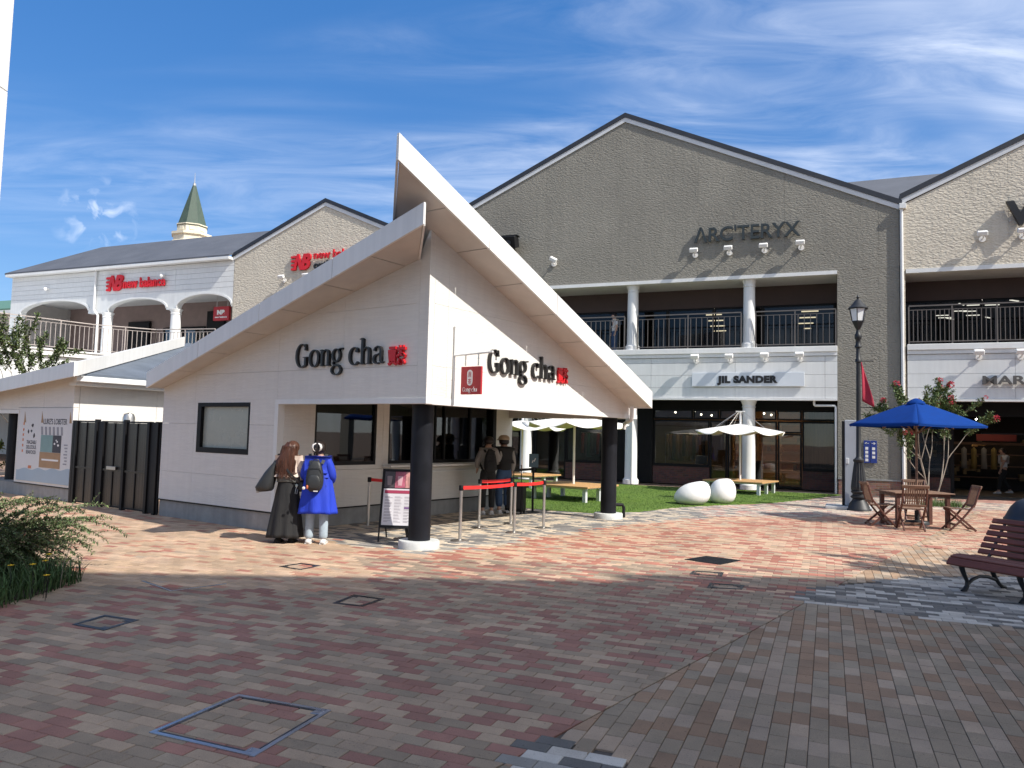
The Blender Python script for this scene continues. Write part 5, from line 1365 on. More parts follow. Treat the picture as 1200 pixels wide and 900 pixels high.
MB().box(-.22, -.1, .09, -.152, .16, 2.30, .01).build('edge_panel', mBLACK, tm)
MB().box(-.62, -.42, .0, .5, .42, .085, .012).build('base_plate', mat('totem base', (.50, .51, .51), .6, namt=.08), tm)
MB().box(-.13, -.13, 1.18, -.05, -.101, 1.33, .008).build('card_slot', mGTRIM, tm)

# ---- teak table, chairs and blue umbrella
tb = thing('garden_table', 'weathered wooden table under the blue umbrella', 'table', at(8.62, 16.42, 0, 0))
for i in range(8): MB().box(-.63, -.44 + i * .112, .70, .63, -.44 + i * .112 + .104, .725, .004).build('slat', mTEAK, tb)
for x in (-.52, .52):
    for y in (-.34, .34): MB().box(x - .04, y - .04, 0, x + .04, y + .04, .64, .006).build('leg', mTEAKD, tb)
MB().box(-.56, -.38, .64, .56, .38, .698).build('apron', mTEAKD, tb)
um = thing('market_umbrella', 'bright blue square umbrella on a wooden pole over the table', 'umbrella', at(8.84, 16.72, 0, 26))
MB().tube([(0, 0, 0), (0, 0, 2.68)], .026, 10).build('pole', mTEAK, um, smooth=50)
MB().lathe([(.24, 0), (.24, .05), (.22, .08), (.05, .1), (.05, .3)], 20).build('base', mIRON, um, smooth=40)
RC = 1.34
cor = [(RC * math.cos(TAU * k / 4 + math.pi / 2 * 0), RC * math.sin(TAU * k / 4)) for k in range(4)]
for k in range(4):
    a = cor[k]; b = cor[(k + 1) % 4]; v = []; NN = 10
    for i in range(NN + 1):
        t = i / NN
        for j in range(NN + 1):
            s = j / NN; x = (a[0] + (b[0] - a[0]) * s) * (.1 + .9 * t); y = (a[1] + (b[1] - a[1]) * s) * (.1 + .9 * t)
            z = 2.66 - .52 * (.1 + .9 * t) ** 1.12 - .018 * math.sin(math.pi * s) * t
            v.append((x, y, z))
    f = [(i * (NN + 1) + j, i * (NN + 1) + j + 1, (i + 1) * (NN + 1) + j + 1, (i + 1) * (NN + 1) + j) for i in range(NN) for j in range(NN)]
    cp = MB().add(v, f).build('canopy_panel', mBLUE, um, smooth=180); md = cp.modifiers.new('s', 'SOLIDIFY'); md.thickness = .006
    val = [v[NN * (NN + 1) + j] for j in range(NN + 1)]
    q = MB(); 
    for p0, p1 in zip(val, val[1:]): q.prism([p0, p1, (p1[0] * .995, p1[1] * .995, p1[2] - .035), (p0[0] * .995, p0[1] * .995, p0[2] - .035)], (-.004 * (a[0] + b[0]), -.004 * (a[1] + b[1]), 0))
    q.build('valance', mBLUE, um)
for k in range(8):
    if k % 2 == 0: e_ = cor[k // 2]
    else: e_ = ((cor[k // 2][0] + cor[(k // 2 + 1) % 4][0]) / 2, (cor[k // 2][1] + cor[(k // 2 + 1) % 4][1]) / 2)
    MB().bar((0, 0, 2.60), (e_[0] * .985, e_[1] * .985, 2.10 if k % 2 == 0 else 2.07), .018, .022).build('rib', mTEAK, um)
    MB().bar((0, 0, 1.95), (e_[0] * .5, e_[1] * .5, 2.335 if k % 2 == 0 else 2.31), .014, .018).build('strut', mTEAK, um)
cpv = MB().lathe([(.001, 2.735), (.04, 2.73), (.11, 2.69), (.17, 2.65), (.19, 2.61), (.18, 2.60)], 8).build('vent_cap', mBLUE, um, smooth=30)
def teak_chair(fr, label):
    t = thing('folding_chair', label, 'chair', fr, 'folding chairs round the wooden table')
    for x in (-.22, .22):
        MB().tube([(x, -.34, .90), (x, -.235, .55), (x, .02, .22), (x, .24, .0)], .021, 6).build('long_leg', mTEAKD, t, smooth=50)
        MB().bar((x * .86, -.26, .012), (x * .86, .22, .43), .026, .04).build('short_leg', mTEAKD, t)
    for i in range(9): MB().bar((-.165 + i * .0415, -.322, .85), (-.165 + i * .0415, -.238, .53), .022, .012, (0, 1, 0)).build('back_slat', mTEAK, t)
    MB().obox((0, -.343, .885), (1, 0, 0), (0, 1, .3), (0, -.3, 1), .25, .016, .034, .008).build('top_rail', mTEAK, t)
    MB().obox((0, -.232, .505), (1, 0, 0), (0, 1, .3), (0, -.3, 1), .21, .012, .025, .005).build('lower_rail', mTEAK, t)
    for i in range(7): MB().box(-.20, -.19 + i * .062, .42 + .004 * i, .20, -.19 + i * .062 + .052, .438 + .004 * i, .004).build('seat_slat', mTEAK, t)
    MB().box(-.2, -.235, .03, .2, -.20, .06).build('stretcher', mTEAK, t); MB().box(-.2, .10, .10, .2, .13, .14).build('stretcher', mTEAK, t)
    for x in (-.245, .245): MB().obox((x, -.03, .62), (0, 1, .05), (1, 0, 0), (0, -.05, 1), .22, .022, .012, .004).build('armrest', mTEAK, t) if False else None
    return t
ch0 = teak_chair(at(8.14, 15.62, 0, 14), 'wooden folding chair with its slatted back to the viewer')
dup(ch0, at(7.86, 16.32, 0, 97), 'wooden folding chair at the left end of the table, seen side-on')
dup(ch0, at(9.20, 15.80, 0, -78), 'wooden folding chair at the right end of the table, seen side-on')
dup(ch0, at(9.2, 17.45, 0, 200), 'wooden folding chair on the far side of the table, mostly hidden')

# ---- brown bench at the right
be = thing('park_bench', 'brown slatted bench with black scrolled iron legs at the right edge', 'bench', Matrix(((.4, .917, 0, 5.41), (-.917, .4, 0, 9.17), (0, 0, 1, 0), (0, 0, 0, 1))))
BX0, BX1 = -.16, 1.75
def slat(y, z, ny, nz, w_, th):   # board across the profile: centre, normal (ny,nz)
    MB().obox(((BX0 + BX1) / 2, y, z), (1, 0, 0), (0, nz, -ny), (0, ny, nz), (BX1 - BX0) / 2, w_ / 2, th / 2, .008).build('slat', mBENCH, be)
slat(-.085, .338, -.80, .60, .095, .03)
slat(-.005, .393, -.22, .97, .085, .03); slat(.085, .402, .02, 1, .085, .03); slat(.175, .394, .10, .99, .085, .03); slat(.265, .384, .10, .99, .085, .03); slat(.355, .380, .02, 1, .085, .03)
for i in range(6):
    t = i / 5; slat(.465 + .27 * t, .435 + .36 * t, -.80, .60, .068, .03)
for xx in (0, .68, 1.42):
    l = MB()
    l.tube([(xx, -.07, .325), (xx, -.055, .27), (xx, -.02, .20), (xx, .03, .12), (xx, .03, .06), (xx, -.01, .02), (xx, -.06, .005)], [.030, .032, .026, .022, .026, .03, .02], 8)
    l.tube([(xx, .40, .36), (xx, .46, .26), (xx, .52, .15), (xx, .60, .06), (xx, .66, .02), (xx, .72, .008)], [.03, .034, .026, .022, .026, .02], 8)
    l.tube([(xx, .03, .08), (xx, .12, .13), (xx, .26, .165), (xx, .40, .15), (xx, .54, .11)], [.022, .02, .018, .02, .022], 8)
    l.tube([(xx, -.09, .31), (xx, -.03, .365), (xx, .15, .372), (xx, .36, .352), (xx, .44, .40), (xx, .60, .60), (xx, .755, .80)], .018, 8)
    l.build('leg', mIRON, be, smooth=50)
MB().box(BX0 + .1, .20, .30, BX1, .22, .33).build('tie_bar', mIRON, be)
# ---- domed bin behind the bench
db = thing('litter_bin', 'black domed litter bin with a round opening behind the brown bench', 'bin', at(7.42, 10.95, 0, 0))
MB().lathe([(.30, 0), (.31, .02), (.30, .62), (.30, .64)], 28).build('body', mIRON, db, smooth=40)
MB().lathe([(.345, .64), (.35, .66), (.35, .70), (.33, .72), (.31, .76), (.26, .86), (.19, .94), (.10, .985), (.001, 1.0)], 28).build('dome_lid', mat('bin lid', (.013, .017, .026), .45, namt=.3), db, smooth=40)
for k in range(2):
    a = TAU * k / 2 + 4.15
    MB().tube([(.275 * math.cos(a), .275 * math.sin(a), .845), (.292 * math.cos(a), .292 * math.sin(a), .85)], [.085, .085], 18).build('opening_ring', mat('bin ring', (.5, .48, .42), .5), db, smooth=40)
    MB().tube([(.28 * math.cos(a), .28 * math.sin(a), .842), (.297 * math.cos(a), .297 * math.sin(a), .848)], [.05, .05], 16).build('opening', mBLACK, db, smooth=40)
# ---- white moulded seats
def bean(fr, label, sx, sy, sz, skew):
    rings = []; n = 28
    for i in range(15):
        ph = math.pi * i / 14; r_ = max(1e-3, math.sin(ph)) ** .62; z = -math.cos(ph)
        rings.append([(sx * r_ * math.cos(q) * (1 - .10 * z) + skew * (z + 1) * .05, sy * r_ * math.sin(q) * (1 - .12 * z), sz * (z + 1) / 2 * (1 + .16 * skew * math.cos(q) * r_) - .012) for q in [TAU * k / n for k in range(n)]])
    t = MB().loft(rings).build('bean_seat', mBEAN, None, fr, smooth=180)
    tag(t, label, 'seat', 'white moulded seats on the lawn'); return t
bean(at(4.80, 20.42, 0, 8), 'larger white bean shaped seat on the lawn edge, left of the pair', .47, .44, .60, 1)
bean(at(5.80, 21.05, 0, 8), 'smaller white bean shaped seat on the lawn edge, right of the pair', .36, .40, .68, .35)
# ---- timber platform benches and white parasols
def platform(fr, label, L_, W_):
    t = thing('platform_bench', label, 'bench', fr, 'timber platform benches on the lawn')
    n = int(W_ / .145)
    for i in range(n): MB().box(-W_ / 2 + i * W_ / n, -L_ / 2, .375, -W_ / 2 + (i + 1) * W_ / n - .008, L_ / 2, .42, .004).build('plank', mWOODT, t)
    for x in (-W_ / 2 + .12, 0, W_ / 2 - .12):
        for y in (-L_ / 2 + .15, L_ / 2 - .15): MB().box(x - .05, y - .05, 0, x + .05, y + .05, .34, .005).build('leg', mGTRIM, t)
    MB().box(-W_ / 2 + .05, -L_ / 2 + .08, .342, W_ / 2 - .05, L_ / 2 - .08, .372).build('sub_frame', mGTRIM, t)
    return t
KROT = KF.to_3x3().to_4x4()
def kp(u, v): return Matrix.Translation(kw(u, v)) @ KROT
platform(kp(9.58, 3.0), 'timber platform bench nearest the red queue belts, under a white parasol', 1.88, 1.74)
platform(kp(12.9, 7.0), 'timber platform bench farthest back beside the white column', 2.1, 1.74)
platform(kp(16.6, .72), 'timber platform bench behind the white bean seats', 1.95, 1.8)
def parasol(fr, label, Rr, zh, ze, ztop):
    t = thing('parasol', label, 'parasol', fr, 'white parasols on the lawn')
    MB().tube([(0, 0, .42), (0, 0, ztop)], .032, 12).build('pole', mWHITE, t, smooth=50)
    MB().box(-.14, -.14, ztop, .14, .14, ztop + .02).build('pole_head', mWHITE, t)
    M_ = 8
    for k in range(M_):
        a0 = TAU * (k + .5) / M_; a1 = TAU * (k + 1.5) / M_; v = []; NN = 10
        for i in range(NN + 1):
            tt = i / NN
            for j in range(NN + 1):
                s = j / NN; A_ = (math.cos(a0) * (1 - s) + math.cos(a1) * s, math.sin(a0) * (1 - s) + math.sin(a1) * s)
                rr = tt * Rr * (1 - .05 * math.sin(math.pi * s))
                v.append((A_[0] * rr, A_[1] * rr, zh - (zh - ze) * tt ** 1.15 - .125 * math.sin(math.pi * s) * tt ** 1.3))
        f = [(i * (NN + 1) + j, i * (NN + 1) + j + 1, (i + 1) * (NN + 1) + j + 1, (i + 1) * (NN + 1) + j) for i in range(NN) for j in range(NN)]
        cp = MB().add(v, f).build('canopy_panel', mSHADE, t, smooth=180); md = cp.modifiers.new('s', 'SOLIDIFY'); md.thickness = .006
        MB().bar((.03 * math.cos(a0), .03 * math.sin(a0), zh + .012), (Rr * math.cos(a0), Rr * math.sin(a0), ze + .012), .02, .012).build('rib', mWHITE, t)
        MB().tube([(.1 * math.cos(a0), .1 * math.sin(a0), ztop), (.55 * Rr * math.cos(a0), .55 * Rr * math.sin(a0), zh - (zh - ze) * .5 + .02)], .006, 5).build('stay_cable', mSTEEL, t)
    return t
parasol(kp(16.6, .75) @ Matrix.Rotation(.25, 4, 'Z'), 'white scalloped parasol standing alone behind the bean seats', 1.50, 2.26, 2.02, 2.68)
parasol(kp(9.58, 3.0), 'white scalloped parasol seen through the porch, nearer one', 1.50, 2.26, 2.06, 2.7)
parasol(kp(12.9, 7.0), 'white scalloped parasol seen through the porch, farther one', 1.55, 2.20, 2.0, 2.7)

# ---- queue posts
def stanchion(x, y, label, m=None, tops=True):
    t = thing('queue_post', label, 'stanchion', at(x, y), 'queue posts by the porch')
    MB().lathe([(.15, 0), (.15, .008), (.14, .018), (.03, .03), (.025, .03)], 24).build('base', mSTEEL if m is None else m, t, smooth=40)
    MB().lathe([(.0255, .028), (.0255, .80)], 16).build('post', mSTEEL if m is None else m, t, smooth=40)
    MB().lathe([(.034, .80), (.036, .81), (.036, .875), (.03, .885), (.001, .888)], 16).build('belt_head', mBLACK, t, smooth=40)
    return t
SP = {'a': (-.77, 12.35), 'b': (-.54, 14.15), 'c': (.04, 14.96), 'd': (.10, 13.54), 'e': (.65, 14.34), 'f': (-2.52, 13.87), 'g': (-1.62, 13.72)}
LB = {'a': 'steel queue post nearest the black porch column, first of the front belt', 'b': 'steel queue post by the counter, start of the rear red belt', 'c': 'steel queue post at the far end of the rear red belt', 'd': 'steel queue post in the middle of the front red belt', 'e': 'steel queue post at the right end of the front red belt', 'f': 'steel queue post left of the menu board, near the kiosk wall', 'g': 'steel queue post hidden behind the black porch column'}
SO = {k: stanchion(*SP[k], LB[k]) for k in SP}
def belt(p, q, z, m, sag=.015):
    P = Vector((*SP[p], 0)) if isinstance(p, str) else Vector((*p, 0)); Q = Vector((*SP[q], 0)) if isinstance(q, str) else Vector((*q, 0)); L_ = (Q - P)
    b = MB(); n = 10
    for i in range(n):
        t0, t1 = i / n, (i + 1) / n; a = P + L_ * t0; c = P + L_ * t1; z0 = z - sag * 4 * t0 * (1 - t0); z1 = z - sag * 4 * t1 * (1 - t1)
        nn = Vector((-L_.y, L_.x, 0)).normalized() * .002
        b.prism([a + Vector((0, 0, z0 - .028)), c + Vector((0, 0, z1 - .028)), c + Vector((0, 0, z1 + .028)), a + Vector((0, 0, z0 + .028))], nn)
    o = P; return b.xform(Matrix.Translation(-o))
for p, q in (('a', 'd'), ('d', 'e'), ('b', 'c'), ('f', 'g')):
    belt(p, q, .845, mRED).build('belt', mRED, SO[p])
bp1 = thing('queue_post', 'black queue post beside the suitcase', 'stanchion', at(-.02, 16.95), 'black queue posts')
bp2 = thing('queue_post', 'black queue post carrying a small blue notice plate', 'stanchion', at(.53, 17.32), 'black queue posts')
for t in (bp1, bp2):
    MB().lathe([(.16, 0), (.16, .01), (.03, .03)], 20).build('base', mBLACK, t, smooth=40); MB().lathe([(.025, .028), (.025, .93), (.034, .935), (.034, .99), (.001, 1.0)], 14).build('post', mBLACK, t, smooth=40)
d = Vector((.55, .37, 0)); b = MB()
b.prism([(0, 0, .90), (.55, .37, .93), (.55, .37, .985), (0, 0, .955)], (.003, -.003, 0)); b.build('belt', mBLACK, bp1)
pl_ = MB().obox((0, -.04, 1.15), (1, .15, 0), (-.15, 1, 0), (0, 0, 1), .105, .012, .15, .004).build('notice_plate', mat('slate blue notice', (.07, .13, .17), .4), bp2)
ic = MB(); ic.tube([(-.03, -.056, 1.10), (-.01, -.054, 1.16), (.01, -.052, 1.13), (.04, -.049, 1.2)], .012, 6); ic.build('pictogram', mWHITE, pl_)
MB().lathe([(.02, .99), (.02, 1.02)], 10).build('plate_neck', mBLACK, bp2)
# ---- suitcase
su = thing('suitcase', 'black trolley suitcase with its handle up beside the customers', 'suitcase', at(.14, 16.90, 0, 20))
MB().box(-.21, -.13, .05, .21, .13, .68, .03).build('shell', mBLACK, su); MB().box(-.16, -.138, .12, .16, -.128, .6, .004).build('front_panel', mat('suitcase panel', (.018, .018, .021), .5), su)
MB().tube([(-.09, .1, .68), (-.09, .1, 1.05), (.09, .1, 1.05), (.09, .1, .68)], .012, 8).build('handle', mIRON, su, smooth=50)
for x in (-.17, .17):
    for y in (-.1, .1): MB().tube([(x - .015, y, .03), (x + .015, y, .03)], .03, 12).build('wheel', mIRON, su, smooth=40)
# ---- A-frame menu board
sb = thing('menu_board', 'tilted black A-frame board with a white and crimson drinks menu beside the black column', 'sign', at(-1.74, 12.02, 0, 4))
tilt = Matrix.Rotation(-rad(11), 4, 'X')
fm = MB(); W_, H_ = .29, 1.14
fm.box(-W_, -.015, .22, -W_ + .025, .015, H_, .004).box(W_ - .025, -.015, .22, W_, .015, H_, .004).box(-W_ + .025, -.015, .22, W_ - .025, .015, .25).box(-W_ + .025, -.015, H_ - .03, W_ - .025, .015, H_)
fm.box(-W_ + .002, -.012, .0, -W_ + .022, .012, .22).box(W_ - .022, -.012, .0, W_ - .002, .012, .22).xform(tilt).build('frame', mBLACK, sb)
MB().box(-W_ + .02, .005, .24, W_ - .02, .012, H_ - .02).xform(tilt).build('backing', mBLACK, sb)
MB().bar((-.27, .16, .9), (-.27, .52, 0), .02, .02).bar((.27, .16, .9), (.27, .52, 0), .02, .02).build('rear_leg', mBLACK, sb)
pg = MB().box(-.255, .0, .26, .255, .004, .83).xform(tilt).build('menu_sheet', mat('menu paper', (.66, .64, .66), .6), sb)
MB().box(-.235, -.003, .755, .235, -.0005, .805).xform(tilt).build('header_print', mat('menu crimson', (.36, .04, .09), .6), pg)
ln = MB()
for c in range(3):
    for j in range(9):
        z = .70 - j * .047
        for k in range(2): ln.box(-.225 + c * .155, -.002, z - k * .016, -.225 + c * .155 + R.uniform(.06, .13), -.0005, z - k * .016 + .007)
ln.xform(tilt).build('menu_lines', mat('menu grey', (.36, .33, .36), .7), pg)
MB().box(.09, -.003, .52, .235, -.0005, .545).xform(tilt).build('price_band', mat('menu violet', (.16, .07, .22), .7), pg)
for i, c in enumerate(((.055, .045, .05), (.40, .10, .15), (.50, .24, .22))):
    MB().box(-.25 + i * .168, .0, .845, -.25 + i * .168 + .163, .004, 1.10).xform(tilt).build('photo_print', mat('drink photo %d' % i, c, .5, namt=.5, nscale=9), sb)
    MB().lathe([(.03, 0), (.042, .14), (.036, .15)], 14, sy=.05).xform(tilt @ Matrix.Translation((-.25 + i * .168 + .08, -.004, .88))).build('cup_print', mat('cup %d' % i, ((.25, .2, .2), (.6, .35, .38), (.55, .3, .25))[i], .5), sb)
ba = thing('storage_basket', 'low black basket on the ground behind the menu board', 'basket', at(-1.45, 12.35, 0, 4))
MB().lathe([(.17, 0), (.21, .20), (.215, .22), (.20, .22), (.165, .02)], 18).build('basket_body', mIRON, ba, smooth=40)
MB().lathe([(.218, .205), (.225, .215), (.218, .23)], 18).build('basket_rim', mIRON, ba, smooth=60)
# ================================================================== PLANTS
def leaf_quad(m, p, d, up, L_, W_, col):
    d = d.normalized(); s = d.cross(up)
    if s.length < 1e-3: s = d.orthogonal()
    s.normalize(); n_ = s.cross(d)
    b = p + d * L_ * .5 + n_ * L_ * .10
    m.add([p, b + s * W_ / 2, p + d * L_, b - s * W_ / 2], [(0, 1, 2, 3)], col)
def rv(k=1): return Vector((R.uniform(-1, 1), R.uniform(-1, 1), R.uniform(-1, 1))) * k
def greens(base, var=.25):
    k = 1 + R.uniform(-var, var); return (base[0] * k * R.uniform(.85, 1.2), base[1] * k, base[2] * k)
# ---- arching shrub and lily bed, lower left
def sh_pos(x, y): return Vector((x, y, 0))
shr = thing('arching_shrub', 'arching green shrub with long fine sprays at the left edge', 'shrub', at(-6.02, 8.55))
st = MB(); lf = MB()
for i in range(420):
    a = R.uniform(-1.9, 1.1) if R.random() < .8 else R.uniform(-3.1, 3.1)
    base = Vector((R.uniform(-.65, .55), R.uniform(-.6, .4), R.uniform(.10, .42))); L_ = R.uniform(.5, 1.15); el = R.uniform(.12, 1.15)
    d = Vector((math.cos(a) * math.cos(el), math.sin(a) * math.cos(el), math.sin(el))); p = base.copy(); pts = [p.copy()]; n = 14
    for k in range(n):
        d = (d + Vector((0, 0, -.085 - .03 * R.random())) + rv(.05)).normalized(); p = p + d * L_ / n
        if p.z < .06: p.z = .06
        pts.append(p.copy())
    st.tube(pts, [.007 * (1 - .8 * k / n) + .0012 for k in range(n + 1)], 4, cap=False)
    for k in range(2, n):
        for s in range(16):
            q = pts[k] + (pts[k + 1] - pts[k]) * R.random(); dd = (pts[k + 1] - pts[k]).normalized()
            side = dd.cross(rv()).normalized()
            leaf_quad(lf, q, dd * .5 + side, Vector((0, 0, 1)) + rv(.6), R.uniform(.024, .046), R.uniform(.012, .020), greens((.10, .15, .055) if R.random() < .7 else (.17, .22, .09)))
    if i % 2 == 0:
        for k in range(5, n, 3):
            dd = (pts[k] - pts[k - 1]).normalized(); tw = (dd + rv(.7)).normalized(); q = pts[k]
            tp = [q + tw * (.16 * j / 4) for j in range(5)]
            st.tube(tp, .002, 3, cap=False)
            for s in range(30): leaf_quad(lf, tp[R.randrange(5)], tw * .5 + rv(), Vector((0, 0, 1)) + rv(.6), R.uniform(.018, .034), .012, greens((.085, .125, .045)))
st.build('stems', mBARKD, shr)
tag(lf.build('leaves', mLEAF, shr), kind='stuff')
bed = MB(); n = 0
while n < 5200:
    x = R.uniform(-2.2, .75); y = R.uniform(-1.0, 1.0)
    if (x / 1.15 if x > 0 else x / 2.4) ** 2 + (y / .98) ** 2 > R.uniform(.7, 1.0): continue
    n += 1; h = R.uniform(.14, .34) * (1.1 - .45 * abs(y)); a = R.random() * TAU; lean = R.uniform(.05, .22); w_ = R.uniform(.004, .008); s = Vector((-math.sin(a), math.cos(a), 0)) * w_; o = Vector((x, y, 0)); dd = Vector((math.cos(a), math.sin(a), 0))
    p1 = o + dd * lean * .35 + Vector((0, 0, h * .65)); p2 = o + dd * lean + Vector((0, 0, h))
    bed.add([o - s, o + s, p1 + s * .8, p1 - s * .8, p2], [(0, 1, 2, 3), (3, 2, 4)], greens((.05, .10, .03), .45))
bo = bed.build('low_grass_bed', mGRASS, None, at(-5.36, 7.80)); tag(bo, kind='stuff')
soil = MB().lathe([(1.0, -.02), (1.0, .02), (.8, .05), (.001, .07)], 28, sx=1.0, sy=.95).build('soil_bed', mat('soil', (.05, .038, .028), .95, namt=.3, nscale=20, bscale=40, bstr=.6), None, at(-5.65, 7.80)); tag(soil, kind='structure')
for i, (x, y, z) in enumerate(((-4.74, 7.42, .34), (-4.58, 7.50, .34), (-4.50, 7.62, .42), (-4.44, 7.50, .24), (-4.52, 7.60, .36))):
    t = thing('yellow_flower', ('yellow daisy head leftmost in the low grass bed', 'yellow daisy head second from left in the low grass bed', 'tallest yellow daisy head in the low grass bed', 'lowest yellow daisy at the right rim of the low grass bed', 'yellow daisy just under the tallest one in the low grass bed')[i], 'flower', at(x, y), 'yellow flowers in the left bed')
    MB().tube([(0, 0, 0), (.01, 0, z * .6), (0, 0, z)], .003, 5).build('stem', mLEAF, t)
    pm = MB()
    for k in range(10):
        a = TAU * k / 10; pm.add([(0, 0, z), (.026 * math.cos(a - .22), .026 * math.sin(a - .22), z + .006), (.032 * math.cos(a), .032 * math.sin(a), z + .004), (.026 * math.cos(a + .22), .026 * math.sin(a + .22), z + .006)], [(0, 1, 2, 3)])
    pm.ball((0, 0, z + .004), .009, n=8, m=5).build('flower_head', mYEL, t)
sp_ = thing('dry_stalk', 'single thin dry stalk standing at the rim of the left grass bed', 'plant stalk', at(-4.62, 8.05))
MB().tube([(0, 0, 0), (.02, 0, .25), (.09, 0, .46)], .003, 5).build('stem', mBARK, sp_)

def branch(st, tips, p, d, L_, r_, depth, spread, up, shrink=.72, kids_=(2, 3)):
    n = 5; pts = [p.copy()]
    for k in range(n):
        d = (d + rv(.10) + Vector((0, 0, up))).normalized(); p = p + d * L_ / n; pts.append(p.copy())
    st.tube(pts, [r_ * (1 - .35 * k / n) for k in range(n + 1)], 6 if r_ > .01 else 4, cap=False)
    tips.append((pts, r_, depth))
    if depth == 0: return
    for c in range(R.randint(*kids_)):
        q = pts[-1] if c < 2 else pts[R.randint(2, 4)]
        dd = (d + rv(spread)).normalized()
        branch(st, tips, q, dd, L_ * shrink * R.uniform(.8, 1.15), r_ * .62, depth - 1, spread, up, shrink, kids_)
def flowering_tree(fr, label, cat, stems, H, leafn, leafL, col, blossoms, depth=3, spread=.55, lean=.35, bark=None, name='flowering_tree', blm=None, droop=.0):
    t = thing(name, label, cat, fr); tr = MB(); tips = []
    for s in range(stems):
        a = TAU * s / stems + R.uniform(-.4, .4); l = lean * R.uniform(.5, 1.2)
        branch(tr, tips, Vector((R.uniform(-.06, .06), R.uniform(-.06, .06), 0)), Vector((math.cos(a) * l, math.sin(a) * l, 1)).normalized(), H * .36, .021 if stems > 1 else .07, depth, spread, .04 - droop)
    tr.build('trunk', bark or mBARK, t, smooth=60)
    lv = MB(); fine_ = [x for x in tips if x[2] <= 1]
    for k in range(leafn):
        pts, r_, dp = fine_[R.randrange(len(fine_))]; i = R.randint(1, 4); q = pts[i] + (pts[i + 1] - pts[i]) * R.random() + rv(.05)
        leaf_quad(lv, q, rv() + Vector((0, 0, .1)), Vector((0, 0, 1)) + rv(.7), leafL * R.uniform(.6, 1.25), leafL * .45, greens(col, .4))
    tag(lv.build('crown', mLEAF, t), kind='stuff')
    if blossoms:
        bmesh_ = MB()
        for k in range(70):
            q = rv(); 
            if q.length > 1: q.normalize()
            q = q * .085; leaf_quad(bmesh_, q, rv(), rv(), .05, .04, None) if False else bmesh_.add([q + rv(.022), q + rv(.022), q + rv(.022), q + rv(.022)], [(0, 1, 2), (0, 2, 3)])
        bm_ = bmesh_.mesh('blossom', blm or mPINK); ends = [x for x in tips if x[2] == 0]
        for k in range(blossoms):
            pts, _, _ = ends[R.randrange(len(ends))]
            link('blossom', bm_, t, Matrix.Translation(pts[-1] + rv(.04)) @ Matrix.Rotation(R.random() * 6, 4, 'Z') @ Matrix.Scale(R.uniform(.7, 1.25), 4))
    return t
R.seed(33)
flowering_tree(at(12.2, 22.25), 'slender flowering tree with crimson blossoms and pale stems behind the blue umbrella', 'tree', 5, 3.9, 9500, .10, (.085, .13, .035), 26, depth=3, spread=.62, lean=.50)
gt2 = MB()
for i in range(900):
    x = R.uniform(-.5, .6); y = R.uniform(-.35, .35); a = R.random() * TAU; h = R.uniform(.08, .25); o = Vector((x, y, 0)); s = Vector((-math.sin(a), math.cos(a), 0)) * .006
    gt2.add([o - s, o + s, o + Vector((math.cos(a) * .08, math.sin(a) * .08, h))], [(0, 1, 2)], greens((.08, .14, .03), .4))
tag(gt2.build('grass_tuft', mGRASS, None, at(12.35, 22.0)), kind='stuff')
R.seed(21)
flowering_tree(at(-15.9, 25.2), 'loose leafy tree rising behind the roof of the left kiosk', 'tree', 3, 5.6, 6500, .13, (.07, .10, .03), 0, depth=3, spread=.62, lean=.35, bark=mBARKD, name='leafy_tree')
flowering_tree(at(-14.2, 20.6), 'low bright green bush seen under the porch of the left kiosk', 'bush', 5, 1.6, 2200, .10, (.16, .20, .03), 10, depth=2, spread=.7, lean=.6, bark=mBARKD, name='flowering_bush')
R.seed(8)
flowering_tree(at(9.5, 6.6), 'shade tree standing out of view to the right', 'tree', 1, 6.0, 7000, .19, (.06, .09, .03), 0, depth=4, spread=.6, lean=.1, bark=mBARKD, name='shade_tree')

# ================================================================== PEOPLE
def skin(name, V, E, m, parent, sub=2, smooth=True):
    me = bpy.data.meshes.new(name); bm_ = bmesh.new(); lay_ = bm_.verts.layers.skin.verify(); vs = []
    for i, (co, r_) in enumerate(V):
        v = bm_.verts.new(co); rr = r_ if isinstance(r_, tuple) else (r_, r_)
        v[lay_].radius = rr; v[lay_].use_root = (i == 0); vs.append(v)
    for a, b in E: bm_.edges.new((vs[a], vs[b]))
    bm_.to_mesh(me); bm_.free()
    o = bpy.data.objects.new(name, me); COL.objects.link(o)
    md = o.modifiers.new('k', 'SKIN'); md.use_smooth_shade = True
    if sub: o.modifiers.new('s', 'SUBSURF').levels = sub; o.modifiers['s'].render_levels = sub
    dg = bpy.context.evaluated_depsgraph_get(); dg.update()
    m2 = bpy.data.meshes.new_from_object(o.evaluated_get(dg))
    bpy.data.objects.remove(o); bpy.data.meshes.remove(me)
    m2.name = name; m2.materials.clear(); m2.materials.append(m)
    m2.polygons.foreach_set('use_smooth', [True] * len(m2.polygons))
    return link(name, m2, parent)
mSKIN = mat('skin', (.52, .31, .22), .55, namt=.05)
mEYE = mat('eye', (.02, .015, .012), .25)
BASE = {'ankle': (.055, -.005, .045), 'knee': (.058, .012, .28), 'hip': (.052, 0, .515), 'shoulder': (.098, -.005, .815), 'elbow': (.128, -.015, .645), 'wrist': (.125, .03, .505)}
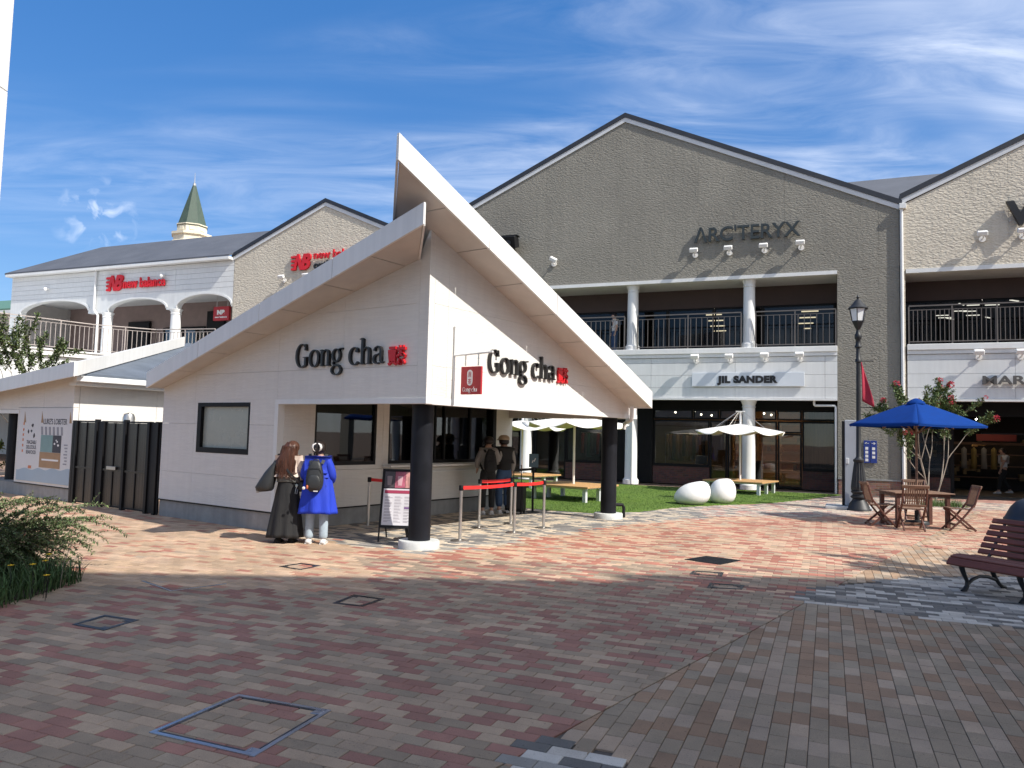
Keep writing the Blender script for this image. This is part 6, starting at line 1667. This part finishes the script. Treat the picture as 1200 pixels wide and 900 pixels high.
def person(fr, label, H, P=None, lean=0.0, head=(0, 0, 0)):
    """P overrides joints: key 'elbow_r': (x,y,z) in units of height, x to the right, y forward"""
    P = P or {}; t = thing('person', label, 'person', fr)
    def J(k, s):
        key = k + ('_r' if s > 0 else '_l')
        if key in P: return Vector(P[key])
        b = BASE[k]; return Vector((b[0] * s, b[1], b[2]))
    V = []; E = []
    def add(co, r_, par=None):
        V.append((tuple(Vector(co) * H), r_ * H if not isinstance(r_, tuple) else (r_[0] * H, r_[1] * H))); i = len(V) - 1
        if par is not None: E.append((par, i))
        return i
    hx, hy, hz = head
    pel = add((0, 0, .535), (.075, .058)); wst = add((0, .0, .63), (.066, .05), pel); che = add((0, .0, .735), (.082, .058), wst); ubk = add((0, -.005, .80), (.058, .045), che)
    nk = add((0, -.002, .845), .030, ubk); n2 = add((hx * .4, .008 + hy * .4, .868), .032, nk)
    hc = add((hx, .012 + hy, .905), (.052, .058), n2); ht = add((hx, .008 + hy, .948), (.050, .058), hc); tp = add((hx, .004 + hy, .972), .030, ht)
    add((hx, .078 + hy, .912), .009, hc); add((hx, .052 + hy, .875), .022, n2)
    for s in (1, -1): add((hx + s * .062, .0 + hy, .912), .010, hc)
    for s in (1, -1):
        sh_ = J('shoulder', s); el = J('elbow', s); wr = J('wrist', s)
        a = add(sh_, .027, ubk); b = add(el, .025, a); c = add(wr, .0175, b)
        hd = (wr - el).normalized(); pm = wr + hd * .028; pv = add(pm, (.021, .012), c)
        side = hd.cross(Vector((s * 1.0, 0, 0)));
        if side.length < .2: side = Vector((0, 1, 0))
        side.normalize(); inn = side.cross(hd).normalized() * (-s)
        for k, (off, L_) in enumerate(((-.014, .040), (-.005, .046), (.005, .043), (.014, .034))):
            k0 = add(pm + hd * .022 + side * off, .0062, pv); k1 = add(pm + hd * (.022 + L_ * .55) + side * off * 1.15 + inn * .006, .0056, k0); add(pm + hd * (.022 + L_ * .9) + side * off * 1.2 + inn * .017, .0048, k1)
        th = add(pm - hd * .008 + side * -.020 + inn * .006, .0068, pv); add(pm + hd * .018 + side * -.030 + inn * .014, .0056, th)
        hp = J('hip', s); kn = J('knee', s); an = J('ankle', s)
        a = add(hp, .052, pel); b = add(kn, .034, a); c = add(an, .022, b); add(an + Vector((0, .055, -.026)), .018, c); add(an + Vector((0, -.02, -.022)), .017, c)
    skin('body', V, E, mSKIN, t)
    for s in (1, -1): MB().ball(((hx + s * .022) * H, (.064 + hy) * H, .922 * H), .0075 * H, n=8, m=6).build('eye', mEYE, t, smooth=180)
    MB().obox((hx * H, (.068 + hy) * H, .888 * H), (1, 0, 0), (0, 1, 0), (0, 0, 1), .016 * H, .006 * H, .003 * H, .002).build('mouth', mat('lips', (.36, .12, .10), .5), t)
    return t, J
def shoe(t, J, H, s, m, sole, L_=.155):
    a = J('ankle', s) * H; rings = []
    for y, w_, h in ((-.045, .022, .030), (-.03, .028, .048), (.0, .028, .055), (.035, .029, .040), (.07, .031, .030), (.10, .024, .022), (.108, .010, .015)):
        rings.append([(a.x + w_ * H * math.cos(q), a.y + y * H, (h / 2 + h / 2 * math.sin(q)) * H + a.z - .045 * H) for q in [TAU * k / 14 for k in range(14)]])
    o = MB().loft(rings).build('shoe', m, t, smooth=180)
    MB().box(a.x - .030 * H, a.y - .045 * H, a.z - .047 * H, a.x + .030 * H, a.y + .105 * H, a.z - .034 * H, .004).build('sole', sole, o)
def sleeve_top(name, t, J, H, m, infl=.016, upto='elbow', frac=1.0, body=(.52, .83), wide=0.0, sub=2, neck=True):
    V = []; E = []
    def add(co, r_, par=None):
        V.append((tuple(Vector(co) * H), (r_[0] * H, r_[1] * H) if isinstance(r_, tuple) else r_ * H)); i = len(V) - 1
        if par is not None: E.append((par, i))
        return i
    c = add((0, 0, .735), (.080 + infl + wide, .058 + infl)); u = add((0, -.004, .798), (.056 + infl, .045 + infl), c)
    if neck: add((0, -.003, .842), .033, u)
    p = c; zs = [z for z in (.68, .63, .58, .535, .49) if z >= body[0]]
    for z in zs: p = add((0, 0, z), (.070 + infl + wide, .055 + infl + wide * .6), p)
    for s in (1, -1):
        sh_ = J('shoulder', s); el = J('elbow', s); wr = J('wrist', s); a = add(sh_ + Vector((-s * .005, 0, -.005)), .035 + infl * .75, u)
        if upto == 'none': continue
        if upto == 'elbow': add(sh_ + (el - sh_) * frac, .029 + infl, a)
        else:
            b = add(el, .026 + infl, a); add(el + (wr - el) * frac, .019 + infl, b)
    return skin(name, V, E, m, t, sub)
def trousers(t, J, H, m, infl=.012, hem=.05, flare=.0):
    V = []; E = []
    def add(co, r_, par=None):
        V.append((tuple(Vector(co) * H), (r_[0] * H, r_[1] * H) if isinstance(r_, tuple) else r_ * H)); i = len(V) - 1
        if par is not None: E.append((par, i))
        return i
    c = add((0, 0, .535), (.078 + infl, .062 + infl)); add((0, 0, .60), (.068 + infl, .054 + infl), c)
    for s in (1, -1):
        hp = J('hip', s); kn = J('knee', s); an = J('ankle', s)
        a = add(hp + Vector((0, 0, -.02)), .054 + infl, c); b = add(kn, .037 + infl + flare * .5, a); q = add(kn * .5 + an * .5, .033 + infl + flare * .8, b); add(an + Vector((0, 0, hem - .02)), .034 + infl * .6 + flare, q)
    return skin('trousers', V, E, m, t, 2)
def skirt(name, t, H, m, z0, z1, r0, r1, folds=9, amp=.06, cx_=0, cy_=0, ecc=.8, open_=None, ph=0):
    rings = []; n = 72; k_ = 16
    for i in range(k_ + 1):
        tt = i / k_; z = z0 + (z1 - z0) * tt; r_ = r0 + (r1 - r0) * tt ** .85
        rings.append([((cx_ * tt + r_ * math.cos(q) * (1 + amp * tt * math.sin(folds * q + ph + .6 * math.sin(2 * q + tt * 2)))) * H, (cy_ * tt + ecc * r_ * math.sin(q) * (1 + amp * tt * math.sin(folds * q + ph + .6 * math.sin(2 * q + tt * 2)))) * H, (z + .004 * math.sin(3 * q) * tt) * H) for q in [TAU * k / n for k in range(n)]])
    return MB().loft(rings[::-1]).build(name, m, t, smooth=180)
def hair_cap(t, H, m, hx=0, hy=0, back=0.0, low=.90, name='hair'):
    rings = []
    for z, rx, ry, oy in ((.985, .012, .012, .0), (.975, .036, .04, -.002), (.955, .057, .064, -.004), (.93, .0655, .071, -.008), (.905, .067, .069, -.014), (low - .015, .058, .056, -.022), (low - .03, .035, .03, -.03)):
        rings.append([((hx + rx * math.cos(q)) * H * (1 + .02 * math.sin(9 * q)), (hy + .008 + oy + ry * math.sin(q) * (.78 if math.sin(q) > 0 and z < .95 else 1)) * H, z * H) for q in [TAU * k / 32 for k in range(32)]])
    return MB().loft(rings[::-1]).build(name, m, t, smooth=180)
def loft_bag(name, m, t, C, W_, D, Hh, taper=.75, n=24, e=.55, fr=None):
    rings = []
    for i in range(13):
        tt = i / 12; z = Hh * (tt - .5); k = (math.sin(math.pi * min(1, max(0, tt * .96 + .02))) ** .28) * (1 - (1 - taper) * tt)
        rings.append([(C[0] + W_ / 2 * k * math.copysign(abs(math.cos(q)) ** e, math.cos(q)), C[1] + D / 2 * k * math.copysign(abs(math.sin(q)) ** e, math.sin(q)), C[2] + z) for q in [TAU * j / n for j in range(n)]])
    return MB().loft(rings).build(name, m, t, fr, smooth=180)
mHAIRB = mat('brown hair', (.070, .026, .014), .45, nscale=40, namt=.45, stretch=(1, 1, .12), bscale=60, bstr=.7, bstretch=(1, 1, .08))
mHAIRK = mat('black hair', (.014, .009, .008), .4, nscale=40, namt=.4, stretch=(1, 1, .15), bscale=60, bstr=.5, bstretch=(1, 1, .1))
mCREAMC = mat('cream blouse', (.62, .50, .42), .8, namt=.06, bscale=14, bstr=.35, bdist=.02, bstretch=(1, 1, .5))
mGREYV = mat('grey vest', (.12, .12, .11), .8, namt=.1)
mBLKC = mat('black cloth', (.016, .016, .017), .85, namt=.2, bscale=12, bstr=.4, bdist=.02, bstretch=(2, 2, .3))
mBLUEC = mat('cobalt coat', (.010, .040, .46), .75, namt=.10, bscale=9, bstr=.5, bdist=.03, bstretch=(2, 2, .35))
mJEANP = mat('pale denim', (.36, .44, .50), .85, namt=.12, nscale=9, bscale=60, bstr=.2)
mJEAN = mat('blue denim', (.045, .085, .17), .85, namt=.15, nscale=9)
mGREYC = mat('grey shirt', (.30, .28, .26), .85, namt=.08, bscale=12, bstr=.3, bdist=.02)
mNYL = mat('black nylon', (.022, .024, .026), .5, namt=.15, bscale=30, bstr=.15)
mTRAIN = mat('white trainer', (.66, .64, .62), .6, namt=.05)
mBEIGEC = mat('beige cap', (.40, .31, .21), .8, namt=.08)
def strap(m, pts, w_, th=.006):
    pts = [Vector(p) for p in pts]
    for a, b in zip(pts, pts[1:]): m.bar(a, b, w_, th, (0, 1, .01))
def backpack(fr, label, H, m, W_=.29, Hh=.46, D=.17, z=.66, y=-.16):
    t = thing('backpack', label, 'backpack', fr, 'backpacks worn by customers')
    b = loft_bag('bag_body', m, t, (0, (y) * H - D * .1, z * H), W_, D, Hh, .70)
    loft_bag('front_pocket', m, t, (0, y * H - D * .52, (z - .055) * H), W_ * .74, D * .42, Hh * .46, .85)
    for s in (1, -1):
        s_ = MB(); strap(s_, [(s * .052 * H, (y + .045) * H, (z + .115) * H), (s * .070 * H, -.052 * H, .828 * H), (s * .082 * H, -.01 * H, .858 * H), (s * .088 * H, .06 * H, .82 * H), (s * .098 * H, .07 * H, .70 * H), (s * .10 * H, -.0 * H, .62 * H), (s * .085 * H, (y + .05) * H, .56 * H)], .045); s_.build('shoulder_strap', m, t)
    h = MB().tube([(-.03 * H, (y + .03) * H, (z + .135) * H), (-.02 * H, (y + .02) * H, (z + .155) * H), (.02 * H, (y + .02) * H, (z + .155) * H), (.03 * H, (y + .03) * H, (z + .135) * H)], .009, 6).build('grab_handle', m, t, smooth=60)
    MB().tube([(-.12 * W_ / .29, y * H - D * .34, (z - .02) * H), (-.08, y * H - D * .52, (z + .075) * H), (.08, y * H - D * .52, (z + .075) * H), (.12 * W_ / .29, y * H - D * .34, (z - .02) * H)], .005, 5).build('zip', mIRON, t)
    return t
# -- woman in cream blouse and long black skirt
HW = 1.56
F1 = at(-3.36, 11.72, 0, 2)
t, J = person(F1, 'woman with long brown hair in a cream blouse and long black skirt', HW, {'elbow_r': (.135, .02, .66), 'wrist_r': (.10, .12, .60), 'elbow_l': (-.135, .0, .655), 'wrist_l': (-.09, .10, .58), 'ankle_l': (-.07, -.02, .045), 'ankle_r': (.05, .02, .045)}, head=(.022, .012, 0))
sleeve_top('blouse', t, J, HW, mCREAMC, .024, 'elbow', .95, (.57, .83), .012)
V_ = skirt('waistcoat_back', t, HW, mGREYV, .755, .585, .098, .113, 5, .02, ecc=.72)
skirt('skirt', t, HW, mBLKC, .63, .055, .085, .172, 9, .085, cx_=-.015, ecc=.78)
skirt('waistband', t, HW, mBLKC, .645, .615, .088, .088, 3, .0, ecc=.78)
for s in (1, -1): shoe(t, J, HW, s, mBLKC, mBLKC)
hair_cap(t, HW, mHAIRB, .022, .012)
rings = []
for z, rx, ry, ox, oy in ((.965, .045, .05, .02, -.012), (.93, .066, .062, .018, -.022), (.89, .074, .06, .012, -.034), (.85, .082, .058, .002, -.042), (.80, .092, .05, -.012, -.05), (.75, .094, .042, -.022, -.056), (.70, .084, .034, -.030, -.06), (.665, .06, .022, -.036, -.06), (.645, .025, .01, -.04, -.058)):
    rings.append([((ox + rx * math.cos(q) * (1 + .07 * math.sin(11 * q + z * 40) + .03 * math.sin(5 * q - z * 60))) * HW, (oy + ry * math.sin(q) * (1 + .10 * math.sin(13 * q + z * 30))) * HW, (z + .008 * math.sin(7 * q)) * HW) for q in [TAU * k / 44 for k in range(44)]])
hb_ = MB().loft(rings[::-1])
for k in range(150):
    q = R.uniform(math.pi * .9, TAU * 1.05); x0 = .014 + .075 * math.cos(q); y0 = -.03 + .055 * math.sin(q); pts = []
    zt = R.uniform(.88, .94); zb = R.uniform(.60, .74)
    for i in range(9):
        tt = i / 8; z = zt + (zb - zt) * tt; pts.append(((x0 * (1 + .18 * tt) - .035 * tt + .011 * math.sin(8 * tt + k) * tt) * HW, (y0 * (1 - .12 * tt) - .030 * tt - .004) * HW, z * HW))
    hb_.tube(pts, [.004 + .0025 * math.sin(math.pi * i / 8) for i in range(8)] + [.0008], 5)
hb_.build('long_hair', mHAIRB, t, smooth=70)
MB().obox((.135 * HW, .14 * HW, .665 * HW), (1, 0, 0), (0, 1, .3), (0, -.3, 1), .04, .006, .075, .004).build('phone', mREDSIGN, t)
bagt = thing('shoulder_bag', 'large black shoulder bag hanging at the left hip of the woman in the cream blouse', 'bag', F1)
rings = []
for z, c_, rx, ry in ((.815, -.095, .012, .02), (.76, -.125, .028, .035), (.68, -.165, .055, .055), (.60, -.195, .078, .07), (.54, -.215, .088, .075), (.505, -.212, .080, .068), (.49, -.205, .055, .05)):
    rings.append([((c_ + rx * math.copysign(abs(math.cos(q)) ** .8, math.cos(q)) * (1 + .05 * math.sin(5 * q + z * 30))) * HW, (-.035 + ry * math.copysign(abs(math.sin(q)) ** .8, math.sin(q)) * (1 + .05 * math.sin(4 * q - z * 25))) * HW, (z + .12 * rx * math.cos(q)) * HW) for q in [TAU * k / 28 for k in range(28)]])
MB().loft(rings[::-1]).build('bag_body', mNYL, bagt, smooth=180)
s_ = MB(); strap(s_, [(-.16 * HW, -.05 * HW, .71 * HW), (-.10 * HW, -.03 * HW, .845 * HW), (-.085 * HW, .02 * HW, .85 * HW), (-.13 * HW, .05 * HW, .70 * HW)], .03, .008); s_.build('strap', mNYL, bagt)
MB().box(-.225 * HW - .10, -.07 * HW, .475 * HW, -.225 * HW - .06, -.05 * HW, .50 * HW, .003).build('buckle', mSTEEL, bagt)
pch = thing('crossbody_bag', 'small black crossbody pouch with pale charms at her right hip', 'bag', F1)
loft_bag('bag_body', mNYL, pch, (.125 * HW, .03 * HW, .545 * HW), .12, .20, .17, .9)
s_ = MB(); strap(s_, [(-.085 * HW, -.03 * HW, .852 * HW), (-.05 * HW, -.088 * HW, .79 * HW), (.04 * HW, -.112 * HW, .68 * HW), (.13 * HW, -.07 * HW, .585 * HW)], .028, .007); s_.build('strap', mNYL, pch)
MB().tube([(.115 * HW, -.065 * HW, .56 * HW), (.105 * HW, -.085 * HW, .53 * HW), (.10 * HW, -.09 * HW, .48 * HW), (.115 * HW, -.085 * HW, .475 * HW), (.12 * HW, -.08 * HW, .52 * HW)], .006, 6).build('carabiner', mSTEEL, pch, smooth=60)
MB().ball((.105 * HW, -.075 * HW, .555 * HW), .02, .012, .028, n=8, m=6).build('charm', mat('mint charm', (.45, .52, .48), .6), pch)
# -- woman in cobalt coat
H2 = 1.565
F2 = at(-2.90, 11.66, 0, -3)
t, J = person(F2, 'woman in a long cobalt blue coat and pale jeans with a white hair clip', H2, {'elbow_r': (.138, -.01, .65), 'wrist_r': (.11, .10, .58), 'elbow_l': (-.135, .0, .65), 'wrist_l': (-.09, .11, .59), 'ankle_l': (-.068, .02, .045), 'ankle_r': (.075, .0, .045), 'knee_l': (-.06, .02, .28), 'knee_r': (.068, .015, .28)}, head=(0, .01, 0))
trousers(t, J, H2, mJEANP, .008, .012, .006)
sleeve_top('coat', t, J, H2, mBLUEC, .022, 'wrist', .85, (.52, .83), .012)
skirt('coat_tail', t, H2, mBLUEC, .715, .295, .112, .178, 7, .10, cx_=.012, cy_=-.01, ecc=.72, ph=1.1)
for s in (1, -1): shoe(t, J, H2, s, mTRAIN, mTRAIN)
hair_cap(t, H2, mHAIRK, 0, .01)
cb = MB().ball((0, -.085 * H2, .925 * H2), .040, .035, .055, n=14, m=10); 
for k in range(5): cb.tube([(.02 * math.sin(k * 2) * H2, -.10 * H2, .915 * H2), (.012 * math.sin(k) * H2, -.105 * H2, .88 * H2), (.006 * (k - 2) * H2, -.09 * H2, .845 * H2)], [.016, .012, .003], 6)
cb.build('hair_bun', mHAIRK, t, smooth=80)
for s in (1, -1):
    MB().tube([(s * .012 * H2, -.098 * H2, .963 * H2), (s * .034 * H2, -.112 * H2, .950 * H2), (s * .042 * H2, -.114 * H2, .925 * H2), (s * .034 * H2, -.110 * H2, .900 * H2), (s * .018 * H2, -.1 * H2, .888 * H2)], [.014, .022, .022, .018, .008], 8, flat=.6).build('claw_clip', mTRAIN, t, smooth=70)
bp_ = backpack(F2, 'black day pack with small charms worn over the cobalt coat', H2, mNYL, .29, .46, .17, .655, -.135)
MB().ball((-.085 * H2, -.225 * H2, .545 * H2), .024, .008, .024, n=12, m=6).build('white_charm', mTRAIN, bp_, smooth=180)
MB().ball((-.055 * H2, -.215 * H2, .555 * H2), .018, .012, .032, n=8, m=6).build('orange_charm', mat('orange charm', (.42, .10, .04), .6), bp_, smooth=180)
MB().box(.01 * H2, -.243 * H2, .515 * H2, .05 * H2, -.239 * H2, .525 * H2).build('label_patch', mTRAIN, bp_)
# -- customer with grey shirt and backpack
H3 = 1.70
F3 = at(-.47, 16.60, 0, -12)
t, J = person(F3, 'person in a grey shirt wearing a black backpack at the serving counter', H3, {'elbow_r': (.135, .03, .66), 'wrist_r': (.10, .15, .64), 'elbow_l': (-.138, .0, .65), 'wrist_l': (-.12, .10, .57)}, head=(.008, .012, 0))
trousers(t, J, H3, mBLKC, .010); sleeve_top('shirt', t, J, H3, mGREYC, .017, 'wrist', .8, (.53, .83), .004)
for s in (1, -1): shoe(t, J, H3, s, mTRAIN, mTRAIN)
hair_cap(t, H3, mHAIRK, .008, .012, low=.915)
backpack(F3, 'black backpack worn by the person in the grey shirt', H3, mBLKC, .31, .50, .19, .665, -.14)
# -- customer with cap
H4 = 1.71
F4 = at(-.13, 16.86, 0, -26)
t, J = person(F4, 'person in a beige cap, black vest and jeans beside the suitcase', H4, {'elbow_l': (-.13, .03, .66), 'wrist_l': (-.06, .13, .62)}, head=(-.004, .012, 0))
trousers(t, J, H4, mJEAN, .012, .05, .008); sleeve_top('shirt', t, J, H4, mGREYC, .012, 'wrist', .8, (.53, .83)); sleeve_top('vest', t, J, H4, mBLKC, .026, 'none', 1, (.53, .83), .006)
for s in (1, -1): shoe(t, J, H4, s, mTRAIN, mTRAIN)
hair_cap(t, H4, mHAIRK, -.004, .012, low=.905)
cp_ = MB().lathe([(.072 * H4, .935 * H4), (.074 * H4, .95 * H4), (.066 * H4, .975 * H4), (.04 * H4, .995 * H4), (.001, 1.0 * H4)], 20, (-.004 * H4, .012 * H4, 0), 1, 1.05)
cp_.loft([[(x * H4 - .004 * H4, y * H4, (.938 + dz) * H4) for x, y, dz in ((-.06, .05, .0), (.06, .05, .0), (.05, .125, -.008), (0, .145, -.010), (-.05, .125, -.008))], [(x * H4 - .004 * H4, y * H4, (.942 + dz) * H4) for x, y, dz in ((-.06, .05, .004), (.06, .05, .004), (.05, .125, -.006), (0, .145, -.008), (-.05, .125, -.006))]])
cp_.build('cap', mBEIGEC, t, smooth=40)
# -- person on the balcony
H5 = 1.68
bpos = aw(-8.15, 1.0, 5.0)
t, J = person(Matrix.Translation(bpos) @ Matrix.Rotation(rad(100), 4, 'Z'), 'person in a white shirt and jeans standing behind the balcony rail', H5, {'elbow_r': (.13, -.04, .66), 'wrist_r': (.12, .02, .53)}, head=(0, .01, 0))
trousers(t, J, H5, mJEAN, .012); sleeve_top('shirt', t, J, H5, mTRAIN, .018, 'elbow', .8, (.53, .83)); hair_cap(t, H5, mHAIRK, 0, .01, low=.91)
for s in (1, -1): shoe(t, J, H5, s, mBLKC, mBLKC)
# -- passer-by in the right-hand shop
H6 = 1.70
t, J = person(at(18.10, 28.19, .021, -75), 'person in a white T-shirt walking inside the dark shop at the right edge', H6, {'ankle_l': (-.05, .12, .05), 'knee_l': (-.055, .10, .285), 'ankle_r': (.05, -.14, .07), 'knee_r': (.055, -.01, .28), 'elbow_l': (-.125, .05, .65), 'wrist_l': (-.115, .10, .51), 'elbow_r': (.125, -.06, .65), 'wrist_r': (.12, -.05, .50)}, head=(0, .014, 0))
trousers(t, J, H6, mBLKC, .012); sleeve_top('shirt', t, J, H6, mTRAIN, .016, 'elbow', .6, (.53, .83)); hair_cap(t, H6, mHAIRK, 0, .014, low=.91)
for s in (1, -1): shoe(t, J, H6, s, mTRAIN, mTRAIN)
